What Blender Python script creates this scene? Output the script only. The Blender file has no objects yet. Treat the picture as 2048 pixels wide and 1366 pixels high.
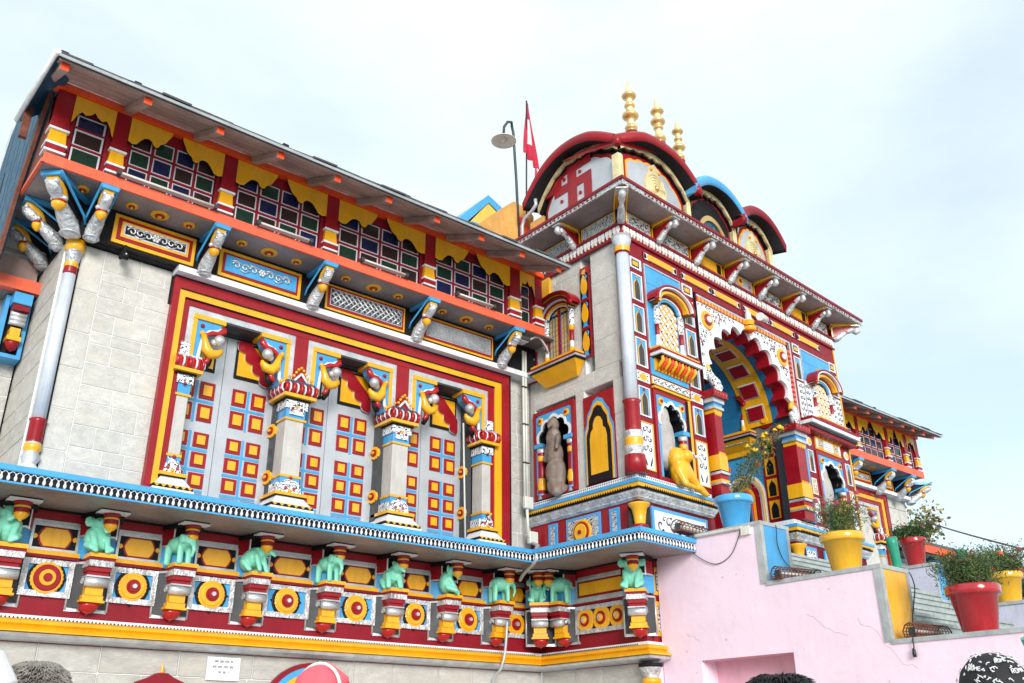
import bpy, bmesh, math, random
from mathutils import Matrix, Vector, noise as mnoise
random.seed(7)
SC = bpy.context.scene
COL = SC.collection
R = math.radians
PI = math.pi

# ------------------------------------------------------------------ camera
YAW, PITCH, ROLL, FPX = 0.700237971, 0.418431045, -0.00748506736, 1842.63896
fwd = Vector((math.sin(YAW)*math.cos(PITCH), math.cos(YAW)*math.cos(PITCH), math.sin(PITCH)))
rgt = Vector((math.cos(YAW), -math.sin(YAW), 0))
upv = rgt.cross(fwd)
r2 = math.cos(ROLL)*rgt + math.sin(ROLL)*upv
u2 = -math.sin(ROLL)*rgt + math.cos(ROLL)*upv
cam_d = bpy.data.cameras.new('camera'); cam = bpy.data.objects.new('camera', cam_d); COL.objects.link(cam)
cm = Matrix.Identity(4)
for i in range(3):
    cm[i][0] = r2[i]; cm[i][1] = u2[i]; cm[i][2] = -fwd[i]
cam.matrix_world = cm
cam_d.sensor_width = 36; cam_d.lens = FPX/2048*36
cam_d.clip_start = 0.05; cam_d.clip_end = 1500
SC.camera = cam

# ------------------------------------------------------------------ light and sky
SUN_EL, SUN_AZ = R(17), R(208)      # azimuth clockwise from +Y: low sun put behind the camera to stand in for its flash
W = bpy.data.worlds.new('World'); SC.world = W; W.use_nodes = True
nt = W.node_tree; nt.nodes.clear()
def wn(t, **k):
    n = nt.nodes.new(t)
    for a, b in k.items(): setattr(n, a, b)
    return n
out = wn('ShaderNodeOutputWorld'); bg = wn('ShaderNodeBackground')
sky = wn('ShaderNodeTexSky', sky_type='NISHITA', sun_disc=False, sun_elevation=SUN_EL, sun_rotation=SUN_AZ, air_density=1.0, dust_density=1.5, altitude=3000)
tc = wn('ShaderNodeTexCoord'); mp = wn('ShaderNodeMapping'); mp.inputs['Scale'].default_value = (1.0, 1.0, 2.2)
nz = wn('ShaderNodeTexNoise'); nz.inputs['Scale'].default_value = 1.25; nz.inputs['Detail'].default_value = 7; nz.inputs['Roughness'].default_value = .52
rp = wn('ShaderNodeValToRGB'); rp.color_ramp.elements[0].position = .33; rp.color_ramp.elements[0].color = (.64, .64, .64, 1); rp.color_ramp.elements[1].position = .55; rp.color_ramp.elements[1].color = (1, 1, 1, 1)
mx = wn('ShaderNodeMixRGB'); mx.inputs['Color2'].default_value = (7.5, 8.45, 8.7, 1)
sk2 = wn('ShaderNodeMixRGB', blend_type='MULTIPLY'); sk2.inputs['Fac'].default_value = 1; sk2.inputs['Color2'].default_value = (1.3, 1.85, 2.0, 1)
L = nt.links.new
L(tc.outputs['Generated'], mp.inputs['Vector']); L(mp.outputs['Vector'], nz.inputs['Vector']); L(nz.outputs['Fac'], rp.inputs['Fac'])
L(sky.outputs['Color'], sk2.inputs['Color1']); L(sk2.outputs['Color'], mx.inputs['Color1']); L(rp.outputs['Color'], mx.inputs['Fac'])
L(mx.outputs['Color'], bg.inputs['Color']); L(bg.outputs['Background'], out.inputs['Surface'])
bg.inputs['Strength'].default_value = 0.092
sd = bpy.data.lights.new('sun', 'SUN'); sun = bpy.data.objects.new('sun', sd); COL.objects.link(sun)
sd.energy = 2.4; sd.angle = R(22); sd.color = (1, .965, .92)
sdir = Vector((math.sin(SUN_AZ)*math.cos(SUN_EL), math.cos(SUN_AZ)*math.cos(SUN_EL), math.sin(SUN_EL)))
sun.rotation_euler = sdir.to_track_quat('Z', 'Y').to_euler(); sun.location = sdir*60
vs = SC.view_settings; vs.view_transform = 'Standard'; vs.look = 'None'; vs.exposure = 0.55; vs.gamma = 1
try: vs.use_curve_mapping = False
except Exception: pass

# ------------------------------------------------------------------ materials
MATS = {}
def mat(name, col, rough=.45, metal=0.0, var=.13, scale=3.0, bump=.15, bscale=40, dirt=.25, dcol=(.10, .08, .06), coat=0.0, spec=.5, kind='paint', alpha=None):
    m = bpy.data.materials.new(name); m.use_nodes = True; n = m.node_tree; N = n.nodes; K = n.links.new
    b = N['Principled BSDF']; b.inputs['Roughness'].default_value = rough; b.inputs['Metallic'].default_value = metal
    if 'Coat Weight' in b.inputs: b.inputs['Coat Weight'].default_value = coat; b.inputs['Coat Roughness'].default_value = .12
    b.inputs['Specular IOR Level'].default_value = spec
    t = N.new('ShaderNodeTexCoord'); oi = N.new('ShaderNodeObjectInfo')
    ad = N.new('ShaderNodeVectorMath'); ad.operation = 'ADD'
    sc_ = N.new('ShaderNodeVectorMath'); sc_.operation = 'SCALE'; sc_.inputs['Scale'].default_value = 17.0
    cb = N.new('ShaderNodeCombineXYZ'); K(oi.outputs['Random'], cb.inputs[0]); K(oi.outputs['Random'], cb.inputs[1]); K(cb.outputs[0], sc_.inputs[0])
    K(t.outputs['Object'], ad.inputs[0]); K(sc_.outputs[0], ad.inputs[1])
    V = ad.outputs[0]
    def noise(s, d=5, r=.55):
        q = N.new('ShaderNodeTexNoise'); q.inputs['Scale'].default_value = s; q.inputs['Detail'].default_value = d; q.inputs['Roughness'].default_value = r; K(V, q.inputs['Vector']); return q.outputs['Fac']
    def ramp(src, p0, p1, c0=(0, 0, 0, 1), c1=(1, 1, 1, 1)):
        q = N.new('ShaderNodeValToRGB'); q.color_ramp.elements[0].position = p0; q.color_ramp.elements[1].position = p1
        q.color_ramp.elements[0].color = c0; q.color_ramp.elements[1].color = c1; K(src, q.inputs['Fac']); return q.outputs['Color']
    def mix(f, a, c, mode='MIX'):
        q = N.new('ShaderNodeMixRGB'); q.blend_type = mode
        for i, v in ((0, f), (1, a), (2, c)):
            if hasattr(v, 'links') or hasattr(v, 'is_linked'): K(v, q.inputs[i])
            elif isinstance(v, (int, float)): q.inputs[i].default_value = v
            else: q.inputs[i].default_value = (*v, 1) if len(v) == 3 else v
        return q.outputs[0]
    c = Vector(col)
    lo = tuple(c*(1-var)); hi = tuple(min(1, x*(1+var*.7)) for x in c)
    base = mix(ramp(noise(scale), .32, .68), lo, hi)
    if dirt > 0:
        f = N.new('ShaderNodeMath'); f.operation = 'MULTIPLY'; f.inputs[1].default_value = dirt
        K(ramp(noise(scale*2.3, 8, .7), .55, .78), f.inputs[0]); base = mix(f.outputs[0], base, dcol)
    bsrc = noise(bscale, 4); bst = bump
    if kind == 'paint' and metal < .3:
        mpn = N.new('ShaderNodeMapping'); mpn.inputs['Scale'].default_value = (9, 9, 1.1); K(V, mpn.inputs['Vector'])
        sn = N.new('ShaderNodeTexNoise'); sn.inputs['Scale'].default_value = 2.2; sn.inputs['Detail'].default_value = 6; K(mpn.outputs[0], sn.inputs['Vector'])
        base = mix(ramp(sn.outputs['Fac'], .46, .74, (0, 0, 0, 1), ((.28 if name != 'pink' else .05),)*3+(1,)), base, tuple(c*.55))
        base = mix(ramp(noise(55, 3, .6), .66, .70, (0, 0, 0, 1), (.35, .35, .35, 1)), base, tuple(c*.5+Vector((.08, .075, .07))))
    if kind == 'stone':
        base = mix(ramp(noise(14, 8, .7), .35, .75, (0, 0, 0, 1), (.7, .7, .7, 1)), base, tuple(c*.74)); base = mix(ramp(noise(1.1, 3), .5, .8, (0, 0, 0, 1), (.6, .6, .6, 1)), base, (c[0]*.98, c[1]*.92, c[2]*.82))
        f = N.new('ShaderNodeMath'); f.operation = 'MULTIPLY_ADD'; K(oi.outputs['Random'], f.inputs[0]); f.inputs[1].default_value = .12; f.inputs[2].default_value = .92
        base = mix(1.0, base, f.outputs[0], 'MULTIPLY')
    if kind == 'filigree':   # carved relief painted in a dark ground
        vo = N.new('ShaderNodeTexVoronoi'); vo.feature = 'DISTANCE_TO_EDGE'; vo.inputs['Scale'].default_value = 17
        wv = N.new('ShaderNodeVectorMath'); wv.operation = 'ADD'
        nq = N.new('ShaderNodeTexNoise'); nq.inputs['Scale'].default_value = 11; nq.inputs['Detail'].default_value = 1; K(V, nq.inputs['Vector'])
        s2 = N.new('ShaderNodeVectorMath'); s2.operation = 'SCALE'; s2.inputs['Scale'].default_value = .22
        K(nq.outputs['Color'], s2.inputs[0]); K(V, wv.inputs[0]); K(s2.outputs[0], wv.inputs[1]); K(wv.outputs[0], vo.inputs['Vector'])
        w2 = N.new('ShaderNodeTexWave'); w2.wave_type = 'RINGS'; w2.inputs['Scale'].default_value = 7; w2.inputs['Distortion'].default_value = 9; w2.inputs['Detail'].default_value = 1.5; w2.inputs['Detail Scale'].default_value = 3
        K(V, w2.inputs['Vector'])
        fa = ramp(w2.outputs['Fac'], .10, .17); base = mix(fa, dcol, base); bsrc = fa; bst = .9
    bp = N.new('ShaderNodeBump'); bp.inputs['Strength'].default_value = bst; bp.inputs['Distance'].default_value = .03 if 'carved' in name else .01
    K(bsrc, bp.inputs['Height']); K(bp.outputs[0], b.inputs['Normal'])
    rr = ramp(noise(scale*3), .3, .7, (max(.04, rough-.1),)*3+(1,), (min(1, rough+.15),)*3+(1,)); K(rr, b.inputs['Roughness'])
    K(base, b.inputs['Base Color'])
    MATS[name] = m; return m
mat('red', (.30, .004, .011), .38, coat=.12, spec=.35, dirt=.12, dcol=(.16, .01, .015))
mat('maroon', (.235, .006, .016), .45, spec=.3, dirt=.2, dcol=(.14, .03, .03))
mat('bright_red', (.42, .005, .008), .3, coat=.35, dirt=.1)
mat('yellow', (.83, .40, .008), .35, coat=.25, dirt=.12, var=.1)
mat('pale_yellow', (.80, .50, .10), .5, dirt=.2)
mat('blue', (.055, .34, .66), .4, coat=.15, dirt=.15)
mat('deep_shaded_blue', (.02, .17, .36), .45, dirt=.2)  # blue with shade put into the colour for the recess; also trim lines
mat('teal', (.006, .070, .135), .55, dirt=.25)
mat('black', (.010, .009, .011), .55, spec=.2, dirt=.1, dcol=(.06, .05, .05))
mat('dark_grey', (.045, .045, .05), .55, dirt=.2)
mat('orange', (.80, .075, .010), .4, dirt=.15, coat=.1)
mat('salmon_lit_orange', (.82, .125, .055), .42, dirt=.25, dcol=(.3, .08, .05))  # the orange paint again, flash light put into its paler colour
mat('white', (.76, .77, .79), .45, dirt=.2, dcol=(.35, .30, .25))
mat('shaft_white', (.60, .64, .70), .5, metal=.15, var=.1, dirt=.25, dcol=(.35, .34, .34))
mat('silver', (.62, .63, .65), .36, metal=.55, var=.22, bump=.35, bscale=60, dirt=.25, dcol=(.2, .18, .16), scale=6)
mat('silver_carved', (.66, .67, .69), .34, metal=.5, var=.4, bump=.9, bscale=26, dirt=.45, dcol=(.16, .14, .13), scale=9)
mat('door_silver', (.52, .535, .56), .38, metal=.35, var=.1, bump=.1, dirt=.1, dcol=(.3, .3, .3))
mat('grey_paint', (.16, .165, .18), .6, var=.25, dirt=.35, dcol=(.07, .07, .07))
mat('soffit', (.30, .255, .25), .42, metal=.25, var=.35, bump=.3, dirt=.5, dcol=(.16, .10, .07), scale=1.6)
mat('rafter_wood', (.42, .30, .27), .45, metal=.15, var=.3, dirt=.4, dcol=(.16, .09, .06), scale=2)
mat('mint', (.24, .72, .53), .42, coat=.1, dirt=.08, var=.08)
mat('pink', (.86, .67, .775), .6, var=.05, bump=.5, bscale=9, dirt=.28, dcol=(.66, .46, .50), scale=1.6)
mat('pink_crack', (.52, .36, .38), .8, dirt=.3)
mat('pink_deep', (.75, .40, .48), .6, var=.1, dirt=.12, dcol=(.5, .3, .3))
mat('lilac', (.55, .54, .66), .6, var=.08, dirt=.2, dcol=(.3, .3, .33))
mat('cement_trim', (.40, .42, .42), .65, var=.2, bump=.6, bscale=22, dirt=.5, dcol=(.16, .16, .15), scale=5)
mat('step_paint', (.36, .40, .39), .6, var=.2, bump=.5, bscale=22, dirt=.7, dcol=(.07, .08, .08), scale=9)
mat('stone', (.54, .515, .475), .8, var=.2, bump=.9, bscale=18, dirt=.5, dcol=(.26, .22, .18), scale=3, kind='stone')
mat('white_stone', (.60, .575, .53), .7, var=.17, bump=.7, bscale=16, dirt=.42, dcol=(.36, .31, .26), scale=3, kind='stone')
mat('mortar', (.78, .78, .76), .8, var=.08, bump=.4, dirt=.2, dcol=(.4, .38, .34))
mat('mortar_dark', (.36, .33, .30), .85, var=.2, bump=.5, dirt=.4)
mat('column_stone', (.52, .49, .45), .65, var=.1, bump=.5, bscale=20, dirt=.3, dcol=(.33, .28, .23), scale=4)
mat('statue_stone', (.22, .16, .13), .6, var=.35, bump=.8, bscale=20, dirt=.7, dcol=(.55, .52, .48), scale=3.2)
mat('statue_grey', (.42, .39, .37), .7, var=.15, bump=.6, bscale=20, dirt=.4, dcol=(.25, .23, .2))
mat('gold', (.80, .52, .20), .28, metal=.75, var=.15, bump=.25, dirt=.2, dcol=(.3, .15, .04), scale=6)
mat('gold_pale', (.78, .66, .38), .45, metal=.3, var=.2, bump=.5, bscale=30, dirt=.3, dcol=(.25, .17, .07), scale=6)
mat('glass_green', (.010, .035, .022), .12, dirt=.15, dcol=(.1, .1, .1), bump=.05)
mat('glass_blue', (.010, .014, .060), .12, dirt=.15, dcol=(.1, .1, .1), bump=.05)
mat('glass_brown', (.030, .016, .016), .12, dirt=.2, dcol=(.1, .08, .08), bump=.05)
mat('pane_rim', (.62, .58, .62), .5, dirt=.2)
mat('roof_metal', (.42, .44, .46), .4, metal=.5, var=.2, dirt=.4)
mat('slate', (.10, .10, .10), .8, var=.4, bump=.8, bscale=15, dirt=.6, dcol=(.16, .17, .07), scale=5)
mat('filigree_white', (.80, .81, .83), .45, kind='filigree', dirt=.05, dcol=(.02, .02, .025))
mat('filigree_silver', (.62, .62, .62), .4, metal=.3, kind='filigree', dirt=.05, dcol=(.05, .05, .05))
mat('filigree_blue', (.72, .74, .78), .4, kind='filigree', dirt=0, dcol=(.05, .34, .66))
mat('plastic_white', (.66, .65, .58), .45, dirt=.25, dcol=(.35, .32, .26))
mat('conduit', (.50, .51, .53), .35, metal=.3, dirt=.3)
mat('cable', (.012, .012, .014), .5, dirt=0)
mat('rust', (.16, .045, .025), .7, var=.4, bump=.6, dirt=.5, dcol=(.3, .12, .06), scale=12)
mat('lamp_cream', (.72, .68, .58), .4, dirt=.1)
mat('lamp_green', (.03, .06, .07), .5, dirt=.2)
mat('flag_red', (.50, .012, .045), .75, var=.2, bump=.2, dirt=.1)
mat('ochre', (.62, .33, .09), .75, var=.35, bump=.5, dirt=.5, dcol=(.45, .09, .02), scale=1.6)
mat('green_cloth', (.012, .32, .19), .4, var=.3, bump=.8, bscale=9, dirt=.35, dcol=(.09, .22, .10), scale=4, coat=.2)
mat('leaf_green', (.060, .15, .025), .55, var=.4, bump=.1, dirt=.2, dcol=(.15, .13, .04))
mat('leaf_dark', (.025, .060, .020), .55, var=.4, bump=.1, dirt=.1)
mat('leaf_dry', (.17, .15, .07), .65, var=.4, bump=.1, dirt=.3)
mat('leaf_gold', (.26, .20, .04), .65, var=.4, bump=.1, dirt=.3, dcol=(.10, .14, .03))
mat('flower_yellow', (.85, .55, .02), .6, dirt=0)
mat('flower_orange', (.85, .17, .02), .6, dirt=0)
mat('flower_pink', (.45, .05, .10), .6, dirt=0)
mat('soil', (.05, .032, .02), .9, bump=.8, dirt=.3)
mat('skin', (.42, .22, .14), .5, var=.1, bump=.2, dirt=.1, dcol=(.3, .13, .08))
mat('hair_black', (.012, .011, .012), .35, var=.3, bump=.5, dirt=.1)
mat('hair_grey', (.34, .30, .27), .45, var=.5, bump=.5, dirt=.2, scale=12)
mat('cloth_white', (.80, .80, .80), .75, var=.05, dirt=.05)
mat('cloth_coral', (.80, .11, .14), .75, var=.1, dirt=.05)
mat('cloth_black', (.022, .021, .024), .8, var=.3, bump=.5, bscale=30, dirt=.1)
mat('paper', (.80, .81, .85), .6, var=.02, dirt=.03)
mat('ink', (.03, .03, .04), .6, dirt=0)
mat('pot_blue', (.055, .36, .70), .16, coat=.8, dirt=.12, dcol=(.25, .3, .3), var=.08, bump=.1)
mat('pot_yellow', (.80, .42, .012), .16, coat=.8, dirt=.12, dcol=(.35, .2, .05), var=.08, bump=.1)
mat('pot_red', (.40, .006, .012), .16, coat=.8, dirt=.12, dcol=(.15, .04, .03), var=.1, bump=.1)
mat('ground', (.48, .46, .43), .85, var=.2, bump=.5, dirt=.3)
mat('cloth_a', (.12, .14, .2), .8); mat('cloth_b', (.25, .07, .06), .8); mat('cloth_c', (.3, .28, .24), .8)

# ------------------------------------------------------------------ geometry builder
def FR(x, y, deg=0, z=0):
    return Matrix.Translation((x, y, z)) @ Matrix.Rotation(R(deg), 4, 'Z')
ID = Matrix.Identity(4)
WM = {}                                    # object name -> world matrix
class G:
    """collects geometry in a facade frame: u along, z up, d outward (towards the viewer)"""
    def __init__(s, F=ID): s.F = F; s.v = []; s.f = []; s.m = []; s.ml = []; s.sm = []
    def mi(s, m):
        if m not in s.ml: s.ml.append(m)
        return s.ml.index(m)
    def p(s, u, d, z): s.v.append(s.F @ Vector((u, -d, z))); return len(s.v)-1
    def face(s, idx, m, smooth=False): s.f.append(tuple(idx)); s.m.append(s.mi(m)); s.sm.append(smooth)
    def box(s, u0, u1, z0, z1, d0, d1, m, mf=None):
        a = [s.p(u, d, z) for z in (z0, z1) for d in (d1, d0) for u in (u0, u1)]
        # a: z0:(d1:u0,u1),(d0:u0,u1) z1:...
        q = [(0, 1, 5, 4), (1, 3, 7, 5), (3, 2, 6, 7), (2, 0, 4, 6), (4, 5, 7, 6), (2, 3, 1, 0)]
        for i, t in enumerate(q): s.face([a[j] for j in t], (mf if (mf and i == 0) else m))
    def poly(s, pts, d0, d1, m, mside=None, back=False):
        ar = sum(pts[i][0]*pts[(i+1) % len(pts)][1]-pts[(i+1) % len(pts)][0]*pts[i][1] for i in range(len(pts)))
        if ar < 0: pts = pts[::-1]
        a = [s.p(u, d1, z) for u, z in pts]; b = [s.p(u, d0, z) for u, z in pts]; n = len(pts)
        s.face(a, m)
        for i in range(n):
            j = (i+1) % n; s.face((a[i], b[i], b[j], a[j]), mside or m)
        if back: s.face(b[::-1], m)
    def band(s, A, B, d0, d1, m, sides='AB', mside=None):
        """surface between polylines A and B (same count) at depth d1, with side walls back to d0"""
        n = len(A); a = [s.p(u, d1, z) for u, z in A]; b = [s.p(u, d1, z) for u, z in B]
        for i in range(n-1): s.face((a[i], a[i+1], b[i+1], b[i]), m)
        ms = mside or m
        if 'A' in sides:
            c = [s.p(u, d0, z) for u, z in A]
            for i in range(n-1): s.face((a[i], c[i], c[i+1], a[i+1]), ms)
        if 'B' in sides:
            c = [s.p(u, d0, z) for u, z in B]
            for i in range(n-1): s.face((b[i], b[i+1], c[i+1], c[i]), ms)
    def frame(s, u0, u1, z0, z1, w, d0, d1, m, wt=None):
        wt = wt or w
        s.box(u0, u1, z1-wt, z1, d0, d1, m); s.box(u0, u1, z0, z0+wt, d0, d1, m)
        s.box(u0, u0+w, z0+wt, z1-wt, d0, d1, m); s.box(u1-w, u1, z0+wt, z1-wt, d0, d1, m)
    def panel(s, u0, u1, z0, z1, d, layers):
        """nested rectangles: layers = [(inset, mat, extra depth)]"""
        e = d
        for ins, m, dd in layers:
            u0 += ins; u1 -= ins; z0 += ins; z1 -= ins; s.box(u0, u1, z0, z1, d-.03, e+dd, m); e += dd
        return (u0, u1, z0, z1, e)
    def lathe(s, prof, u, d, seg=16, axis='z', z=0, smooth=True, a0=0, a1=2*PI, wob=None):
        """prof: [(r, h, mat)] ; mat colours the ring that ENDS at this point"""
        full = abs(a1-a0-2*PI) < 1e-6; n = seg if full else seg+1; rings = []
        for r, h, *_ in prof:
            ring = []
            for k in range(n):
                t = a0+(a1-a0)*k/seg; rr = r*(1+(wob[0]*abs(math.cos(wob[1]*t/2)) if wob else 0))
                if axis == 'z': ring.append(s.p(u+rr*math.cos(t), d-rr*math.sin(t), z+h))
                elif axis == 'd': ring.append(s.p(u+rr*math.cos(t), d+h, z+rr*math.sin(t)))
                else: ring.append(s.p(u+h, d+rr*math.cos(t), z+rr*math.sin(t)))
            rings.append(ring)
        for i in range(1, len(rings)):
            m = prof[i][2]
            for k in range(seg):
                k2 = (k+1) % n
                if axis == 'z': q = (rings[i-1][k], rings[i-1][k2], rings[i][k2], rings[i][k])
                else: q = (rings[i-1][k], rings[i-1][k2], rings[i][k2], rings[i][k])
                s.face(q, m, smooth)
        if prof[-1][0] > 1e-5 and full: s.face(rings[-1], prof[-1][2])
        if prof[0][0] > 1e-5 and full: s.face(rings[0][::-1], prof[1][2])
    def rosette(s, u, z, d, rings, seg=24, scal=None):
        """rings from outside: [(r, mat, height)]"""
        e = d
        for i, (r, m, h) in enumerate(rings):
            wob = scal if (i == 0 and scal) else None
            s.lathe([(r, e-d-.01, m), (r, e-d+h, m), (r*.93, e-d+h+.006, m)], u, d, seg if not scal or i else seg*2, 'd', z, False, wob=wob)
            e += h+.006 if h > .004 else h+.003
    def ball(s, u, d, z, r, m, sz=1.0, seg=14, n=8):
        s.lathe([(r*math.sin(PI*i/n)+1e-6, -r*sz*math.cos(PI*i/n), m) for i in range(n+1)], u, d, seg, 'z', z)
    def tube(s, pts, r, m, seg=8, cap=True, rs=None):
        """pts in (u, d, z)"""
        P = [Vector((u, -d, z)) for u, d, z in pts]; rings = []; up = None
        for i, q in enumerate(P):
            t = (P[min(i+1, len(P)-1)]-P[max(i-1, 0)]).normalized()
            if up is None:
                up = Vector((0, 0, 1)) if abs(t.z) < .9 else Vector((1, 0, 0))
            x = t.cross(up)
            if x.length < 1e-4: x = t.cross(Vector((1, 0, 0)))
            x.normalize(); y = x.cross(t).normalized(); up = y
            rr = rs[i] if rs else r
            ring = []
            for k in range(seg):
                a = 2*PI*k/seg; w = q+x*rr*math.cos(a)+y*rr*math.sin(a); s.v.append(s.F @ w); ring.append(len(s.v)-1)
            rings.append(ring)
        for i in range(1, len(rings)):
            for k in range(seg):
                k2 = (k+1) % seg; s.face((rings[i-1][k], rings[i-1][k2], rings[i][k2], rings[i][k]), m, True)
        if cap: s.face(rings[0][::-1], m); s.face(rings[-1], m)
    def mold(s, path, prof, mats):
        """sweep a profile [(out, z)] along plan points [(x, y)] in WORLD plan with mitres; outward = right of the path"""
        n = len(path); P = [Vector((x, y)) for x, y in path]; cols = []
        for i in range(n):
            d0 = (P[i]-P[i-1]).normalized() if i else (P[1]-P[0]).normalized()
            d1 = (P[i+1]-P[i]).normalized() if i < n-1 else d0
            n0 = Vector((d0.y, -d0.x)); n1 = Vector((d1.y, -d1.x)); b = (n0+n1); b = b/(1+n0.dot(n1)) if (1+n0.dot(n1)) > .05 else n0
            col = []
            for o, z in prof:
                q = P[i]+b*o; s.v.append(s.F @ Vector((q.x, q.y, z))); col.append(len(s.v)-1)
            cols.append(col)
        for i in range(n-1):
            for k in range(len(prof)-1):
                s.face((cols[i][k], cols[i][k+1], cols[i+1][k+1], cols[i+1][k]), mats[k] if isinstance(mats, (list, tuple)) else mats)
        s.face(cols[0], mats[0] if isinstance(mats, (list, tuple)) else mats); s.face(cols[-1][::-1], mats[0] if isinstance(mats, (list, tuple)) else mats)
    def mesh(s, name, M=ID):
        inv = M.inverted()
        me = bpy.data.meshes.new(name); me.from_pydata([inv @ v for v in s.v], [], s.f)
        for m in s.ml: me.materials.append(MATS[m])
        me.polygons.foreach_set('material_index', s.m); me.polygons.foreach_set('use_smooth', s.sm); me.update()
        bm = bmesh.new(); bm.from_mesh(me); bmesh.ops.recalc_face_normals(bm, faces=bm.faces); bm.to_mesh(me); bm.free()
        return me
    def build(s, name, parent=None, label=None, kind=None, bevel=0):
        if not s.f: return None
        PM = WM[parent.name] if parent else ID
        o = bpy.data.objects.new(name, s.mesh(name, PM)); COL.objects.link(o)
        if parent: o.parent = parent
        WM[o.name] = PM
        if label: o['label'] = label
        if kind: o['kind'] = kind
        if bevel:
            md = o.modifiers.new('edge', 'BEVEL'); md.width = bevel; md.segments = 1; md.limit_method = 'ANGLE'
        return o
def thing(name, label, cat, M=ID, group=None, kind=None):
    o = bpy.data.objects.new(name, None); COL.objects.link(o); o.matrix_world = M; o.empty_display_size = .1
    WM[o.name] = M.copy(); o['label'] = label; o['category'] = cat
    if group: o['group'] = group
    if kind: o['kind'] = kind
    return o
def tag(o, label=None, cat=None, group=None, kind=None):
    for k, v in (('label', label), ('category', cat), ('group', group), ('kind', kind)):
        if v: o[k] = v
    return o
def inst(me, name, parent, M, label=None):
    """one more piece that shares the mesh me, at world matrix M"""
    o = bpy.data.objects.new(name, me); COL.objects.link(o)
    if parent: o.parent = parent; o.matrix_local = WM[parent.name].inverted() @ M
    else: o.matrix_world = M
    WM[o.name] = M.copy()
    if label: o['label'] = label
    return o
def copy_tree(o, M=None, label=None, parent=None):
    c = o.copy(); COL.objects.link(c)
    if parent: c.parent = parent
    if M is not None: c.matrix_world = M; WM[c.name] = M.copy()
    if label: c['label'] = label
    for ch in list(o.children): copy_tree(ch, None, None, c)
    return c
def at(F, u, d, z, deg=0, s=1.0):
    return F @ Matrix.Translation((u, -d, z)) @ Matrix.Rotation(R(deg), 4, 'Z') @ Matrix.Scale(s, 4)

def curl(g, u, z, d, r, m, a0=0, s=1, th=.006):
    P = []
    for i in range(9):
        k = i/8; rr = r*(1-.82*k); aa = a0+s*k*4.6; P.append((u+rr*math.cos(aa), d+.002, z+rr*math.sin(aa)))
    g.tube(P, th, m, 4, cap=False, rs=[th*(.5+.7*min(1, i/3)) for i in range(9)])
    g.poly([(u+r*1.05*math.cos(a0-s*.1), z+r*1.05*math.sin(a0-s*.1)), (u+r*1.5*math.cos(a0-s*.75), z+r*1.5*math.sin(a0-s*.75)), (u+r*1.0*math.cos(a0-s*.9), z+r*1.0*math.sin(a0-s*.9))], d-.004, d+.004, m)
def scroll_panel(g, u0, u1, z0, z1, d, m='black', r=None, th=.006):
    w, h = u1-u0, z1-z0; r = r or min(w, h)*.24
    if w > h:
        n = max(1, int(w/(r*2.6))); 
        for i in range(n): x = u0+w*(i+.5)/n; s = 1 if i % 2 else -1; curl(g, x, (z0+z1)/2+s*h*.10, d, r, m, PI/2*s, s, th); curl(g, x+w/n*.45, (z0+z1)/2-s*h*.22, d, r*.5, m, -PI/2*s, -s, th*.8)
    else:
        n = max(1, int(h/(r*2.4)))
        for i in range(n):
            z = z0+h*(i+.5)/n
            for s in (-1, 1): curl(g, (u0+u1)/2+s*w*.24, z, d, min(r, w*.19), m, PI if s > 0 else 0, s, th)
# ---- polylines for cusped arches
def cusp(cx, z0, hw, rise, lobes=7, amp=.10, n=8, point=.0, foot=None):
    """foliated arch from left springing to right springing"""
    P = []
    if foot is not None: P.append((cx-hw, foot))
    N_ = lobes*n
    for i in range(N_+1):
        t = i/N_; a = PI-PI*t; k = 1-amp+amp*abs(math.sin(lobes*PI*t))
        x = hw*math.cos(a)*k; z = rise*(math.sin(a)+point*max(0, 1-abs(2*t-1)*2.2))*k
        P.append((cx+x, z0+z))
    if foot is not None: P.append((cx+hw, foot))
    return P
def offs(P, cx, cz, f, dz=0):
    """scale a polyline about a centre"""
    return [(cx+(x-cx)*f, (cz+(z-cz)*f if z > cz else z)+dz) for x, z in P]
def torect(P, cx, cz, u0, u1, z1):
    """project arch points radially on to the surrounding rectangle"""
    Q = []
    for x, z in P:
        dx, dz = x-cx, z-cz
        if dz <= 1e-6: Q.append((u0 if dx < 0 else u1, z)); continue
        t = (z1-cz)/dz
        if dx < 0: t = min(t, (u0-cx)/dx)
        elif dx > 0: t = min(t, (u1-cx)/dx)
        Q.append((cx+dx*t, cz+dz*t))
    return Q
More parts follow.
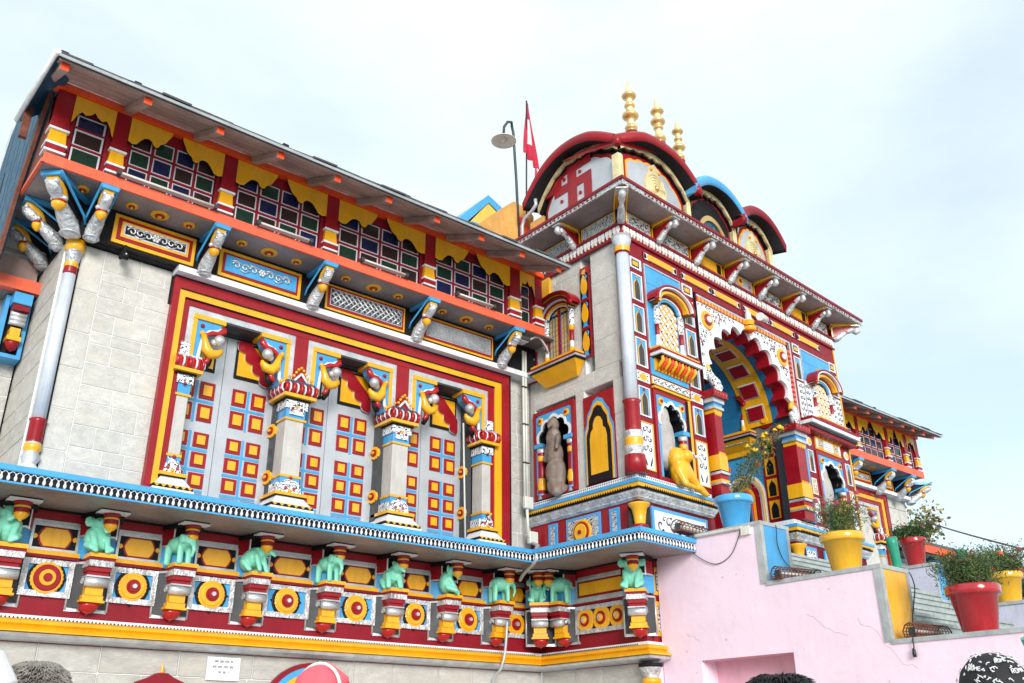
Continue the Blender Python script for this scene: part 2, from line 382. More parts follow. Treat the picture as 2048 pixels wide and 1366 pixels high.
def blob(name, parts, voxel=.01, smooth=3, mats=('mint',), M=ID):
    """one continuous body: parts = [('b', c, (rx,ry,rz)) | ('c', p0, p1, r0, r1)] fused by a voxel remesh"""
    bm = bmesh.new()
    for q in parts:
        if q[0] == 'b':
            mm = Matrix.Translation(q[1]) @ (Matrix.Rotation(q[3], 4, 'X') if len(q) > 3 else ID) @ Matrix.Diagonal((*q[2], 1))
            bmesh.ops.create_icosphere(bm, subdivisions=2, radius=1, matrix=mm)
        else:
            a, b, ra, rb = Vector(q[1]), Vector(q[2]), q[3], q[4]; Lh = (b-a).length; n = max(2, int(Lh/(min(ra, rb)*.6))+1)
            for i in range(n+1):
                t = i/n; bmesh.ops.create_icosphere(bm, subdivisions=1, radius=1, matrix=Matrix.Translation(a.lerp(b, t)) @ Matrix.Scale(ra+(rb-ra)*t, 4))
    me = bpy.data.meshes.new('tmp'); bm.to_mesh(me); bm.free()
    o = bpy.data.objects.new('tmp', me); COL.objects.link(o)
    md = o.modifiers.new('r', 'REMESH'); md.mode = 'VOXEL'; md.voxel_size = voxel; md.use_smooth_shade = True
    md = o.modifiers.new('s', 'SMOOTH'); md.factor = .6; md.iterations = smooth
    dg = bpy.context.evaluated_depsgraph_get(); me2 = bpy.data.meshes.new_from_object(o.evaluated_get(dg)); me2.name = name
    bpy.data.objects.remove(o); bpy.data.meshes.remove(me)
    me2.materials.clear()
    for m in mats: me2.materials.append(MATS[m])
    me2.transform(M)
    for p in me2.polygons: p.use_smooth = True
    return me2
# ------------------------------------------------------------------ ground
GZ = -1.5
g = G(); N_ = 24
g.box(-400, 400, GZ-.3, GZ, -400, 400, 'ground')
o = g.build('ground'); tag(o, kind='structure')
WF = FR(0, 10); TF = FR(8.9, 8.02, 3.8045699); SF = FR(8.9, 10.15, -90); RF = FR(0, 10.38)
U_ = Vector((math.cos(R(3.8045699)), math.sin(R(3.8045699)))); Nn = Vector((U_.y, -U_.x))
def TP(u, d=0): q = Vector((8.9, 8.02))+U_*u+Nn*d; return (q.x, q.y)

# stones that can be told apart: a few shared unit meshes, scaled
def stone_mesh(m, k):
    rr = random.Random(k); g = G(); a = .06
    pts = []; a = .035
    for cx, cz, s in ((-.5, -.5, 0), (.5, -.5, 1), (.5, .5, 2), (-.5, .5, 3)):
        for e in ((0, 1), (1, 0)) if s % 2 == 0 else ((1, 0), (0, 1)):
            pts.append((cx+(a*e[0]*(1 if cx < 0 else -1))*rr.uniform(.3, 1.2), cz+(a*e[1]*(1 if cz < 0 else -1))*rr.uniform(.4, 1.6)))
    g.poly(pts, -1, .55, m)
    g2 = [(x*.975, z*.955) for x, z in pts]; a_ = [g.p(u, .55, z) for u, z in pts]; b_ = [g.p(u, 1.0, z) for u, z in g2]
    for i in range(len(pts)): g.face((a_[i], a_[(i+1) % len(pts)], b_[(i+1) % len(pts)], b_[i]), m)
    g.face(b_, m)
    return g.mesh('stone')
SM = {m: [stone_mesh(m, i+len(m)*7) for i in range(5)] for m in ('stone', 'white_stone')}
def stones(F, parent, u0, u1, z0, z1, d, m='stone', h=(.16, .30), w=(.3, .7), joint=.009, proud=.006, seed=1, back='mortar'):
    rr = random.Random(seed); g = G(F); g.box(u0, u1, z0, z1, d-.3, d, back); o = g.build('wall', parent)
    z = z0
    while z < z1-.03:
        hh = min(rr.uniform(*h), z1-z)
        if z1-z-hh < .08: hh = z1-z
        u = u0
        while u < u1-.02:
            ww = rr.uniform(*w)
            if u1-u-ww < w[0]*.5: ww = u1-u
            M = at(F, u+ww/2, d, z+hh/2) @ Matrix.Diagonal((ww-joint, proud*rr.uniform(.6, 1.3), hh-joint, 1))
            inst(rr.choice(SM[m]), 'stone', parent, M); u += ww
        z += hh

# ------------------------------------------------------------------ the painted base with its ledge
base = thing('painted_terrace', 'painted terrace below the porch, with roundel frieze, scroll brackets and white-dropped blue ledge', 'terrace', FR(4, 10, 0, GZ))
path = [(0.0, 10), (8.93, 10), (8.9, 8.02), TP(1.5)]
g = G(); g.mold(path, [(0, .98), (0, 1.3), (0, 2.30)], ['maroon', 'maroon']); g.build('frieze_ground', base)
g = G(); g.mold(path, [(0, 1.225), (.05, 1.222), (.055, 1.185)], 'white'); g.build('beaded_strip', base)
g = G(); g.mold(path, [(.03, 1.186), (.10, 1.182), (.135, 1.165), (.13, 1.135), (.105, 1.118), (.15, 1.095), (.185, 1.07), (.185, 1.058), (.03, 1.052)], 'yellow'); g.build('yellow_moulding', base)
g = G(); g.mold(path, [(.03, 1.053), (.16, 1.052), (.178, 1.035), (.165, 1.015), (.10, .995), (0, .985)], 'silver'); g.build('silver_roll', base)
g = G(WF)
u = .6
while u < 8.75:
    g.poly([(u, 1.205), (u+.014, 1.181), (u-.014, 1.181)], .05, .062, 'black'); u += .036
g2 = G(SF); u = .25
while u < 2.05:
    g2.poly([(u, 1.205), (u+.014, 1.181), (u-.014, 1.181)], .05, .062, 'black'); u += .036
g.build('bead_triangles', base, kind='stuff'); g2.build('bead_triangles', base, kind='stuff')
# red head band and black line under the ledge
g = G(); g.mold(path, [(0, 2.15), (.03, 2.15), (.03, 2.232)], 'red'); g.mold(path, [(.03, 2.2325), (.05, 2.2325), (.05, 2.262), (0, 2.262)], 'black')
g.mold(path, [(0, 2.112), (.02, 2.112), (.02, 2.147), (0, 2.147)], 'silver'); g.build('head_band', base)
# ledge
Q = [(0.0, 9.085), (7.97, 9.085), (8.06, 7.262), (9.145, 7.334)]
g = G(); g.mold(Q, [(-1.3, 2.262), (-.02, 2.236), (0, 2.236), (0, 2.252), (-.012, 2.252)], ['soffit', 'blue', 'blue', 'blue'])
g.mold(Q, [(-.012, 2.2525), (-.012, 2.343)], ['black']); g.mold(Q, [(-.012, 2.3435), (.006, 2.3435), (.012, 2.352), (.012, 2.398), (0, 2.405), (-1.0, 2.43)], 'blue')
led = g.build('ledge', base)
dm = G(); dm.lathe([(.003, .0, 'white'), (.010, .006, 'white'), (.0165, .022, 'white'), (.0155, .034, 'white'), (.009, .050, 'white'), (.0075, .060, 'white'), (.011, .066, 'white'), (.011, .071, 'white')], 0, 0, 7)
for s_ in (-1, 1):   # arched loops to the neighbour
    dm.tube([(s_*.010, 0, .072), (s_*.020, 0, .083), (s_*.030, 0, .087)], .0042, 'white', 5)
dm = dm.mesh('drop')
def along(A, B, pitch, off):
    a, b = Vector(A), Vector(B); L_ = (b-a).length; n = max(1, int(round(L_/pitch))); t = (b-a).normalized(); nn = Vector((t.y, -t.x))
    return [((a+t*(i+.5)*L_/n+nn*off), math.degrees(math.atan2(t.y, t.x))) for i in range(n)]
for A, B in zip(Q[:-1], Q[1:]):
    for q, dg in along(A, B, .0605, -.006): 
        inst(dm, 'drop', base, FR(q.x, q.y, dg, 2.2535))

# bracket of the lower frieze
def splay(g, wb, wf, dep, z0, z1, m, e=.004):
    """block with splayed cheeks: half width wb at the wall, wf at the front"""
    P = [(-wb, -.02), (-wb, 0), (-wf, dep), (wf, dep), (wb, 0), (wb, -.02)]
    A = [g.p(u, d, z0) for u, d in P]; B = [g.p(u, d, z1) for u, d in P]; n = len(P)
    for i in range(n-1): g.face((A[i], A[i+1], B[i+1], B[i]), m)
    g.face(A, m); g.face(B[::-1], m)
def bracket_mesh(mirror=False):
    g = G()
    splay(g, .205, .125, .17, 2.03, 2.195, 'red'); splay(g, .215, .135, .315, 2.1952, 2.2318, 'black'); splay(g, .208, .13, .175, 2.012, 2.0298, 'silver'); splay(g, .20, .055, .15, 1.80, 2.0118, 'blue')
    g.box(-.118, .118, 2.035, 2.19, .17, .176, 'black')
    for s in (-1, 1):
        g.box(s*.127-.006, s*.127+.006, 2.0, 2.2, .168, .182, 'white'); g.tube([(s*.205, .004, 2.02), (s*.205, .004, 2.195)], .009, 'black', 4)
    g.box(-.14, .14, 2.232, 2.262, .2, .44, 'black'); g.box(-.145, .145, 2.215, 2.2315, .2, .445, 'white')
    g.lathe([(.0, .215, 'red'), (.082, .214, 'red'), (.078, .19, 'red'), (.060, .178, 'red'), (.070, .174, 'yellow'), (.074, .165, 'yellow'), (.068, .155, 'yellow'), (.066, .15, 'maroon'), (.070, .13, 'maroon'), (.068, .112, 'maroon')], 0, .34, 14, z=2.0, wob=(.05, 10))
    g.lathe([(.060, .115, 'yellow'), (.068, .100, 'yellow'), (.062, .078, 'yellow'), (.040, .055, 'yellow'), (.016, .043, 'yellow'), (.016, .034, 'yellow'), (.002, .028, 'yellow')], 0, .34, 14, z=2.0)
    # shelf
    g.box(-.13, .13, 1.792, 1.832, -.02, .30, 'yellow'); g.box(-.125, .125, 1.766, 1.7915, -.02, .285, 'maroon'); g.box(-.12, .12, 1.705, 1.7655, -.02, .275, 'silver_carved')
    # corbel
    g.poly([(-.11, 0), (.11, 0), (.105, .085), (-.105, .085)], 0, 0, 'red') if False else None
    g.box(-.108, .108, 1.66, 1.7045, -.02, .25, 'red'); g.box(-.10, .10, 1.622, 1.6595, -.02, .225, 'red'); g.box(-.112, .112, 1.607, 1.6215, -.02, .235, 'silver')
    g.lathe([(.0, -.112, 'silver'), (.046, -.112, 'silver'), (.046, .112, 'silver'), (0, .112, 'silver')], 0, .195, 16, 'u', 1.562)
    for s in (-1, 1):
        pts = [(s*.085, .16, 1.545), (s*.085, .10, 1.60), (s*.085, .05, 1.57), (s*.085, .035, 1.50), (s*.085, .05, 1.42), (s*.085, .03, 1.38)]
        g.tube(pts, .03, 'silver', 8, rs=[.02, .032, .034, .03, .024, .018])
    g.box(-.085, .085, 1.44, 1.535, -.02, .17, 'yellow'); g.box(-.10, .10, 1.395, 1.4395, -.02, .16, 'yellow'); g.box(-.115, .115, 1.372, 1.3945, -.02, .175, 'yellow')
    g.lathe([(.105, 0, 'bright_red'), (.10, -.03, 'bright_red'), (.08, -.065, 'bright_red'), (.045, -.09, 'bright_red'), (.012, -.10, 'bright_red'), (.001, -.115, 'bright_red')], 0, .045, 14, z=1.371, wob=(.08, 8))
    # splayed dark cheeks with silver edge
    splay(g, .195, .07, .10, 1.325, 1.7645, 'dark_grey'); splay(g, .205, .10, .022, 1.290, 1.3245, 'silver'); splay(g, .205, .085, .15, 1.742, 1.7655, 'silver')
    for s in (-1, 1): g.tube([(s*.198, .006, 1.30), (s*.198, .006, 1.76)], .013, 'silver', 4)
    return g.mesh('bracket')
brm = bracket_mesh(); CORN = FR(8.885, 8.10, -56)
BU = [1.18, 2.01, 2.84, 3.68, 4.54, 5.47, 6.37, 7.19, 8.05]
rb = random.Random(77)
for u in BU: inst(brm, 'bracket', base, at(WF, u+rb.uniform(-.006, .006), 0, 0, rb.uniform(-1.2, 1.2)) @ Matrix.Diagonal((rb.uniform(.97, 1.03), rb.uniform(.98, 1.02), 1, 1)))
inst(brm, 'bracket', base, at(FR(8.70, 9.76, -45), 0, .0, 0))
inst(brm, 'bracket', base, at(SF, .72, 0, 0)); inst(brm, 'bracket', base, at(CORN, 0, 0.0, 0))
# panels between the brackets
def oval(g, u0, u1, z0, z1, d):
    w = u1-u0; cz = (z0+z1)/2; c = w*.18
    hexa = lambda k: [(u0+k, cz), (u0+c*.45+k*.7, z1-k-(z1-z0)*.16), (u0+c+k*.3, z1-k), (u1-c-k*.3, z1-k), (u1-c*.45-k*.7, z1-k-(z1-z0)*.16), (u1-k, cz), (u1-c*.45-k*.7, z0+k+(z1-z0)*.16), (u1-c-k*.3, z0+k), (u0+c+k*.3, z0+k), (u0+c*.45+k*.7, z0+k+(z1-z0)*.16)]
    g.poly(hexa(.0), d-.01, d+.008, 'red'); g.poly(hexa(.018), d, d+.016, 'yellow')
    for s, e in ((-1, u0), (1, u1)): g.poly([(e+s*.0, cz-.012), (e+s*.022, cz-.028), (e+s*.042, cz), (e+s*.022, cz+.028), (e+s*.0, cz+.012)], d-.01, d+.01, 'yellow')
def frieze_panel(F, u0, u1, style=0):
    g = G(F); g.box(u0, u1, 1.845, 2.111, -.02, .012, 'black'); g.frame(u0, u1, 1.845, 2.111, .026, 0, .028, 'silver')
    if style == 3: g.panel(u0+.05, u1-.05, 1.88, 2.08, .012, [(0, 'red', .01), (.022, 'yellow', .01)])
    else: oval(g, u0+.062, u1-.062, 1.872, 2.085, .012)
    g.box(u0-.03, u1+.03, 1.803, 1.8445, -.02, .045, 'yellow' if style != 3 else 'silver'); g.box(u0-.03, u1+.03, 1.775, 1.8025, -.02, .035, 'maroon')
    g.build('oval_panel', base)
    g = G(F); fr = 'silver_carved'
    g.frame(u0-.02, u1, 1.405, 1.762, .055, 0, .035, fr); g.box(u0, u1-.02, 1.43, 1.73, -.02, .01, 'black' if style >= 2 else 'blue')
    p = g.build('roundel_panel', base)
    g = G(F); cu = (u0+u1)/2-.01; cz = 1.583
    if style in (0, 1):
        kk = random.Random(int(cu*50)).uniform(.95, 1.04); cz += .006*math.sin(cu*9)
        g.rosette(cu, cz, .01, [(.178, 'black', .012)], 20)
        for a in range(0, 360, 90): g.poly([(cu+.165*math.cos(R(a-8)), cz+.165*math.sin(R(a-8))), (cu+.2*math.cos(R(a)), cz+.2*math.sin(R(a))), (cu+.165*math.cos(R(a+8)), cz+.165*math.sin(R(a+8)))], 0, .02, 'black')
        if style == 0: g.rosette(cu, cz, .022, [(.150*kk, 'yellow', .012), (.128*kk, 'red', .008), (.078, 'yellow', .008), (.042, 'red', .01)], 24, scal=(.05, 24))
        else: g.rosette(cu, cz, .022, [(.146*kk, 'yellow', .012), (.125*kk, 'yellow', .008), (.075*kk, 'red', .010), (.055, 'red', .006), (.024, 'silver', .02)], 24, scal=(.06, 22))
        g.build('roundel', p)
    elif style == 2:
        g.rosette(cu, cz, .012, [(.150, 'yellow', .014), (.08, 'red', .010), (.03, 'silver', .02)], 24, scal=(.05, 20)); g.build('roundel', p)
    else:
        for k in (-1, 0, 1):
            g = G(F); g.rosette(cu+k*.30, cz, .012, [(.145, 'yellow', .014), (.085, 'red', .010), (.05, 'yellow', .01), (.025, 'silver', .015)], 20, scal=(.12, 18)); g.build('roundel', p)
for i in range(len(BU)-1): frieze_panel(WF, BU[i]+.185, BU[i+1]-.185, 0 if i <= 1 else 1)
frieze_panel(WF, 8.24, 8.66, 2); frieze_panel(SF, .24, .60, 2); frieze_panel(SF, .92, 1.86, 3)
g = G(TF)
g.box(.12, .26, 1.23, 2.22, -.02, .01, 'red'); g.panel(.165, .6, 1.80, 2.14, .01, [(0, 'yellow', .012), (.05, 'black', .004), (.01, 'filigree_silver', .006)]); g.panel(.165, .6, 1.30, 1.72, .01, [(0, 'yellow', .012), (.05, 'filigree_silver', .006)])
g.build('carved_panel', base)
# stone wall under the frieze
stones(WF, base, 0.3, 8.93, -.1, .985, -.02, 'stone', (.20, .30), (.35, .85), .008, .008, 5, 'mortar')
stones(SF, base, .15, 2.1, -.1, .985, -.02, 'stone', (.20, .30), (.3, .7), .008, .008, 6, 'mortar')
g = G(); g.mold([(0, 10.0), (8.91, 10.0), (8.88, 8.05), TP(1.4)], [(0, GZ), (0, -.1)], 'stone'); g.build('lower_wall', base)
# little column under the corner
g = G(FR(8.93, 8.02, -43)); 
g.lathe([(.10, -.9, 'red'), (.10, .70, 'red'), (.085, .72, 'red'), (.12, .735, 'yellow'), (.12, .79, 'yellow'), (.085, .80, 'yellow'), (.10, .83, 'silver_carved'), (.14, .92, 'silver_carved'), (.15, .93, 'black'), (.15, .965, 'black')], 0, .02, 14); g.build('corner_column', base)
# painted arch and small shrine roof on the lower wall
g = G(WF); cu, cz = 5.40, .42
for r0, r1, m, dd in ((.60, .545, 'maroon', .06), (.545, .47, 'blue', .055), (.47, .375, 'yellow', .05), (.375, .30, 'maroon', .045), (.30, .22, 'white', .04)):
    A = [(cu+r0*math.cos(PI-PI*i/24), cz+.86*r0*math.sin(PI-PI*i/24)) for i in range(25)]; B = [(cu+r1*math.cos(PI-PI*i/24), cz+.86*r1*math.sin(PI-PI*i/24)) for i in range(25)]
    g.band(A, B, 0, dd, m)
g.box(cu-.2, cu+.2, -.2, .55, 0, .01, 'black'); g.build('painted_arch', base)
g = G(WF); cu = 3.665
g.lathe([(.013, .0, 'yellow'), (.022, .02, 'yellow'), (.012, .04, 'yellow'), (.019, .06, 'yellow'), (.006, .09, 'yellow'), (.001, .11, 'yellow')], cu, .06, 10, z=.745)
g.poly([(cu-.05, .752), (cu-.12, .71), (cu-.24, .665), (cu-.26, .64), (cu+.26, .64), (cu+.24, .665), (cu+.12, .71), (cu+.05, .752)], 0, .10, 'maroon'); g.box(cu-.27, cu+.27, .61, .6395, 0, .11, 'yellow'); g.box(cu-.24, cu+.24, .1, .6095, 0, .06, 'maroon')
g.build('shrine_roof', base)
# paper notice
pn = thing('paper_notice', 'white paper notice with three printed lines, stuck on the stone wall below the yellow moulding', 'notice', at(WF, 4.34, .01, .83))
g = G(WF); g.box(4.155, 4.525, .71, .945, .0, .012, 'paper'); g.build('sheet', pn)
g = G(WF); rr = random.Random(3)
for zz, a, b in ((.895, 4.235, 4.445), (.84, 4.215, 4.47), (.785, 4.285, 4.41)):
    u = a
    while u < b:
        w = rr.uniform(.035, .06); g.box(u, min(u+w, b), zz+.012, zz+.0155, .011, .014, 'ink')
        k = u+.004
        while k < min(u+w, b)-.006: g.box(k, k+.004, zz-rr.uniform(.002, .01), zz+.0118, .011, .014, 'ink'); k += rr.uniform(.008, .014); g.box(k-.006, k, zz, zz+.003, .011, .0136, 'ink')
        u += w+.016
g.build('printed_text', pn, kind='stuff')
# ------------------------------------------------------------------ left wing
wing = thing('temple_wing', 'left wing of the painted temple with three-bay columned porch, stained-glass gallery and slate eave', 'temple wing', FR(5.4, 10.15, 0, GZ))
g = G(WF); g.box(2.01, 3.26, 2.3, 5.34, -2.2, -.19, 'mortar'); g.box(8.36, 8.9, 2.3, 5.34, -2.2, -.19, 'mortar'); g.box(3.2, 8.5, 4.9, 5.34, -.6, -.15, 'black'); g.box(1.99, 8.9, 5.34, 6.9, -2.2, -.06, 'black'); g.build('wall', wing)
def wing_stones(u0, u1, z0, z1, seed, F=WF, d=-.17, m='white_stone', **k): stones(F, wing, u0, u1, z0, z1, d, m, seed=seed, **k)
wing_stones(2.0, 2.42, 2.45, 5.33, 11, h=(.35, .6), w=(.42, .42))
wing_stones(2.42, 3.25, 2.45, 5.33, 12, h=(.14, .27), w=(.22, .52))
wing_stones(8.42, 8.9, 2.45, 5.33, 13, m='stone', h=(.16, .3), w=(.2, .35))
stones(FR(1.99, 11.45, -90), wing, 0, 1.255, 2.45, 5.3, 0.0, 'stone', (.2, .4), (.4, .8), seed=14)
# stepped frame of the porch
g = G(WF); T_, B_ = 5.25, 2.45
def band_frame(uL0, uL1, uR0, uR1, zt0, zt1, d, m, d0=-.5):
    g.box(uL0, uR1, zt0, zt1, d0, d, m); g.box(uL0, uL1, B_, zt0, d0, d, m); g.box(uR0, uR1, B_, zt0, d0, d, m)
band_frame(3.225, 3.30, 8.29, 8.43, 5.115, 5.25, -.08, 'red')
band_frame(3.30, 3.375, 8.165, 8.29, 5.02, 5.115, -.095, 'yellow')
band_frame(3.375, 3.45, 8.05, 8.165, 4.94, 5.02, -.115, 'red')
g.box(3.215, 8.46, 5.25, 5.262, -.5, -.07, 'black'); g.box(8.43, 8.47, B_, 5.25, -.5, -.09, 'black')
for a, b, c in ((3.385, 8.16, 5.012),): g.box(a, b, c, c+.012, -.11, -.092, 'black')
g.box(3.31, 8.28, 5.108, 5.118, -.09, -.077, 'black')
g.build('porch_frame', wing)
g = G(WF); CU = [3.47, 4.965, 6.535, 8.09]
# maroon lintel plate with silver edged bays
bays = [(3.45, 4.872), (5.058, 6.43), (6.635, 8.05)]
g.box(4.872, 5.058, 4.2, 4.94, -.42, -.12, 'red'); g.box(6.43, 6.635, 4.2, 4.94, -.42, -.12, 'red')
for a, b in bays:
    g.box(a, b, 4.862, 4.94, -.42, -.13, 'silver'); g.box(a, a+.07, 4.25, 4.862, -.42, -.13, 'silver'); g.box(b-.07, b, 4.25, 4.862, -.42, -.13, 'silver')
    g.box(a, b, 4.80, 4.8615, -.42, -.145, 'yellow') if False else None
    g.box(a+.07, b-.07, 4.84, 4.8615, -.45, -.14, 'dark_grey')
g.build('lintel', wing)
# ornamental arms left and right in each bay
def arm_mesh(s):
    g = G(); f = lambda x: s*x
    g.box(min(0, f(.36)), max(0, f(.36)), -.055, 0, -.22, .03, 'yellow')
    g.box(min(0, f(.045)), max(0, f(.045)), -.60, -.0555, -.2, .022, 'yellow')
    g.poly([(f(.045), -.0555), (f(.33), -.0555), (f(.30), -.13), (f(.14), -.26), (f(.10), -.45), (f(.09), -.58), (f(.045), -.58)], -.16, .006, 'blue')
    P = lambda L_, d=.02: [(f(x), d, z) for x, z in L_]
    g.tube(P([(.06, -.57), (.10, -.50), (.11, -.38), (.13, -.25), (.19, -.17), (.27, -.15), (.33, -.11)]), .02, 'white', 8)
    g.tube(P([(.15, -.30), (.16, -.22), (.22, -.185), (.29, -.18), (.345, -.13), (.35, -.09)], .03), .03, 'bright_red', 8, rs=[.012, .024, .03, .032, .04, .02])
    g.ball(f(.29), .075, -.27, .062, 'silver'); g.ball(f(.245), .05, -.295, .04, 'silver')
    g.tube(P([(.12, -.235), (.145, -.30), (.16, -.38), (.22, -.44), (.29, -.42), (.33, -.38), (.335, -.35)], .05), .04, 'yellow', 9, rs=[.03, .034, .055, .062, .05, .03, .015])
    g.tube(P([(.21, -.46), (.20, -.52), (.16, -.56)], .03), .035, 'bright_red', 8, rs=[.034, .03, .02])
    g.tube(P([(.25, -.47), (.23, -.53), (.18, -.60)], .0), .03, 'black', 8, rs=[.02, .03, .03])
    g.ball(f(.11), .012, -.12, .024, 'red', seg=10, n=6); g.ball(f(.105), .05, -.22, .028, 'yellow', seg=10, n=6); g.ball(f(.075), .035, -.53, .025, 'yellow', seg=8, n=6)
    return g.mesh('scroll_arm')
AM = {1: arm_mesh(1), -1: arm_mesh(-1)}
for a, b in bays:
    inst(AM[1], 'scroll_arm', wing, at(WF, a+.07, -.135, 4.858, 0, 1.12)); inst(AM[-1], 'scroll_arm', wing, at(WF, b-.07, -.135, 4.858, 0, 1.12))
# columns
def column(F, u, d, root, half=0):
    g = G(F @ Matrix.Translation((u, -d, 0)))
    a = -.125; b = .125
    if half == -1: a = -.02
    if half == 1: b = .03
    g.box(a, b, 3.09, 3.80, -.24, 0, 'column_stone'); c = g.build('column', root, bevel=.008)
    g = G(F @ Matrix.Translation((u, -d, 0)))
    g.box(a-.02, b+.02, 3.79, 3.815, -.26, .02, 'yellow'); g.box(a-.005, b+.005, 3.8155, 4.03, -.245, .005, 'blue')
    g.box(a-.025, b+.025, 3.94, 4.045, -.265, .025, 'filigree_white'); g.box(a+.03, b-.03, 3.86, 3.9395, -.2, .03, 'filigree_white') if not half else None
    for k in range(3 if not half else 1): g.ball((a+b)/2+(k-1)*.06*(not half), .03, 3.965-.03*(k != 1), .02, ('red', 'yellow', 'red')[k], seg=8, n=5)
    g.box(a-.045, b+.045, 4.0455, 4.07, -.285, .045, 'black'); g.box(a-.095, b+.095, 4.0705, 4.112, -.335, .095, 'yellow')
    g.build('capital', c)
    # ribbed cushion
    g = G(F @ Matrix.Translation((u, -d, 0)))
    P = []; w = b-a+.20; n = 9 if not half else 5; lo, hi = a-.10, b+.10
    g.box(lo+.02, hi-.02, 4.1125, 4.26, -.30, .07, 'bright_red')
    def rib(x0, d0, x1, d1, k):
        m = 'bright_red' if k % 2 == 0 else 'white'
        g.tube([(x0, d0-.0, 4.115), (x1*1.0, d1+.02, 4.16), (x1, d1+.018, 4.215), (x0, d0-.01, 4.262)], .018 if k % 2 == 0 else .012, m, 6)
    for k in range(n):
        x = lo+.02+(hi-lo-.04)*k/(n-1); rib(x, .075, x, .10, k)
    for k in range(8):
        y = .06-.36*k/7
        if half != -1: g.tube([(lo+.015, y, 4.115), (lo-.02, y, 4.16), (lo-.018, y, 4.215), (lo+.02, y, 4.262)], .018 if k % 2 else .012, 'bright_red' if k % 2 else 'white', 6)
        if half != 1: g.tube([(hi-.015, y, 4.115), (hi+.02, y, 4.16), (hi+.018, y, 4.215), (hi-.02, y, 4.262)], .018 if k % 2 else .012, 'bright_red' if k % 2 else 'white', 6)
    g.box(lo+.03, hi-.03, 4.2605, 4.285, -.30, .075, 'teal' if not half else 'silver')
    if not half:   # crest above the cushion
        g.poly([(-.10, 4.285), (-.075, 4.36), (-.04, 4.40), (0, 4.46), (.04, 4.40), (.075, 4.36), (.10, 4.285)], -.02, .05, 'red')
        for x, z in ((0, 4.485), (-.035, 4.455), (.035, 4.455), (-.065, 4.41), (.065, 4.41), (-.095, 4.36), (.095, 4.36), (-.15, 4.34), (.15, 4.34)): g.ball(x, .05, z, .021, 'yellow', seg=8, n=5)
        g.tube([(-.09, .06, 4.29), (-.05, .065, 4.34), (0, .07, 4.40)], .016, 'white', 6); g.tube([(.09, .06, 4.29), (.05, .065, 4.34), (0, .07, 4.40)], .016, 'white', 6)
    else: g.box(-.06, .05, 4.285, 4.45, -.1, .03, 'filigree_white')
    g.build('cushion', c)
    g = G(F @ Matrix.Translation((u, -d, 0)))
    g.box(a-.015, b+.015, 3.062, 3.0895, -.255, .015, 'yellow'); g.box(a-.005, b+.005, 2.86, 3.0615, -.245, .005, 'blue')
    g.poly([(a-.03, 2.86), (b+.03, 2.86), (b+.01, 2.97), (b-.03, 3.01), (.02, 3.035), (0, 3.05), (-.02, 3.035), (a+.03, 3.01), (a-.01, 2.97)], -.2, .028, 'filigree_white')
    if half != -1: g.box(a-.03, a-.005, 2.86, 2.99, -.23, -.02, 'filigree_white')
    for x, z, m in ((0, 3.05, 'red'), (-.055, 2.925, 'flower_pink'), (.055, 2.925, 'flower_pink'), (0, 2.895, 'yellow')): g.ball((a+b)/2+x, .03, z, .022, m, seg=8, n=5)
    g.box(a-.085, b+.085, 2.822, 2.8595, -.325, .085, 'yellow'); g.box(a-.075, b+.075, 2.812, 2.8215, -.31, .075, 'black')
    q = [(a-.05, b+.05, .05), (a-.13, b+.13, .13)]
    top = [g.p(x, y, 2.8115) for x, y in ((q[0][0], .05), (q[0][1], .05), (q[0][1], -.29), (q[0][0], -.29))]; bot = [g.p(x, y, 2.70) for x, y in ((q[1][0], .13), (q[1][1], .13), (q[1][1], -.37), (q[1][0], -.37))]
    for i in range(4): g.face((top[i], bot[i], bot[(i+1) % 4], top[(i+1) % 4]), 'white')
    g.box(a-.15, b+.15, 2.66, 2.6995, -.38, .14, 'black')
    for k in range(6):
        x = a-.15+(b-a+.30)*(k+.5)/6; g.poly([(x-.035, 2.70), (x+.035, 2.70), (x, 2.665)], .13, .15, 'yellow')
    g.box(a-.16, b+.16, 2.43, 2.66, -.4, .15, 'white'); g.build('plinth', c)
column(WF, 3.47, -.12, wing, -1); column(WF, 4.955, -.10, wing); column(WF, 6.53, -.10, wing); column(WF, 8.06, -.10, wing, 1)
# door leaves with square raised panels
tile = G(); tile.box(-.093, .093, -.108, .108, -.01, .014, 'red'); tile.box(-.055, .055, -.066, .066, .014, .026, 'yellow'); tile = tile.mesh('door_panel')
tiles = G(); tiles.box(-.093, .093, -.09, .09, -.01, .014, 'red'); tiles.box(-.05, .05, -.055, .055, .014, .026, 'yellow'); tiles = tiles.mesh('door_panel')
ROWS = [(4.046, 1), (3.758, 1), (3.418, 0), (3.175, 0), (2.925, 0), (2.68, 0)]
g = G(WF); g.box(3.2, 8.4, 2.4, 4.92, -1.2, -.50, 'dark_grey'); g.box(3.4, 8.2, 4.825, 4.86, -.55, -.40, 'dark_grey'); g.build('porch_back', wing)
leaves = [(3.40, 4.10, 3.675), (4.106, 4.80, 4.342), (4.90, 5.58, 5.18), (5.586, 6.32, 5.838), (6.42, 7.09, 6.70), (7.096, 7.80, 7.345)]
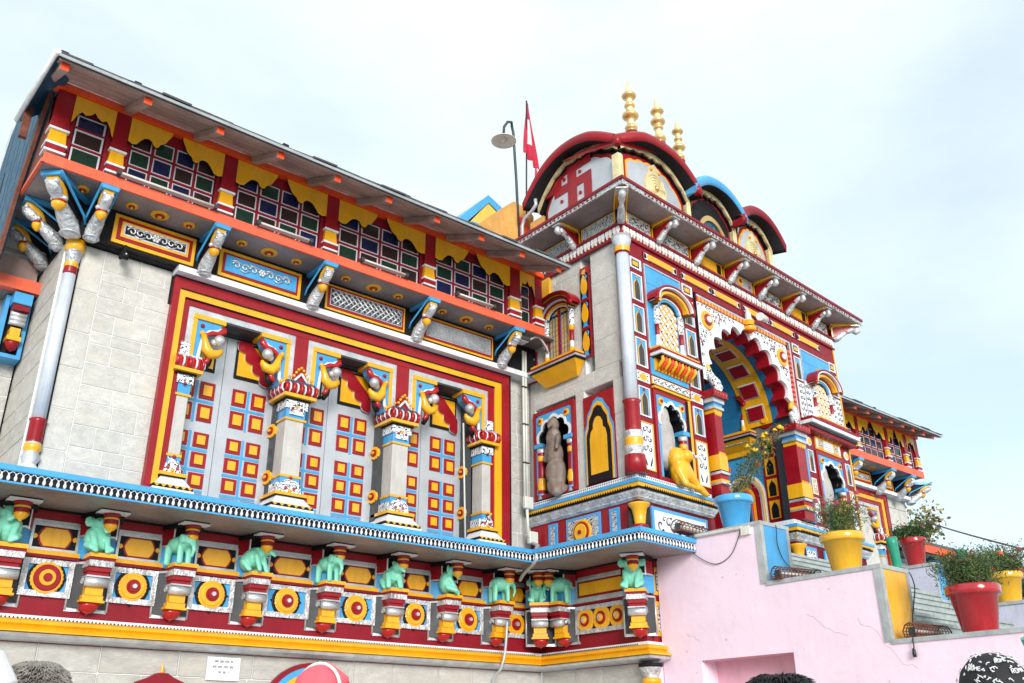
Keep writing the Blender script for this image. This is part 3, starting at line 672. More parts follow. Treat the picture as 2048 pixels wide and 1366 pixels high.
for a, b, c in leaves:
    g = G(WF); g.box(a, b, 2.4, 4.815, -.49, -.455, 'door_silver'); g.box(a, a+.008, 2.4, 4.8, -.456, -.452, 'conduit')
    dr = g.build('door', wing)
    g = G(WF)
    for z, big in ROWS:
        zb = z-(.108 if big else .09)
    for z0, z1, zs in ((3.63, 4.16, (3.902,)), (2.58, 3.52, (3.297, 3.05, 2.80))):
        g.box(c+.106, c+.136, z0, z1, -.46, -.449, 'blue')
        for zz in zs: g.box(c-.10, c+.106, zz-.016, zz+.016, -.46, -.447, 'blue'); g.box(c+.136, c+.35, zz-.016, zz+.016, -.46, -.447, 'blue')
    g.build('blue_lattice', dr)
    for z, big in ROWS:
        for x in (c, c+.243+.012): inst(tile if big else tiles, 'door_panel', dr, at(WF, x, -.455, z))
# dark jambs with rosettes, diagonal valances over the right leaves
for u in (4.80, 6.32, 7.80):
    g = G(WF); g.box(u, u+.11, 2.4, 4.82, -.50, -.33, 'dark_grey'); jb = g.build('jamb', wing)
    for z in (3.70, 3.10):
        g = G(WF @ Matrix.Translation((u, .40, z)) @ Matrix.Rotation(R(-78), 4, 'Z')); g.rosette(0, 0, 0, [(.085, 'yellow', .014), (.05, 'red', .01), (.022, 'yellow', .01)], 18, scal=(.1, 12)); g.build('rosette', jb)
for i, (a, b) in enumerate(((4.235, 4.70), (5.715, 6.205), (7.24, 7.70))):
    g = G(WF)
    g.box(a, b, 4.295, 4.79, -.46, -.44, 'black'); g.box(a+.03, b-.03, 4.335, 4.76, -.44, -.43, 'yellow'); v = g.build('valance', wing)
    g = G(WF); w = b-a; n = 4; low = []; x0, z0_, x1, z1_ = a+.035, 4.80, b+.005, 4.285
    dx, dz = x1-x0, z1_-z0_; nl = math.hypot(dx, dz); nx, nz_ = dz/nl, -dx/nl
    for k in range(n):
        for j in range(7):
            t = (k+j/6)/n; q = .045+.055*math.sin(PI*j/6); low.append((x0+dx*t+nx*q, z0_+dz*t+nz_*q))
    g.poly([(x0, z0_), (x0+.13, z0_), (x1, z1_+.19), (x1, z1_)]+low[::-1], -.43, -.405, 'red', 'silver'); g.build('scalloped_board', v)
    g = G(WF); a2 = a-.72; g.box(a2, a2+.47, 4.295, 4.60, -.46, -.44, 'black'); g.box(a2+.03, a2+.44, 4.335, 4.57, -.44, -.43, 'yellow'); g.build('valance', wing)

# left corner pilaster
def pilaster(F, root, u, d, zt, zb, blue=True, r=.068):
    g = G(F)
    pr = []
    g.lathe([(r*.95, zb+.52, 'shaft_white'), (r*.95, zt-.42, 'shaft_white')], u, d, 24, wob=(.07, 14)); p = g.build('pilaster', root)
    g = G(F)
    g.lathe([(r*1.0, zt-.42, 'red'), (r*1.1, zt-.40, 'red'), (r*1.0, zt-.33, 'red'), (r*1.15, zt-.31, 'yellow'), (r*1.0, zt-.27, 'yellow'), (r*1.1, zt-.25, 'silver_carved'), (r*1.3, zt-.13, 'silver_carved'), (r*1.5, zt-.125, 'yellow'), (r*1.5, zt, 'yellow')], u, d, 16); g.build('capital', p)
    g = G(F)
    g.lathe([(r*1.2, zb-.1, 'white'), (r*1.25, zb+.02, 'white'), (r*.9, zb+.05, 'white'), (r*1.35, zb+.12, 'silver'), (r*1.0, zb+.18, 'silver'), (r*1.25, zb+.21, 'yellow'), (r*1.2, zb+.26, 'yellow'), (r*1.0, zb+.28, 'silver'), (r*1.12, zb+.30, 'red'), (r*1.12, zb+.50, 'red'), (r*1.3, zb+.53, 'red'), (r*.9, zb+.545, 'red')], u, d, 16, wob=(.04, 12)); g.build('pilaster_base', p)
pilaster(WF, wing, 2.08, -.14, 5.32, 2.66)
g = G(WF); g.box(2.155, 2.17, 2.6, 5.2, -.2, -.155, 'black'); g.build('corner_strip', wing)

# gallery (enclosed balcony) ------------------------------------------------
def band_white(F, root, a, b): g = G(F); g.box(a, b, 5.268, 5.345, -.5, .045, 'white'); g.build('white_band', root)
band_white(WF, wing, 3.20, 8.9)
g = G(WF); g.box(2.05, 8.9, 5.345, 5.80, -.3, 0, 'black'); g.build('frieze_band', wing)
BB = [2.18, 3.50, 4.97, 6.61, 8.17]
PN = [(2.40, 3.37, 'filigree_silver'), (3.68, 4.80, 'filigree_blue'), (5.17, 6.43, 'jali'), (6.74, 8.03, 'net')]
def frieze_relief(F, root, a, b, kind, z0=5.385, z1=5.755):
    g = G(F); q = g.panel(a, b, z0, z1, 0, [(0, 'yellow', .022), (.045, 'red', .012)] if kind != 'jali' and kind != 'net' else [(0, 'yellow', .022), (.03, 'red', .012)])
    if kind == 'filigree_silver': g.panel(a+.085, b-.085, z0+.085, z1-.085, .034, [(0, 'yellow', .006), (.025, 'silver', .006), (.02, 'black', .001)])
    elif kind == 'filigree_blue': g.panel(a+.075, b-.075, z0+.075, z1-.075, .034, [(0, 'blue', .006)])
    else: g.panel(a+.06, b-.06, z0+.06, z1-.06, .034, [(0, 'silver', .006), (.012, 'dark_grey', .002)])
    p = g.build('relief_panel', root)
    g = G(F)
    if kind.startswith('filigree'):    # carved scrolls
        n = 7; x0, x1 = a+.16, b-.16; cz = (z0+z1)/2; hh = (z1-z0)/2-.12
        for k in range(n):
            cx = x0+(x1-x0)*(k+.5)/n; s = 1 if k % 2 else -1
            if k == n//2:
                for t in range(6): g.ball(cx+.035*math.cos(t*PI/3), .052, cz+.035*math.sin(t*PI/3), .022, 'silver', seg=7, n=5)
                g.ball(cx, .055, cz, .02, 'silver', seg=7, n=5); continue
            P = []
            for t in range(12): aa = t*.62; rr_ = hh*.85*(1-t/14); P.append((cx+s*rr_*math.cos(aa)*1.0, .05, cz+rr_*math.sin(aa)))
            g.tube(P, .011, 'silver', 5)
            g.tube([(cx-.06, .048, cz-s*hh*.7), (cx, .05, cz-s*hh), (cx+.07, .048, cz-s*hh*.4)], .009, 'silver', 5)
        g.build('carving', p)
    elif kind == 'jali':
        x0, x1, y0, y1 = a+.075, b-.075, z0+.075, z1-.075; st = .084; h = y1-y0
        def seg(p, q):
            g.tube([(p[0], .046, p[1]), (q[0], .046, q[1])], .0125, 'silver', 4)
        k = x0-h
        while k < x1:
            for s in (1, -1):
                p1 = [k, y0 if s > 0 else y1]; q1 = [k+h, y1 if s > 0 else y0]
                if p1[0] < x0: p1[1] += s*(x0-p1[0]); p1[0] = x0
                if q1[0] > x1: q1[1] -= s*(q1[0]-x1); q1[0] = x1
                if q1[0] > p1[0]+.005: seg(p1, q1)
            k += st
        g.build('lattice', p)
    else:
        x0, x1, y0, y1 = a+.075, b-.075, z0+.075, z1-.075; st = .026; rr = random.Random(4); x = x0
        while x < x1-.01:
            z = y0
            while z < y1-.01:
                e = rr.uniform(-.004, .004); g.tube([(x, .044, z), (x+st*.5, .046, z+st*.5+e), (x+st, .044, z+e)], .0052, 'silver', 4, cap=False); g.tube([(x+st, .044, z), (x+st*.5+e, .046, z+st*.5), (x, .044, z+st)], .0052, 'silver', 4, cap=False); z += st
            x += st
        g.build('lattice', p)
for a, b, k in PN: frieze_relief(WF, wing, a, b, k)
def gallery_bracket():
    g = G()
    # side plate with blue stepped edge
    for s in (-1, 1):
        g.tube([(s*.09, .0, 5.48), (s*.09, .05, 5.56), (s*.09, .46, 5.775), (s*.09, .50, 5.79)], .016, 'blue', 4)
    g.box(-.09, .09, 5.745, 5.80, -.02, .50, 'blue')
    pl = [(-.085, 0), (.085, 0)]
    def prof(pts, w, m):    # profile in (d, z) extruded across u
        a = [g.p(-w, d, z) for d, z in pts]; b = [g.p(w, d, z) for d, z in pts]; n = len(pts); g.face(a, m); g.face(b[::-1], m)
        for i in range(n): j = (i+1) % n; g.face((a[i], b[i], b[j], a[j]), m)
    prof([(0, 5.745), (.44, 5.745), (.30, 5.66), (.16, 5.52), (0, 5.47)], .05, 'black')
    g.tube([(0, .47, 5.735), (0, .40, 5.715), (0, .33, 5.675), (0, .27, 5.62), (0, .24, 5.56)], .06, 'yellow', 8, rs=[.055, .065, .065, .055, .035])
    g.tube([(0, .475, 5.70), (0, .45, 5.665), (0, .39, 5.63), (0, .32, 5.58), (0, .25, 5.52), (0, .17, 5.46), (0, .09, 5.40), (0, .04, 5.33), (0, .03, 5.29)], .07, 'silver_carved', 10, rs=[.03, .055, .065, .05, .065, .08, .085, .08, .06])
    for x, d, z, r in ((-.035, .455, 5.69, .032), (.035, .455, 5.69, .032), (0, .39, 5.645, .05), (-.05, .31, 5.585, .03), (.05, .31, 5.585, .03)): g.ball(x, d, z, r, 'silver', seg=9, n=6)
    for k in range(4): g.lathe([(.088-.008*k, -.008, 'silver'), (.095-.008*k, 0, 'silver'), (.088-.008*k, .008, 'silver')], 0, .055+.012*k, 10, z=5.32+.05*k)
    g.lathe([(.001, .055, 'red'), (.045, .045, 'red'), (.062, .02, 'red'), (.06, -.005, 'red'), (.064, -.01, 'yellow'), (.058, -.045, 'yellow'), (.035, -.075, 'yellow'), (.001, -.10, 'yellow')], 0, .30, 14, z=5.535)
    return g.mesh('gallery_bracket')
gbm = gallery_bracket()
for u in BB: inst(gbm, 'gallery_bracket', wing, at(WF, u, 0, 0))
g1 = inst(gbm, 'gallery_bracket', wing, at(FR(2.02, 10.05, -45), 0, 0, 0) @ Matrix.Diagonal((1.25, 1.25, 1, 1)))
inst(gbm, 'gallery_bracket', wing, at(FR(2.0, 10.40, -90), 0, 0, 0)); inst(gbm, 'gallery_bracket', wing, at(FR(2.0, 11.0, -90), 0, 0, 0))
# slab, fascia, beam
g = G(WF); g.box(1.48, 8.9, 5.805, 5.83, -2, .475, 'soffit'); g.build('gallery_floor', wing)
g = G(WF); g.box(1.455, 8.66, 5.80, 5.925, .475, .505, 'salmon_lit_orange'); g.box(1.44, 1.475, 5.80, 5.85, -1.9, .50, 'salmon_lit_orange'); g.build('fascia_board', wing)
g = G(WF); g.box(1.385, 8.66, 6.79, 6.868, .40, .515, 'orange'); g.build('eave_beam', wing)
def med(F, root, u, d, r):
    g = G(F @ Matrix.Translation((u, -d, 5.8045)) @ Matrix.Rotation(R(90), 4, 'X')); 
    g.rosette(0, 0, 0, [(r, 'yellow', .012), (r*.55, 'red', .008), (r*.25, 'yellow', .006)], 20, scal=(.08, 16)); g.build('soffit_rosette', root)
for u, r in ((1.96, .065), (2.505, .065), (2.832, .10), (3.185, .065), (3.858, .065), (4.227, .10), (4.606, .065), (5.34, .065), (5.776, .10), (6.176, .065), (6.931, .065), (7.364, .10), (7.79, .065), (8.42, .065)):
    med(WF, wing, u, .22, r)
def post(F, root, a, b, d=.44):
    g = G(F); g.box(a, b, 6.35, 6.79, d-.16, d+.03, 'red'); g.box(a-.012, b+.012, 6.30, 6.3495, d-.16, d+.042, 'red'); g.box(a+.01, b-.01, 5.925, 6.30, d-.15, d, 'red'); p = g.build('post', root)
    g = G(F); w0, w1 = a+.005, b-.005; c = (a+b)/2
    top = [g.p(x, dd, 6.255) for x, dd in ((w0+.002, d+.03), (w1-.002, d+.03), (w1-.002, d-.1), (w0+.002, d-.1))]; bot = [g.p(x, dd, 6.085) for x, dd in ((w0-.012, d+.045), (w1+.012, d+.045), (w1+.012, d-.1), (w0-.012, d-.1))]
    for i in range(4): g.face((top[i], bot[i], bot[(i+1) % 4], top[(i+1) % 4]), 'pale_yellow' if False else 'yellow')
    g.box(a-.015, b+.015, 6.2555, 6.282, d-.12, d+.055, 'white'); g.box(a-.02, b+.02, 6.058, 6.0845, d-.12, d+.06, 'white'); g.box(a-.01, b+.01, 5.99, 6.0575, d-.12, d+.045, 'red'); g.box(a-.02, b+.02, 5.965, 5.9895, d-.12, d+.055, 'white'); g.build('pedestal', p)
PO = [(1.46, 1.64), (2.10, 2.26), (3.41, 3.575), (4.85, 5.02), (6.43, 6.60), (8.0, 8.19), (8.50, 8.65)]
for a, b in PO: post(WF, wing, a, b)
def pane_mesh(m, w=.205, h=.20):
    g = G(); g.box(-w/2, w/2, -h/2, h/2, -.01, .004, m); g.frame(-w/2, w/2, -h/2, h/2, .013, -.005, .010, 'pane_rim'); return g.mesh('pane')
PM_ = {k: [pane_mesh('glass_'+k, .205, .20), pane_mesh('glass_'+k, .165, .20), pane_mesh('glass_'+k, .30, .20)] for k in ('green', 'blue', 'brown')}
def valance_pts(u0, u1, z, side):
    """yellow hanging board, deep at the post and thin at the middle"""
    w = u1-u0; P = [(0, 0), (0, -.33), (.1, -.35), (.2, -.335), (.28, -.27), (.36, -.22), (.45, -.205), (.53, -.22), (.58, -.265), (.64, -.285), (.70, -.27), (.74, -.225), (.80, -.205), (.86, -.175), (.91, -.12), (.97, -.06), (1.0, 0)]
    return [((u0+w*x) if side > 0 else (u1-w*x), z+d) for x, d in P]
def window(F, root, a, b, cols, rows=3, d=.40, order=None, small=False, zlo=5.955):
    g = G(F); g.box(a, b, 5.925, 6.79, d-.03, d-.02, 'maroon')
    w = (b-a-.10)/cols; zs = [6.062, 6.30, 6.535]
    if cols == 1: zs = [6.062, 6.295, 6.49]
    g.box(a, a+.05, 5.925, 6.79, d-.03, d+.03, 'maroon'); g.box(b-.05, b, 5.925, 6.79, d-.03, d+.03, 'maroon'); g.box(a+.05, b-.05, 6.65, 6.79, d-.03, d+.01, 'maroon')
    for i in range(1, cols): g.box(a+.05+i*w-.012, a+.05+i*w+.012, 5.925, 6.65, d-.02, d+.02, 'maroon')
    for z in (6.18, 6.418): g.box(a+.05, b-.05, z-.012, z+.012, d-.02, d+.016, 'maroon')
    wd = g.build('window', root)
    rr = random.Random(int(a*100))
    for i in range(cols):
        for j, z in enumerate(zs):
            k = (order[j][i] if order else rr.choice('gbr')); c = {'g': 'green', 'b': 'blue', 'r': 'brown'}[k]
            M = at(F, a+.05+(i+.5)*w, d, z) @ Matrix.Scale((w-.035)/.205, 4, (1, 0, 0))
            inst(PM_[c][0], 'pane', wd, M)
    g = G(F)
    if cols > 1:
        g.poly(valance_pts(a, a+(b-a)*.43, 6.785, 1), d+.05, d+.075, 'yellow', 'black'); g.poly(valance_pts(a+(b-a)*.53, b, 6.785, -1), d+.05, d+.075, 'yellow', 'black')
    else:
        w = b-a; c = (a+b)/2; P = [(a, 6.785), (a, 6.42), (a+.03*w, 6.44), (a+.10*w, 6.53), (a+.2*w, 6.60), (a+.3*w, 6.57), (a+.42*w, 6.60), (c, 6.65)]
        g.poly(P+[(2*c-x, z) for x, z in P[::-1][1:]], d+.05, d+.075, 'yellow', 'black')
    g.build('scalloped_board', wd)
window(WF, wing, 1.645, 2.095, 1, order=['g', 'r', 'b'])
window(WF, wing, 2.265, 3.405, 4, order=['bgbr', 'gbrg', 'rgbr'])
window(WF, wing, 3.58, 4.845, 4, order=['grgb', 'rbrg', 'bgbr'])
window(WF, wing, 5.025, 6.425, 4, order=['grgr', 'rbrg', 'brbr'])
window(WF, wing, 6.605, 7.995, 4, order=['brgr', 'gbrg', 'rgbr'])
window(WF, wing, 8.195, 8.495, 1, order=['g', 'r', 'b'])
g = G(WF); g.box(1.46, 1.50, 5.925, 6.79, -1.8, .40, 'rust'); g.box(1.43, 1.46, 5.83, 6.86, -1.9, -1.8, 'rafter_wood'); g.build('side_wall', wing)
# roof: rafters, soffit boards and covering.  slope rises inwards
def RZ(y, y0=8.70, z0=6.57, k=.44): return z0+(y-y0)*k
def roofset(root, RX, xl, xr, y0, zf, hip=True, slate_lift=.07, stubs=()):
    rm = G()
    L_ = 1.05
    a = [rm.p(sx*.042, dd, zz) for dd, zz in ((0, -.085), (0, 0), (-L_, .44*L_), (-L_, .44*L_-.085)) for sx in (-1, 1)]
    rm.face((a[0], a[1], a[3], a[2]), 'orange'); rm.face((a[0], a[2], a[4], a[6]), 'rafter_wood'); rm.face((a[1], a[7], a[5], a[3]), 'rafter_wood'); rm.face((a[0], a[6], a[7], a[1]), 'rafter_wood')
    rm = rm.mesh('rafter')
    for x in RX: inst(rm, 'rafter', root, FR(x, y0, 0, zf+.045))
    # soffit boards
    nb = 5
    for k in range(nb):
        g = G(); ya, yb = y0-.05+k*.205, y0-.05+(k+1)*.205-.01; z = lambda y: zf+.05+(y-y0)*.44
        if True:
            v = [g.p(x, -y, z(y)+e) for y, e in ((ya, 0), (yb, 0), (yb, .02), (ya, .02)) for x in (xl+.02, xr)]
            for q in ((0, 1, 3, 2), (2, 3, 5, 4), (4, 5, 7, 6), (6, 7, 1, 0)): g.face([v[i] for i in q], 'rafter_wood' if k not in (3, 4) else 'silver')
        g.build('soffit_board', root)
    g = G(); z = lambda y: zf+.08+(y-y0)*.44; yr = y0+4.2
    v = [g.p(x+((yr-y0+.1) if hip and y == yr and x == xl else 0), -y, z(y)+e) for y, e in ((y0-.10, 0), (yr, 0), (yr, .035), (y0-.10, .035)) for x in (xl, xr)]
    for q in ((0, 1, 3, 2), (2, 3, 5, 4), (4, 5, 7, 6), (6, 7, 1, 0)): g.face([v[i] for i in q], 'roof_metal')
    g.face((v[0], v[2], v[4], v[6]), 'white'); g.face((v[1], v[3], v[5], v[7]), 'white'); rf = g.build('roof', root)
    # slates laid over it, uneven along the eave
    sl = G(); sl.box(-.5, .5, 0, .02, -.45, 0, 'slate'); sl = sl.mesh('slate'); rr = random.Random(9); x = xl+.02
    while x < xr-.05:
        w = rr.uniform(.22, .42); w = min(w, xr-x)
        M = FR(x+w/2, y0-.09-rr.uniform(-.01, .03), rr.uniform(-1.5, 1.5), z(y0-.10)+.036+rr.uniform(0, .012)) @ Matrix.Rotation(math.atan(.44)+rr.uniform(-.02, .02), 4, 'X') @ Matrix.Rotation(R(rr.uniform(-1, 1)), 4, 'Y') @ Matrix.Diagonal((w, 1, 1, 1))
        inst(sl, 'slate', root, M); x += w*.97
    for x in stubs:
        g = G(FR(x, y0-.05, 0, z(y0-.1)+.05)); g.box(-.04, .04, 0, .075, -.07, .0, 'black'); g.build('roof_clamp', root, bevel=.01)
    return rf
roofset(wing, [1.335, 2.195, 3.02, 3.77, 4.54, 5.29, 6.05, 6.80, 7.54, 8.25], 1.24, 8.42, 8.70, 6.475, stubs=(1.30, 2.05, 3.80, 5.55, 7.25))
# left side: teal boarding under the hipped roof, white verge
SL = Matrix(((0, 1, 0, 1.43), (-1, 0, 0, 0), (0, 0, 1, 0), (0, 0, 0, 1)))     # u = -y, faces -x
tz = lambda y: 6.86+(y-9.7)*.42 if y < 12 else 7.82-(y-12)*2.1
bz = lambda y: 6.86-(y-9.7)*1.62 if y < 10.4 else (5.73-(y-10.4)*3 if y < 10.62 else 5.05)
for k in range(14):      # upright boards
    ya, yb = 9.72+k*.215, 9.72+(k+1)*.215-.006
    g = G(SL); g.poly([(-ya, tz(ya)), (-ya, bz(ya)-.001), (-yb, bz(yb)), (-yb, tz(yb))], -.03, .004*(k % 3), 'teal'); g.build('teal_board', wing)
g = G(SL); g.poly([(-9.62, 6.90), (-10.30, 5.80), (-10.52, 5.1), (-10.62, 5.1), (-10.42, 5.80), (-9.74, 6.90)], 0, .04, 'rust'); g.build('brown_batten', wing)
g = G(); g.tube([(1.225, -8.60, 6.56), (1.225, -10.28, 6.68)], .035, 'white', 4); g.build('verge_board', wing)
g = G(SL); g.poly([(-12.0, 7.80), (-12.0, 7.87), (-12.42, 7.05), (-12.95, 5.6), (-12.95, 5.4), (-12.38, 7.0)], -.03, .03, 'white'); g.build('verge_board', wing)
g = G(FR(1.27, 9.95)); g.box(-.03, .05, 6.3, 6.82, -.06, 0, 'rust'); g.box(-.045, .065, 6.82, 6.86, -.07, .01, 'pale_yellow'); g.build('roof_post', wing)

g = G(); q = [g.p(x, -y, z) for x, y, z in ((1.24, 8.66, 6.53), (1.50, 9.0, 6.74), (1.50, 10.35, 6.98), (1.24, 10.28, 6.66))]; g.face(q, 'teal'); g.build('side_soffit', wing)
# gallery light battens resting on the fascia
TL = []
for i, (a, b, z, w_) in enumerate(((2.22, 3.35, 5.955, 'first'), (3.90, 4.62, 5.955, 'second'), (5.38, 6.08, 5.955, 'third'), (6.95, 7.62, 5.955, 'fourth'))):
    t = thing('tube_light', 'grey tube light on the orange board, below the '+('leftmost', 'second', 'third', 'fourth')[i]+' wide gallery window from the left', 'tube light', FR((a+b)/2, 9.47, 0, z), 'tube lights along the gallery')
    g = G(WF); g.box(a, b, z-.02, z+.022, .515, .56, 'conduit'); g.build('batten', t); g = G(WF); g.tube([(a+.03, .575, z-.005), (b-.03, .575, z-.005)], .014, 'plastic_white', 8); g.build('tube', t)
    g = G(WF); g.box(a-.02, a+.02, z-.026, z+.026, .51, .585, 'dark_grey'); g.build('end_cap', t); g = G(WF); g.box(b-.02, b+.02, z-.026, z+.026, .51, .585, 'dark_grey'); g.build('end_cap', t)
# ------------------------------------------------------------------ gateway tower
tower = thing('gateway_tower', 'tall painted gateway block with cusped entrance arch, canopied windows and bracketed silver eave', 'gateway', TF @ Matrix.Translation((3.1, 0, GZ)))
TW = 6.24
def arc(cu, cz, hw, rise, n=28, foot=None, a0=0.0):
    P = [(cu+hw*math.cos(PI-a0-(PI-2*a0)*i/n), cz+rise*math.sin(PI-a0-(PI-2*a0)*i/n)) for i in range(n+1)]
    if foot is not None: P = [(P[0][0], foot)]+P+[(P[-1][0], foot)]
    return P
def core(pts, z0, z1, m, name, root):
    g = G(); a = [len(g.v)+i for i in range(len(pts))]
    for x, y in pts: g.v.append(Vector((x, y, z0)))
    b = [len(g.v)+i for i in range(len(pts))]
    for x, y in pts: g.v.append(Vector((x, y, z1)))
    for i in range(len(pts)): j = (i+1) % len(pts); g.face((a[i], a[j], b[j], b[i]), m)
    g.face(b, m); return g.build(name, root)
core([(9.42, 8.52), TP(1.5, -.47), TP(1.5, -3.4), (9.42, 11.4)], 2.3, 7.46, 'black', 'core_wall', tower)
core([TP(4.75, -.47), TP(TW-.05, -.47), TP(TW-.05, -3.4), TP(4.75, -3.4)], 2.3, 7.46, 'black', 'core_wall', tower)
g = G(SF); g.box(.0, 2.08, 6.985, 7.46, -.5, -.03, 'mortar_dark'); g.box(.0, 2.08, 2.3, 3.36, -.5, -.03, 'mortar_dark'); g.box(-.5, .0, 2.3, 7.46, -.5, -.03, 'mortar_dark'); g.build('wall', tower)
# upper plinth bands wrap round the corner
UP = [(8.9, 10.15), (8.9, 8.02), TP(1.62), TP(1.62, -1.0)]
UP2 = [TP(3.92, -1.2), TP(3.92), TP(TW), TP(TW, -1.5)]
for pth in (UP, UP2):
    g = G()
    g.mold(pth, [(0, 2.40), (.0, 3.0)], 'red'); g.build('dado', tower)
    g = G(); g.mold(pth, [(0, 3.00), (.02, 3.0), (.05, 3.03), (.05, 3.045), (.085, 3.10), (.085, 3.129)], 'silver_carved'); g.build('silver_band', tower)
    g = G(); g.mold(pth, [(.085, 3.1292), (.10, 3.1292), (.10, 3.15)], 'black'); g.mold(pth, [(.103, 3.15), (.115, 3.152), (.115, 3.207)], 'yellow'); g.mold(pth, [(.115, 3.2072), (.13, 3.2072), (.13, 3.252), (0, 3.26)], 'blue'); g.build('painted_bands', tower)
    g = G(); g.mold(pth, [(0, 3.26), (.03, 3.26), (.03, 3.345), (0, 3.35)], 'white'); g.build('white_step', tower)
g = G()
for A, B, off, m in ((UP[0], UP[1], .1005, 'black'), (UP[1], UP[2], .1005, 'black'), (UP2[1], UP2[2], .1005, 'black')):
    for q, dg in along(A, B, .045, off):
        g.F = FR(q.x, q.y, dg); g.poly([(-.02, 3.150), (.02, 3.150), (0, 3.178)], 0, .018, 'black')
for A, B, off in ((UP[0], UP[1], .031), (UP[1], UP[2], .031), (UP2[1], UP2[2], .031)):
    for q, dg in along(A, B, .042, off):
        g.F = FR(q.x, q.y, dg); g.box(-.008, .008, 3.315, 3.331, 0, .002, 'black'); g.box(-.008, .008, 3.28, 3.296, 0, .002, 'black')
g.build('painted_teeth', tower, kind='stuff')
# dado panels
g = G(SF)
for a, b in ((.39, .57), (1.61, 1.79)): g.panel(a, b, 2.35, 2.965, 0, [(0, 'blue', .02), (.05, 'filigree_silver', .006)])
g.panel(.765, 1.435, 2.35, 2.97, 0, [(0, 'blue', .02), (.04, 'filigree_silver', .006)]); p = g.build('dado_panel', tower)
g = G(SF); g.rosette(1.09, 2.74, .026, [(.175, 'yellow', .015), (.15, 'red', .008), (.118, 'yellow', .008), (.03, 'red', .01)], 24, scal=(.04, 20)); g.build('roundel', p)
def vase(F, root, u, d, z0=2.4, z1=2.95):
    g = G(F); g.box(u-.14, u+.14, z0, z1, d-.12, d-.05, 'black')
    g.lathe([(.07, 0, 'yellow'), (.07, .20, 'yellow'), (.105, .21, 'red'), (.11, .24, 'red'), (.08, .26, 'red'), (.07, .27, 'yellow'), (.085, .38, 'yellow'), (.10, .46, 'yellow'), (.14, .51, 'yellow'), (.145, .53, 'yellow'), (.0, .54, 'yellow')], u, d, 18, z=z0); g.build('vase_column', root)
vase(FR(8.9, 8.02, -43), tower, 0, .05); vase(TF @ Matrix.Translation((3.92, 0, 0)) @ Matrix.Rotation(R(-45), 4, 'Z'), tower, 0, .05)
g = G(TF); g.panel(.24, 1.5, 2.35, 2.955, 0, [(0, 'blue', .02), (.05, 'white', .006)]); scroll_panel(g, .32, 1.42, 2.62, 2.88, .026, 'black', .07, .008)
g.build('dado_panel', tower)
g = G(TF); g.panel(4.12, 4.5, 2.35, 2.955, 0, [(0, 'blue', .02), (.05, 'filigree_white', .006)]); g.build('dado_panel', tower); g = G(TF); g.panel(4.75, 5.9, 2.35, 2.955, 0, [(0, 'blue', .02), (.05, 'filigree_white', .006)]); g.build('dado_panel', tower)

# ---- side face stones (leaving openings for what is set in)
def side_st(a, b, c, d_, s, h=(.35, .6), w=(.4, .8), m='white_stone'): stones(SF, tower, a, b, c, d_, -.03, m, h, w, .008, .006, s, 'mortar')
side_st(.0, .10, 3.35, 7.0, 21, w=(.1, .1), m='stone'); side_st(.10, 1.90, 4.80, 5.05, 22, h=(.25, .25), w=(.6, .9)); side_st(1.0, 1.18, 3.35, 4.80, 23, w=(.18, .18)); side_st(1.77, 1.95, 3.35, 4.80, 24, w=(.18, .18))
side_st(1.43, 1.95, 5.05, 6.98, 25, w=(.52, .52)); side_st(.10, .22, 5.05, 6.6, 26, w=(.12, .12)); side_st(.10, 1.22, 6.55, 6.98, 27, h=(.2, .2)); side_st(1.18, 1.24, 5.05, 6.6, 28, w=(.1, .1)); side_st(.22, 1.2, 4.97, 5.36, 29)
g = G(SF); g.box(.2, 1.2, 5.3, 6.6, -.03, -.015, 'white_stone'); g.box(.0, .55, 6.62, 6.95, -.02, .03, 'yellow'); g.box(.0, 1.0, 6.93, 6.975, -.02, .035, 'maroon'); g.build('wall_plaster', tower)

def small_niche(w=.25, h=.44, style=0):
    g = G(); g.frame(-w/2, w/2, -h/2, h/2, .018, 0, .016, 'white'); g.box(-w/2+.018, w/2-.018, -h/2+.018, h/2-.018, -.01, .004, 'blue' if style < 2 else 'red')
    P = [(-.07, -h/2+.02), (-.075, .02), (-.068, .07), (-.04, .105), (-.02, .12), (0, .155), (.02, .12), (.04, .105), (.068, .07), (.075, .02), (.07, -h/2+.02)]
    g.poly(P, 0, .012, 'yellow'); g.poly([(x*.76, (z-.012) if z > -h/2+.03 else z) for x, z in P], 0, .0165, 'dark_grey')
    if style == 0: g.ball(0, .014, .17, .014, 'yellow', seg=8, n=5)
    else: g.poly([(math.cos(k*PI/5+PI/2)*(.028 if k % 2 == 0 else .012), .175+math.sin(k*PI/5+PI/2)*(.028 if k % 2 == 0 else .012)) for k in range(10)], 0, .016, 'red')
    return g.mesh('niche_panel')
NM = [small_niche(style=k) for k in range(3)]
sq = G(); sq.frame(-.13, .13, -.09, .09, .02, 0, .016, 'white'); sq.box(-.11, .11, -.07, .07, -.01, .006, 'white'); sq.frame(-.085, .085, -.055, .055, .014, 0, .012, 'black'); sq.box(-.06, .06, -.035, .035, 0, .014, 'yellow'); sq = sq.mesh('square_panel')
sq2 = G(); sq2.frame(-.14, .14, -.075, .075, .014, 0, .016, 'white'); sq2.box(-.126, .126, -.061, .061, -.01, .006, 'white'); sq2.poly([(.08*math.cos(k*PI/8), .05*math.sin(k*PI/8)) for k in range(16)], 0, .014, 'yellow')
for sx in (-1, 1):
    for sz in (-1, 1): sq2.box(sx*.1-.012, sx*.1+.012, sz*.035-.008, sz*.035+.008, 0, .01, 'black')
sq2 = sq2.mesh('square_panel')
fl = G(); fl.frame(-.14, .14, -.34, .34, .014, 0, .018, 'yellow'); fl.box(-.126, .126, -.326, .326, -.01, .008, 'white')
scroll_panel(fl, -.12, .12, -.10, .31, .008, 'black', .05, .0075)
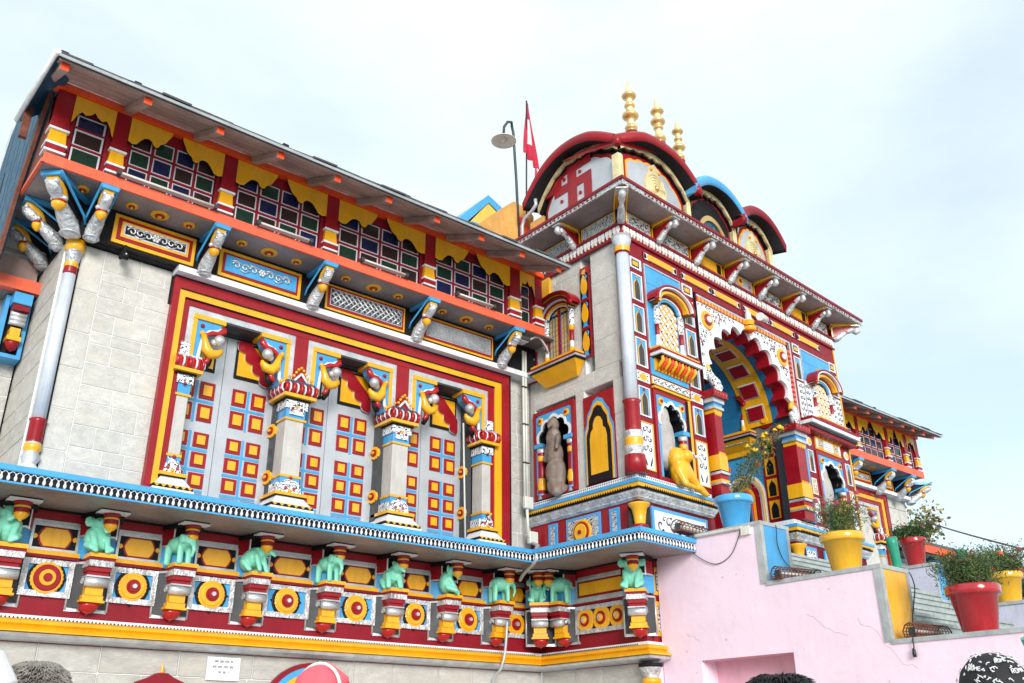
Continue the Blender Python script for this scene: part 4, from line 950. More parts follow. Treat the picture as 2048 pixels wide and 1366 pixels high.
rr = random.Random(2)
for s in (-1, 1):
    fl.poly([(s*.03, -.27), (s*.055, -.20), (s*.085, -.15), (s*.075, -.22), (s*.05, -.28)], 0, .012, 'black')
    for k in range(0): z = -.10+.045*k; x = s*rr.uniform(.03, .10); fl.tube([(x, .012, z), (x+s*.012, .014, z+.014), (x, .012, z+.026)], .005, 'black', 4)
fl = fl.mesh('floral_panel')
g = G(TF)
for u0, u1, z0, z1, dp in ((.10, .47, 2.3, 7.46, .4), (.03, .10, 2.3, 7.46, .1), (1.27, 1.72, 2.3, 7.46, .4), (.47, 1.27, 4.68, 7.46, .4), (.47, 1.27, 2.3, 3.35, .4), (4.56, 4.96, 2.3, 7.46, .4), (5.92, TW, 2.3, 7.46, 1.9), (4.96, 5.92, 4.72, 7.46, .4), (4.96, 5.92, 2.3, 3.30, .4), (1.72, 4.56, 6.60, 7.46, .4)): g.box(u0, u1, z0, z1, -dp, 0, 'maroon')
g.build('painted_wall', tower)
g = G(TF); g.box(1.0, 4.36, 2.0, 2.5, -3.0, -.05, 'grey_paint'); g.build('entrance_floor', tower)
g = G(TF); g.box(TW-.02, TW, 3.35, 7.2, -1.6, .02, 'pale_yellow'); g.build('corner_strip', tower)
def strip(c):
    inst(sq, 'square_panel', tower, at(TF, c, 0, 6.61)); inst(sq2, 'square_panel', tower, at(TF, c, 0, 4.80))
    for k, z in enumerate((6.215, 5.69, 5.175)): inst(NM[0], 'niche_panel', tower, at(TF, c, 0, z))
    inst(NM[1], 'niche_panel', tower, at(TF, c, 0, 4.43)); inst(fl, 'floral_panel', tower, at(TF, c, 0, 3.785))
for c in (.275, 1.545): strip(c)
# right block strips are plainer
for c in (4.78, 6.08):
    inst(sq, 'square_panel', tower, at(TF, c, 0, 6.56) @ Matrix.Diagonal((.85, 1, 1, 1))); inst(NM[0], 'niche_panel', tower, at(TF, c, 0, 6.18) @ Matrix.Diagonal((.85, 1, 1, 1)))
    g = G(TF); g.panel(c-.11, c+.11, 5.22, 5.92, 0, [(0, 'white', .012), (.012, 'white', .004)]); scroll_panel(g, c-.1, c+.1, 5.25, 5.9, .016, 'black', .045, .0075); g.build('floral_panel', tower)
    g = G(TF); g.rosette(c, 4.83, 0, [(.08, 'white', .012), (.05, 'pale_yellow', .01)], 18); g.panel(c-.08, c+.08, 3.9, 4.18, 0, [(0, 'white', .01), (.02, 'yellow', .006), (.02, 'filigree_white', .003)]); g.panel(c-.08, c+.08, 3.42, 3.84, 0, [(0, 'white', .01), (.014, 'filigree_white', .004)]); g.build('painted_panel', tower)
    inst(NM[0], 'niche_panel', tower, at(TF, c, 0, 4.48) @ Matrix.Diagonal((.7, 1, .9, 1)))
# cartouches under the dentils
ct = G(); ct.box(-.42, .42, -.065, .065, -.005, .010, 'white'); ct.frame(-.42, .42, -.065, .065, .008, 0, .016, 'maroon')
ct.poly([(-.33, 0), (-.31, .036), (-.26, .05), (.26, .05), (.31, .036), (.33, 0), (.31, -.036), (.26, -.05), (-.26, -.05), (-.31, -.036)], 0, .022, 'yellow')
for s in (-1, 1): ct.poly([(s*.40, -.05), (s*.345, -.028), (s*.345, .028), (s*.40, .05)], 0, .014, 'black')
ct = ct.mesh('cartouche')
for c in (.90, 1.83, 2.66, 3.56, 4.40, 5.30): inst(ct, 'cartouche', tower, at(TF, c, 0, 6.84))

def lattice(g, u0, u1, z0, z1, d, st, bars, r, m, m2=None):
    h = z1-z0; k = u0-h
    while k < u1:
        for s in (1, -1):
            a = [k, z0 if s > 0 else z1]; b = [k+h, z1 if s > 0 else z0]
            if a[0] < u0: a[1] += s*(u0-a[0]); a[0] = u0
            if b[0] > u1: b[1] -= s*(b[0]-u1); b[0] = u1
            if b[0] > a[0]+.01: g.tube([(a[0], d, a[1]), (b[0], d, b[1])], r, m, 4, cap=False)
        k += st
def canopy_window(F, root, c, zs, hw, zt, style, sill=(.14, .10)):
    """curved canopy over a small arched window. zs sill top, hw half width, zt apex of the canopy"""
    zc = zt-hw*.62
    cols = {'front': [('red', .22, 1.0), ('white', .215, .91), ('red', .17, .85), ('yellow', .165, .80), ('red', .09, .68), ('white', .07, .62), ('blue', .055, .55), ('black', .03, .46)],
            'side': [('red', .20, 1.0), ('maroon', .205, .90), ('yellow', .17, .86), ('maroon', .165, .82), ('white', .11, .74), ('red', .085, .67), ('yellow', .07, .60), ('white', .05, .54), ('black', .03, .49)]}[style]
    g = G(F)
    for i, (m, d, f) in enumerate(cols):
        f2 = cols[i+1][2] if i+1 < len(cols) else f-.05
        z_ = lambda ff: zc-(1-ff)*.0
        g.band(arc(c, zc-.02*i*.4, hw*f, hw*.62*f*1.02, 26), arc(c, zc-.02*i*.4, hw*f2, hw*.62*f2*1.02, 26), 0, d, m)
    for s in (-1, 1): g.ball(c+s*hw*.96, .19, zc-.02, .035, 'red', seg=10, n=6)
    g.poly([(c-.03, zt-.01), (c+.03, zt-.01), (c+.012, zt+.07), (c, zt+.10), (c-.012, zt+.07)], .0, .05, 'yellow'); cn = g.build('canopy', root)
    g = G(F); w = hw*.50
    g.box(c-w, c+w, zs, zc, -.0, .012, 'white' if style == 'front' else 'yellow')
    P = cusp(c, zc-.02, w*1.0, w*.75, 5, .13, 6); g.poly([(c-w, zc-.05)]+P+[(c+w, zc-.05)], 0, .012, 'white' if style == 'front' else 'yellow')
    win = g.build('window', root); g = G(F)
    if style == 'front':
        lattice(g, c-w, c+w*.98, zs+.02, zc+w*.35, .016, .13, 0, .0095, 'yellow')
        for i in range(5):
            for j in range(4): g.ball(c-w+.065+.13*j, .022, zs+.085+.13*i, .015, 'red', seg=6, n=4)
    else:
        for i in range(8): g.box(c-w+w*2*i/7-.006, c-w+w*2*i/7+.006, zs, zc+.02, .012, .02, 'deep_shaded_blue')
        for j in range(10): g.box(c-w, c+w, zs+.03+j*(zc-zs)/9.5, zs+.042+j*(zc-zs)/9.5, .012, .019, 'conduit')
        g.box(c-.02, c+.02, zs, zc+w*.6, .01, .03, 'red')
    g.build('lattice', win)
    for s in (-1, 1):
        x = c+s*hw*.62; g = G(F)
        g.lathe([(.045, 0, 'silver'), (.05, .05, 'yellow' if style == 'side' else 'white'), (.04, .14, 'yellow' if style == 'side' else 'white'), (.032, .16, 'white'), (.036, .24, 'white'), (.034, .26, 'red'), (.034, .42, 'red'), (.045, .43, 'yellow' if style == 'side' else 'white'), (.05, .5, 'yellow' if style == 'side' else 'filigree_white'), (.045, zc-zs-.05, 'filigree_white')], x, .035, 10, z=zs)
        g.build('colonnette', win)
    g = G(F)
    if style == 'front':
        g.box(c-hw*1.0, c+hw*1.06, zs-.035, zs, 0, .18, 'yellow'); g.box(c-hw*1.02, c+hw*1.08, zs-.075, zs-.0355, 0, .20, 'red'); g.box(c-hw*.98, c+hw*1.10, zs-.125, zs-.0755, 0, .21, 'white'); g.box(c-hw*.9, c+hw*1.0, zs-.14, zs-.1255, 0, .17, 'black')
        for i in range(11):
            x = c-hw*.8+hw*1.65*i/10; g.tube([(x, .15, zs-.145), (x+.01, .15, zs-.20), (x-.0, .10, zs-.26), (x+.01, .03, zs-.33)], .02, ('yellow', 'orange')[i % 2], 6, rs=[.026, .03, .026, .01])
        g.box(c-hw*.85, c+hw*.95, zs-.33, zs-.14, 0, .03, 'yellow')
    else:
        g.box(c-hw*1.08, c+hw*1.12, zs-.05, zs, 0, .20, 'yellow'); g.box(c-hw*1.14, c+hw*1.18, zs-.075, zs-.0505, 0, .23, 'maroon'); g.box(c-hw*1.14, c+hw*1.18, zs-.105, zs-.0755, 0, .225, 'silver'); g.box(c-hw*1.10, c+hw*1.14, zs-.135, zs-.1055, 0, .21, 'black')
        t = [g.p(x, d, zs-.1352) for x, d in ((c-hw*1.06, .20), (c+hw*1.10, .20), (c+hw*1.10, 0), (c-hw*1.06, 0))]; b_ = [g.p(x, d, zs-.34) for x, d in ((c-hw*.75, .03), (c+hw*.8, .03), (c+hw*.8, 0), (c-hw*.75, 0))]
        for i in range(4): g.face((t[i], b_[i], b_[(i+1) % 4], t[(i+1) % 4]), 'yellow')
        g.face(b_, 'yellow')
    g.build('sill', win)
canopy_window(SF, tower, .755, 5.40, .45, 6.50, 'side')
for u0, u1, z0, z1 in ((.46, 1.36, 5.30, 6.69), (4.90, 5.96, 5.3, 6.62)):
    g = G(TF); g.frame(u0, u1, z0, z1, .022, 0, .022, 'silver'); g.box(u0+.022, u1-.022, z0+.022, z1-.022, -.02, .009, 'blue')
    for z in (6.13, 6.38): g.box(u0+.03, u1-.03, z, z+.006, .008, .011, 'deep_shaded_blue')
    g.build('blue_panel', tower)
canopy_window(TF, tower, .95, 5.31, .47, 6.37, 'front')
g = G(TF); g.panel(4.90, 5.96, 5.22, 6.0, .0, [(0, 'white', .012), (.01, 'white', .004)])
for x_ in (5.0, 5.86): scroll_panel(g, x_-.08, x_+.08, 5.25, 5.95, .016, 'black', .045, .0075)
g.build('floral_panel', tower)
canopy_window(TF, tower, 5.46, 5.30, .47, 6.26, 'front')
g = G(TF); g.box(4.62, TW+.03, 5.16, 5.22, 0, .22, 'maroon'); g.box(4.60, TW+.04, 5.10, 5.1595, 0, .23, 'white'); g.box(4.6, TW+.03, 5.06, 5.0995, 0, .18, 'dark_grey'); g.box(4.58, TW+.02, 4.99, 5.0595, 0, .15, 'maroon'); g.build('cornice', tower)
# vases painted in the narrow columns on the side face
for c, z0, z1 in ((1.315, 5.29, 6.79), (.09, 5.25, 5.75)):
    g = G(SF); g.box(c-.09, c+.09, z0, z1, -.03, .008, 'red'); n = 3 if z1-z0 > 1 else 1
    for k in range(n):
        zz = z0+.0+k*.47; g.box(c-.085, c+.085, zz+.03, zz+.45, 0, .011, 'black')
        g.poly([(c-.05, zz+.02), (c+.05, zz+.02), (c+.03, zz+.07), (c+.035, zz+.10), (c-.035, zz+.10), (c-.03, zz+.07)], .0, .020, 'blue')
        g.poly([(c-.03, zz+.10), (c-.06, zz+.17), (c-.065, zz+.25), (c-.045, zz+.34), (c-.03, zz+.38), (c, zz+.42), (c+.03, zz+.38), (c+.045, zz+.34), (c+.065, zz+.25), (c+.06, zz+.17), (c+.03, zz+.10)], 0, .026, 'yellow')
        g.tube([(c+.045, .02, zz+.33), (c+.06, .02, zz+.39), (c+.03, .02, zz+.42)], .01, 'blue', 5)
    if n == 3: g.poly([(c+(.055 if k % 2 == 0 else .025)*math.cos(k*PI/6), 6.70+(.055 if k % 2 == 0 else .025)*math.sin(k*PI/6)) for k in range(12)], 0, .02, 'yellow')
    g.build('vase_panel', tower)
# niche one with statue, niche two painted
def big_niche(F, root, u0, u1, z0, z1, dep=.35, pil=(1, 1), w=.06, spr=None, front=False):
    c = (u0+u1)/2; spr = spr or z0+(z1-z0)*.62; hw = (u1-u0)/2-w-.045
    P = cusp(c, spr, hw, (z1-spr)*.70, 5, .12, 7)
    g = G(F)
    g.frame(u0, u1, z0, z1, w, -.03, .02, 'red'); g.band(P, torect(P, c, spr, u0+w, u1-w, z1-w), -dep, .01, 'blue', 'A', 'black')
    g.band(offs(P, c, spr, 1.0), offs(P, c, spr, 1.14), 0, .022, 'white'); g.band(P, offs(P, c, spr, 1.05), -.02, .018, 'white')
    for s in (-1, 1): g.box(c+s*(hw+.02)-.035, c+s*(hw+.02)+.035, z0, spr, -dep, .012, 'blue')
    for s in (-1, 1): g.rosette(c+s*hw*.82, z1-w-.10, .012, [(.05, 'yellow', .012), (.025, 'red', .01)], 12, scal=(.2, 8))
    g.box(u0, u1, z0, z1, -dep-.02, -dep, 'black'); g.box(c-hw-.055, c+hw+.055, z0-.0, z0+.02, -dep, .0, 'stone'); nn_ = g.build('niche', root)
    for s in (-1, 1):
        if not pil[0 if s < 0 else 1]: continue
        g = G(F); x = c+s*(hw-.02)
        h = spr-z0
        g.lathe([(.07, 0, 'silver'), (.055, .05, 'silver'), (.075, .08, 'blue'), (.06, .10, 'red'), (.065, .14, 'red'), (.06, .15, 'yellow'), (.075, .20, 'yellow'), (.058, .32, 'yellow'), (.056, .33, 'red'), (.056, h-.26, 'red'), (.062, h-.25, 'yellow'), (.062, h-.18, 'yellow'), (.058, h-.17, 'red'), (.06, h-.13, 'red'), (.065, h-.12, 'silver'), (.075, h-.06, 'silver')], x, -.03, 14, z=z0)
        g.box(x-.08, x+.08, z0+h-.06, z0+h+.0, -.12, .05, 'blue'); g.build('niche_column', nn_)
    return nn_
big_niche(SF, tower, .10, 1.0, 3.37, 4.73, .4)
g = G(SF); u0, u1, z0, z1 = 1.18, 1.775, 3.375, 4.68; c = (u0+u1)/2
g.box(u0, u1, z0, z1, -.2, .0, 'red')
def ogee(w, zt, zb): return [(c-w, zb), (c-w, zb+(zt-zb)*.55), (c-w*.98, zb+(zt-zb)*.63), (c-w*.80, zb+(zt-zb)*.72), (c-w*.74, zb+(zt-zb)*.82), (c-w*.48, zb+(zt-zb)*.90), (c-w*.30, zb+(zt-zb)*.97), (c, zt), (c+w*.30, zb+(zt-zb)*.97), (c+w*.48, zb+(zt-zb)*.90), (c+w*.74, zb+(zt-zb)*.82), (c+w*.80, zb+(zt-zb)*.72), (c+w*.98, zb+(zt-zb)*.63), (c+w, zb+(zt-zb)*.55), (c+w, zb)]
g.poly(ogee(.29, 4.62, 3.38), 0, .008, 'blue'); g.poly(ogee(.265, 4.56, 3.38), 0, .014, 'yellow'); g.poly(ogee(.235, 4.50, 3.38), 0, .020, 'black')
g.poly([(c-.165, 3.50), (c-.165, 4.02), (c-.14, 4.12), (c-.095, 4.16), (c-.09, 4.24), (c-.05, 4.31), (c, 4.33), (c+.05, 4.31), (c+.09, 4.24), (c+.095, 4.16), (c+.14, 4.12), (c+.165, 4.02), (c+.165, 3.50)], 0, .027, 'yellow'); g.build('painted_niche', tower)
big_niche(TF, tower, .47, 1.27, 3.35, 4.68, .4, (0, 1), front=True)
g = G(TF); g.box(1.27, 1.33, 3.38, 4.70, -.1, .03, 'yellow'); g.box(1.225, 1.265, 3.36, 4.66, .02, .035, 'black'); g.box(.47, 1.34, 4.69, 4.72, 0, .05, 'yellow'); g.box(.47, 1.34, 4.7205, 4.745, 0, .035, 'black'); g.panel(.47, 1.36, 4.755, 4.875, 0, [(0, 'yellow', .016), (.012, 'white', .006)]); scroll_panel(g, .49, 1.34, 4.77, 4.86, .022, 'black', .03, .0065); g.box(.47, 1.36, 4.90, 5.16, 0, .012, 'blue'); g.build('niche_trim', tower)
big_niche(TF, tower, 4.96, 5.92, 3.30, 4.72, .4, (0, 1))
g = G(TF); g.panel(5.0, 5.88, 4.75, 4.98, 0, [(0, 'yellow', .014), (.03, 'white', .006)])
for x in (5.17, 5.70): g.panel(x-.09, x+.09, 4.77, 4.96, .02, [(0, 'yellow', .004), (.03, 'filigree_silver', .006)])
k = 5.30
while k < 5.55: g.box(k, k+.02, 4.84, 4.845, .02, .024, 'deep_shaded_blue'); g.box(k+.004, k+.014, 4.885, 4.89, .02, .024, 'deep_shaded_blue'); k += .028
g.build('inscription_panel', tower)
# corner pilaster
pl_ = G(FR(8.93, 8.06, -43)); pl_.lathe([(.088, 4.37, 'shaft_white'), (.088, 6.68, 'shaft_white')], 0, .03, 24, wob=(.09, 12)); p = pl_.build('pilaster', tower)
g = G(FR(8.93, 8.06, -43)); g.lathe([(.11, 6.68, 'red'), (.12, 6.70, 'red'), (.11, 6.76, 'yellow'), (.12, 6.78, 'yellow'), (.11, 6.79, 'silver'), (.14, 6.88, 'silver'), (.15, 6.97, 'silver')], 0, .03, 18); g.build('capital', p)
g = G(FR(8.93, 8.06, -43)); g.lathe([(.145, 3.34, 'red'), (.135, 3.60, 'red'), (.10, 3.64, 'silver_carved'), (.14, 3.72, 'silver_carved'), (.11, 3.75, 'yellow'), (.125, 3.79, 'yellow'), (.125, 3.84, 'yellow'), (.11, 3.87, 'silver_carved'), (.135, 3.93, 'silver_carved'), (.10, 3.97, 'red'), (.108, 3.99, 'red'), (.104, 4.34, 'red'), (.125, 4.38, 'red'), (.10, 4.39, 'red')], 0, .03, 20, wob=(.04, 14)); g.build('pilaster_base', p)

# ---- dentil strip, frieze and eave
DP = [(8.9, 10.2), (8.9, 8.02), TP(TW), TP(TW, -2.2)]
g = G(); g.mold(DP, [(0, 6.97), (.035, 6.97), (.035, 7.0), (0.012, 7.003)], 'maroon'); g.mold(DP, [(.012, 7.003), (.012, 7.16)], 'red'); g.mold(DP, [(.012, 7.16), (.06, 7.165), (.06, 7.20), (0, 7.20)], 'maroon'); g.mold(DP, [(0, 7.2), (0, 7.478)], 'black'); g.build('cornice_band', tower)
dd = G(); 
for x, m, hh in ((-.036, 'white', .135), (.036, 'white', .135)): dd.poly([(x-.028, 0), (x+.028, 0), (x+.028, -hh*.55), (x+.010, -hh*.7), (x+.014, -hh*.85), (x, -hh), (x-.014, -hh*.85), (x-.010, -hh*.7), (x-.028, -hh*.55)], 0, .022, m)
dd.poly([(-.012, -.01), (.012, -.01), (.012, -.12), (-.012, -.12)], 0, .016, 'yellow'); dd = dd.mesh('dentil')
for A, B in zip(DP[:-1], DP[1:]):
    for q, dg in along(A, B, .155, .014): inst(dd, 'dentil', tower, FR(q.x, q.y, dg, 7.158))
g = G(); EO = [(8.9, 11.2), (8.9, 8.02), TP(TW), TP(TW, -3)]
g.mold(EO, [(-.6, 7.48), (.43, 7.48)], 'soffit'); g.mold(EO, [(.43, 7.4802), (.455, 7.4802), (.455, 7.555)], 'filigree_silver'); g.mold(EO, [(.46, 7.553), (.475, 7.553), (.475, 7.60), (.43, 7.612), (-.8, 7.64)], 'maroon'); g.build('eave_slab', tower)
g = G()
for A, B in zip(DP[:-1], DP[1:]):
    for q, dg in along(A, B, .09, .455):
        g.F = FR(q.x, q.y, dg); g.poly([(0, 7.49), (.022, 7.518), (0, 7.546), (-.022, 7.518)], 0, .006, 'maroon')
g.build('eave_pattern', tower, kind='stuff')
def eave_bracket():
    g = G()
    def prof(pts, w, m):
        a = [g.p(-w, d, z) for d, z in pts]; b = [g.p(w, d, z) for d, z in pts]; n = len(pts); g.face(a, m); g.face(b[::-1], m)
        for i in range(n): j = (i+1) % n; g.face((a[i], b[i], b[j], a[j]), m)
    prof([(0, 7.40), (.36, 7.44), (.30, 7.34), (.16, 7.28), (.10, 7.21), (0, 7.21)], .04, 'red')
    for s in (-1, 1):
        g.box(s*.08-.008, s*.08+.008, 7.21, 7.40, 0, .02, 'yellow'); g.tube([(s*.078, .01, 7.40), (s*.078, .05, 7.44), (s*.078, .37, 7.465)], .014, 'yellow', 4)
    g.box(-.085, .085, 7.452, 7.479, 0, .40, 'yellow'); g.box(-.08, .08, 7.44, 7.4515, .30, .44, 'silver')
    g.tube([(0, .36, 7.40), (0, .40, 7.385), (0, .41, 7.35), (0, .38, 7.325), (0, .345, 7.34)], .03, 'silver', 8, rs=[.04, .05, .05, .042, .03])
    g.tube([(0, .36, 7.395), (0, .30, 7.37), (0, .23, 7.335), (0, .17, 7.29), (0, .12, 7.24), (0, .08, 7.20), (0, .04, 7.17)], .05, 'silver_carved', 9, rs=[.045, .05, .04, .05, .055, .06, .05])
    return g.mesh('eave_bracket')
ebm = eave_bracket()
EB = [.83, 1.81, 2.76, 3.67, 4.57, 5.47]
for u in EB: inst(ebm, 'eave_bracket', tower, at(TF, u, 0, 0))
inst(ebm, 'eave_bracket', tower, at(FR(8.9, 8.02, -43), 0, 0, 0) @ Matrix.Diagonal((1.1, 1.35, 1, 1)))
inst(ebm, 'eave_bracket', tower, at(TF @ Matrix.Translation((TW, 0, 0)) @ Matrix.Rotation(R(45), 4, 'Z'), 0, 0, 0) @ Matrix.Diagonal((1.1, 1.3, 1, 1)))
for u in (1.18, .2): inst(ebm, 'eave_bracket', tower, at(SF, u, 0, 0))
ED = [.0]+EB+[TW]
for i in range(len(ED)-1):
    a, b = ED[i]+.12, ED[i+1]-.12; g = G(TF); k = i % 7
    m = ('filigree_silver', 'filigree_silver', 'yellow', 'silver', 'filigree_silver', 'yellow', 'filigree_silver')[k]
    g.panel(a, b, 7.22, 7.455, 0, [(0, 'yellow', .012), (.022, m, .006)])
    if m == 'yellow': g.box(b-.17, b-.06, 7.25, 7.42, .016, .024, 'black'); g.poly([(a+.05, 7.34), (a+.09, 7.25), (b-.22, 7.25), (b-.18, 7.34), (b-.22, 7.42), (a+.09, 7.42)], 0, .026, 'yellow')
    if k == 3: g.rosette((a+b)/2-.08, 7.335, .018, [(.075, 'yellow', .01), (.035, 'red', .008)], 16, scal=(.1, 12)); g.rosette(b-.12, 7.32, .018, [(.03, 'flower_pink', .008)], 10)
    if m == 'filigree_silver': scroll_panel(g, a+.04, b-.04, 7.25, 7.43, .019, 'dark_grey', .045, .007)
    g.build('frieze_panel', tower)
for a, b in ((1.30, 2.02), (.32, 1.06)):
    g = G(SF); g.panel(a, b, 7.22, 7.455, 0, [(0, 'yellow', .012), (.022, 'filigree_silver', .006)]); g.build('frieze_panel', tower)

# ---- entrance arch
c = 3.12; zs = 5.18; hw = 1.27
P = cusp(c, zs, hw, 1.22, 11, .10, 8, point=.02)
g = G(TF); g.box(1.72, 4.56, 6.61, 6.64, 0, .03, 'black'); g.box(1.72, 1.75, 4.9, 6.61, 0, .03, 'black'); g.box(4.53, 4.56, 3.35, 6.61, 0, .03, 'black')
g.box(1.75, 4.53, 6.575, 6.6095, 0, .045, 'silver'); g.box(4.495, 4.53, 4.4, 6.575, 0, .045, 'silver')
for s0, s1, vert in ((1.76, 4.45, 0), (4.90, 6.51, 1)):
    n = int((s1-s0)/.045)
    for i in range(n):
        x = s0+.045*i; m = ('orange', 'yellow')[i % 2]
        if vert: g.box(4.44, 4.494, x, x+.044, 0, .04, ('red', 'salmon_lit_orange')[i % 2])
        else: g.box(x, x+.044, 6.515, 6.574, 0, .04, m)
g.build('arch_frame', tower)
g = G(TF)
P2 = offs(P, c, zs, 1.035)
g.band(P2, torect(P2, c, zs, 1.75, 4.44, 6.514), -.03, 0.012, 'white', 'A', 'white'); sp = g.build('spandrel', tower)
g = G(TF); rr = random.Random(21); zz = 5.05; row = 0
while zz < 6.46:
    uu = 1.82+(row % 2)*.055
    while uu < 4.40:
        x, z_ = uu+rr.uniform(-.012, .012), zz+rr.uniform(-.012, .012); dx, dz = (x-c)/hw, max(0, z_-zs)/1.22
        if math.hypot(dx, dz) > 1.045+.02*(dz > .2) and min(math.hypot(x-2.02, z_-6.24), math.hypot(x-4.24, z_-6.24)) > .20 and not (abs(x-c) < .16 and z_ > 6.3): curl(g, x, z_, .012, .034, 'black' if rr.random() > .12 else 'flower_pink', rr.uniform(0, 6.28), rr.choice((-1, 1)), .0068)
        uu += .108
    zz += .088; row += 1
g.build('scrollwork', sp, kind='stuff')
g = G(TF); g.band(offs(P, c, zs, 1.0), offs(P, c, zs, 1.04), -.03, .026, 'white', 'AB'); g.build('arch_moulding', tower)
g = G(TF)
Pb = offs(P, c, zs, .995); g.band(offs(P, c, zs, .975), offs(P, c, zs, 1.04), -.28, -.031, 'red', 'A', 'red'); g.build('red_lobes', tower)
for u_, z_ in ((2.02, 6.24), (4.24, 6.24)):
    g = G(TF); g.rosette(u_, z_, .012, [(.155, 'yellow', .016), (.10, 'red', .01), (.055, 'white', .015)], 22, scal=(.05, 18)); g.build('medallion', sp)
g = G(TF); rr = random.Random(5)
for k in range(11):      # red painted sprays following the arch
    if k in (4, 6): continue
    a = PI-PI*(k+.5)/11; r0, r1 = 1.12, 1.20
    x, z = c+hw*r0*math.cos(a), zs+1.2*r0*math.sin(a); x2, z2 = c+hw*r1*math.cos(a-.07), zs+1.2*r1*math.sin(a-.07)
    g.tube([(x, .016, z), ((x+x2)/2+.02, .02, (z+z2)/2), (x2, .018, z2)], .010, 'flower_pink', 5)
g.build('painted_sprays', sp)
g = G(TF); g.lathe([(.02, 6.36, 'yellow'), (.09, 6.40, 'orange'), (.12, 6.46, 'yellow'), (.08, 6.50, 'red'), (.10, 6.58, 'yellow'), (.06, 6.62, 'white'), (.05, 6.72, 'white'), (.02, 6.80, 'white'), (.001, 6.86, 'white')], c+.08, .06, 14); g.build('keystone', tower)
# horn loudspeaker-like floodlight at the middle
fl_ = thing('floodlight', 'small white floodlight projecting from the gateway above the tip of the cusped arch', 'floodlight', at(TF, 3.42, .05, 6.66))
g = G(TF); g.tube([(3.42, .02, 6.70), (3.42, .15, 6.68)], .015, 'dark_grey', 6); g.tube([(3.60, .16, 6.71), (3.30, .24, 6.64)], .06, 'plastic_white', 12, rs=[.055, .065]); g.build('lamp_body', fl_); g = G(TF); g.tube([(3.30, .24, 6.64), (3.26, .25, 6.63)], .07, 'white', 12); g.build('lens', fl_)
# flanking pilasters of the opening
def door_pilaster(u0, u1, cap):
    g = G(TF); g.box(u0, u1, 3.35, 4.20, -.12, .14, 'red') if False else None
    g.box(u0+.02, u1-.02, 3.95, 4.62, -.12, .13, 'red'); p = g.build('pilaster', tower)
    g = G(TF); g.box(u0-.10, u1+.04, 4.83, 4.93, -.15, .24, 'red'); g.box(u0-.05, u1+.02, 4.76, 4.8295, -.12, .18, 'silver'); g.box(u0, u1, 4.70, 4.7595, -.1, .15, 'blue'); g.box(u0-.02, u1+.01, 4.66, 4.6995, -.1, .17, 'silver'); g.box(u0+.01, u1-.01, 4.60, 4.6595, -.1, .14, 'yellow')
    for i in range(4): x = u0+.03+(u1-u0-.06)*(i+.5)/4; g.poly([(x-.03, 4.60), (x+.03, 4.60), (x, 4.56)], .12, .14, 'yellow')
    for i in range(5): g.ball(u0-.06+(u1-u0+.06)*i/4, .24, 4.88, .014, 'salmon_lit_orange', seg=6, n=4)
    g.build('capital', p)
    g = G(TF); g.box(u0, u1, 3.72, 3.95, -.12, .15, 'yellow')
    for i in range(4): x = u0+.03+(u1-u0-.06)*(i+.5)/4; g.poly([(x-.03, 3.95), (x+.03, 3.95), (x, 4.0)], .13, .15, 'yellow')
    for z, h, m, e in ((3.70, .02, 'black', .16), (3.66, .04, 'silver', .17), (3.58, .08, 'red', .14), (3.54, .04, 'yellow', .16), (3.51, .03, 'silver', .17), (3.36, .15, 'red', .13)): g.box(u0-.0, u1+.0, z, z+h-.001, -.12, e, m)
    g.build('pilaster_base', p)
door_pilaster(4.08, 4.40, 1); door_pilaster(1.76, 1.98, 0)
g = G(TF); g.box(4.44, 4.49, 3.36, 4.93, -.05, .10, 'blue'); g.box(4.49, 4.53, 3.36, 4.93, -.05, .06, 'black'); g.build('blue_strip', tower)
# makara-like scroll ends of the arch
for s, uu in ((1, 1.86), (-1, 4.36)):
    g = G(TF); g.tube([(uu, .05, 5.34), (uu+s*.03, .06, 5.24), (uu+s*.10, .08, 5.14), (uu+s*.16, .10, 5.05), (uu+s*.10, .11, 4.98), (uu-s*.02, .10, 4.96)], .06, 'filigree_white', 10, rs=[.04, .06, .085, .07, .06, .05])
    g.ball(uu+s*.18, .08, 5.16, .05, 'filigree_white'); g.ball(uu+s*.12, .10, 5.02, .06, 'filigree_white'); g.tube([(uu+s*.0, .02, 5.42), (uu+s*.06, .02, 5.36), (uu+s*.08, .02, 5.28)], .045, 'yellow', 8); g.build('scroll_end', tower)
# recess
def vault(r0, r1z, da, db, m, dm=None):
    g = G(TF); A = arc(c, zs-.02, r0, r1z, 30); pa = [g.p(x, da, z) for x, z in A]; pb = [g.p(x, db, z) for x, z in A]
    for i in range(len(A)-1): g.face((pa[i], pb[i], pb[i+1], pa[i+1]), m)
    return g
VR, VZ = 1.25, 1.25
g = vault(VR-.04, VZ-.05, -.25, -.40, 'deep_shaded_blue'); g.build('vault_rib', tower); g = vault(VR-.05, VZ-.06, -.37, -.92, 'yellow'); yv = g.build('vault_rib', tower); g = vault(VR-.04, VZ-.05, -.92, -3.0, 'deep_shaded_blue'); g.build('vault_rib', tower)
for k in range(-4, 5):
    a = PI/2-k*.345; rx, rz = VR-.055, VZ-.065; x, z = c+rx*math.cos(a), zs-.02+rz*math.sin(a); tx, tz = -rx*math.sin(a), rz*math.cos(a); L_ = math.hypot(tx, tz); ang = math.atan2(-tz, -tx)
    M = TF @ Matrix.Translation((x, .65, z)) @ Matrix.Rotation(-ang, 4, 'Y') @ Matrix.Rotation(R(90), 4, 'X')
    g = G(M); g.box(-.14, .14, -.17, .17, -.02, .012, 'silver'); g.box(-.115, .115, -.145, .145, .012, .02, 'red'); g.box(-.14, -.118, -.17, .17, .012, .024, 'white'); g.build('coffer', yv)
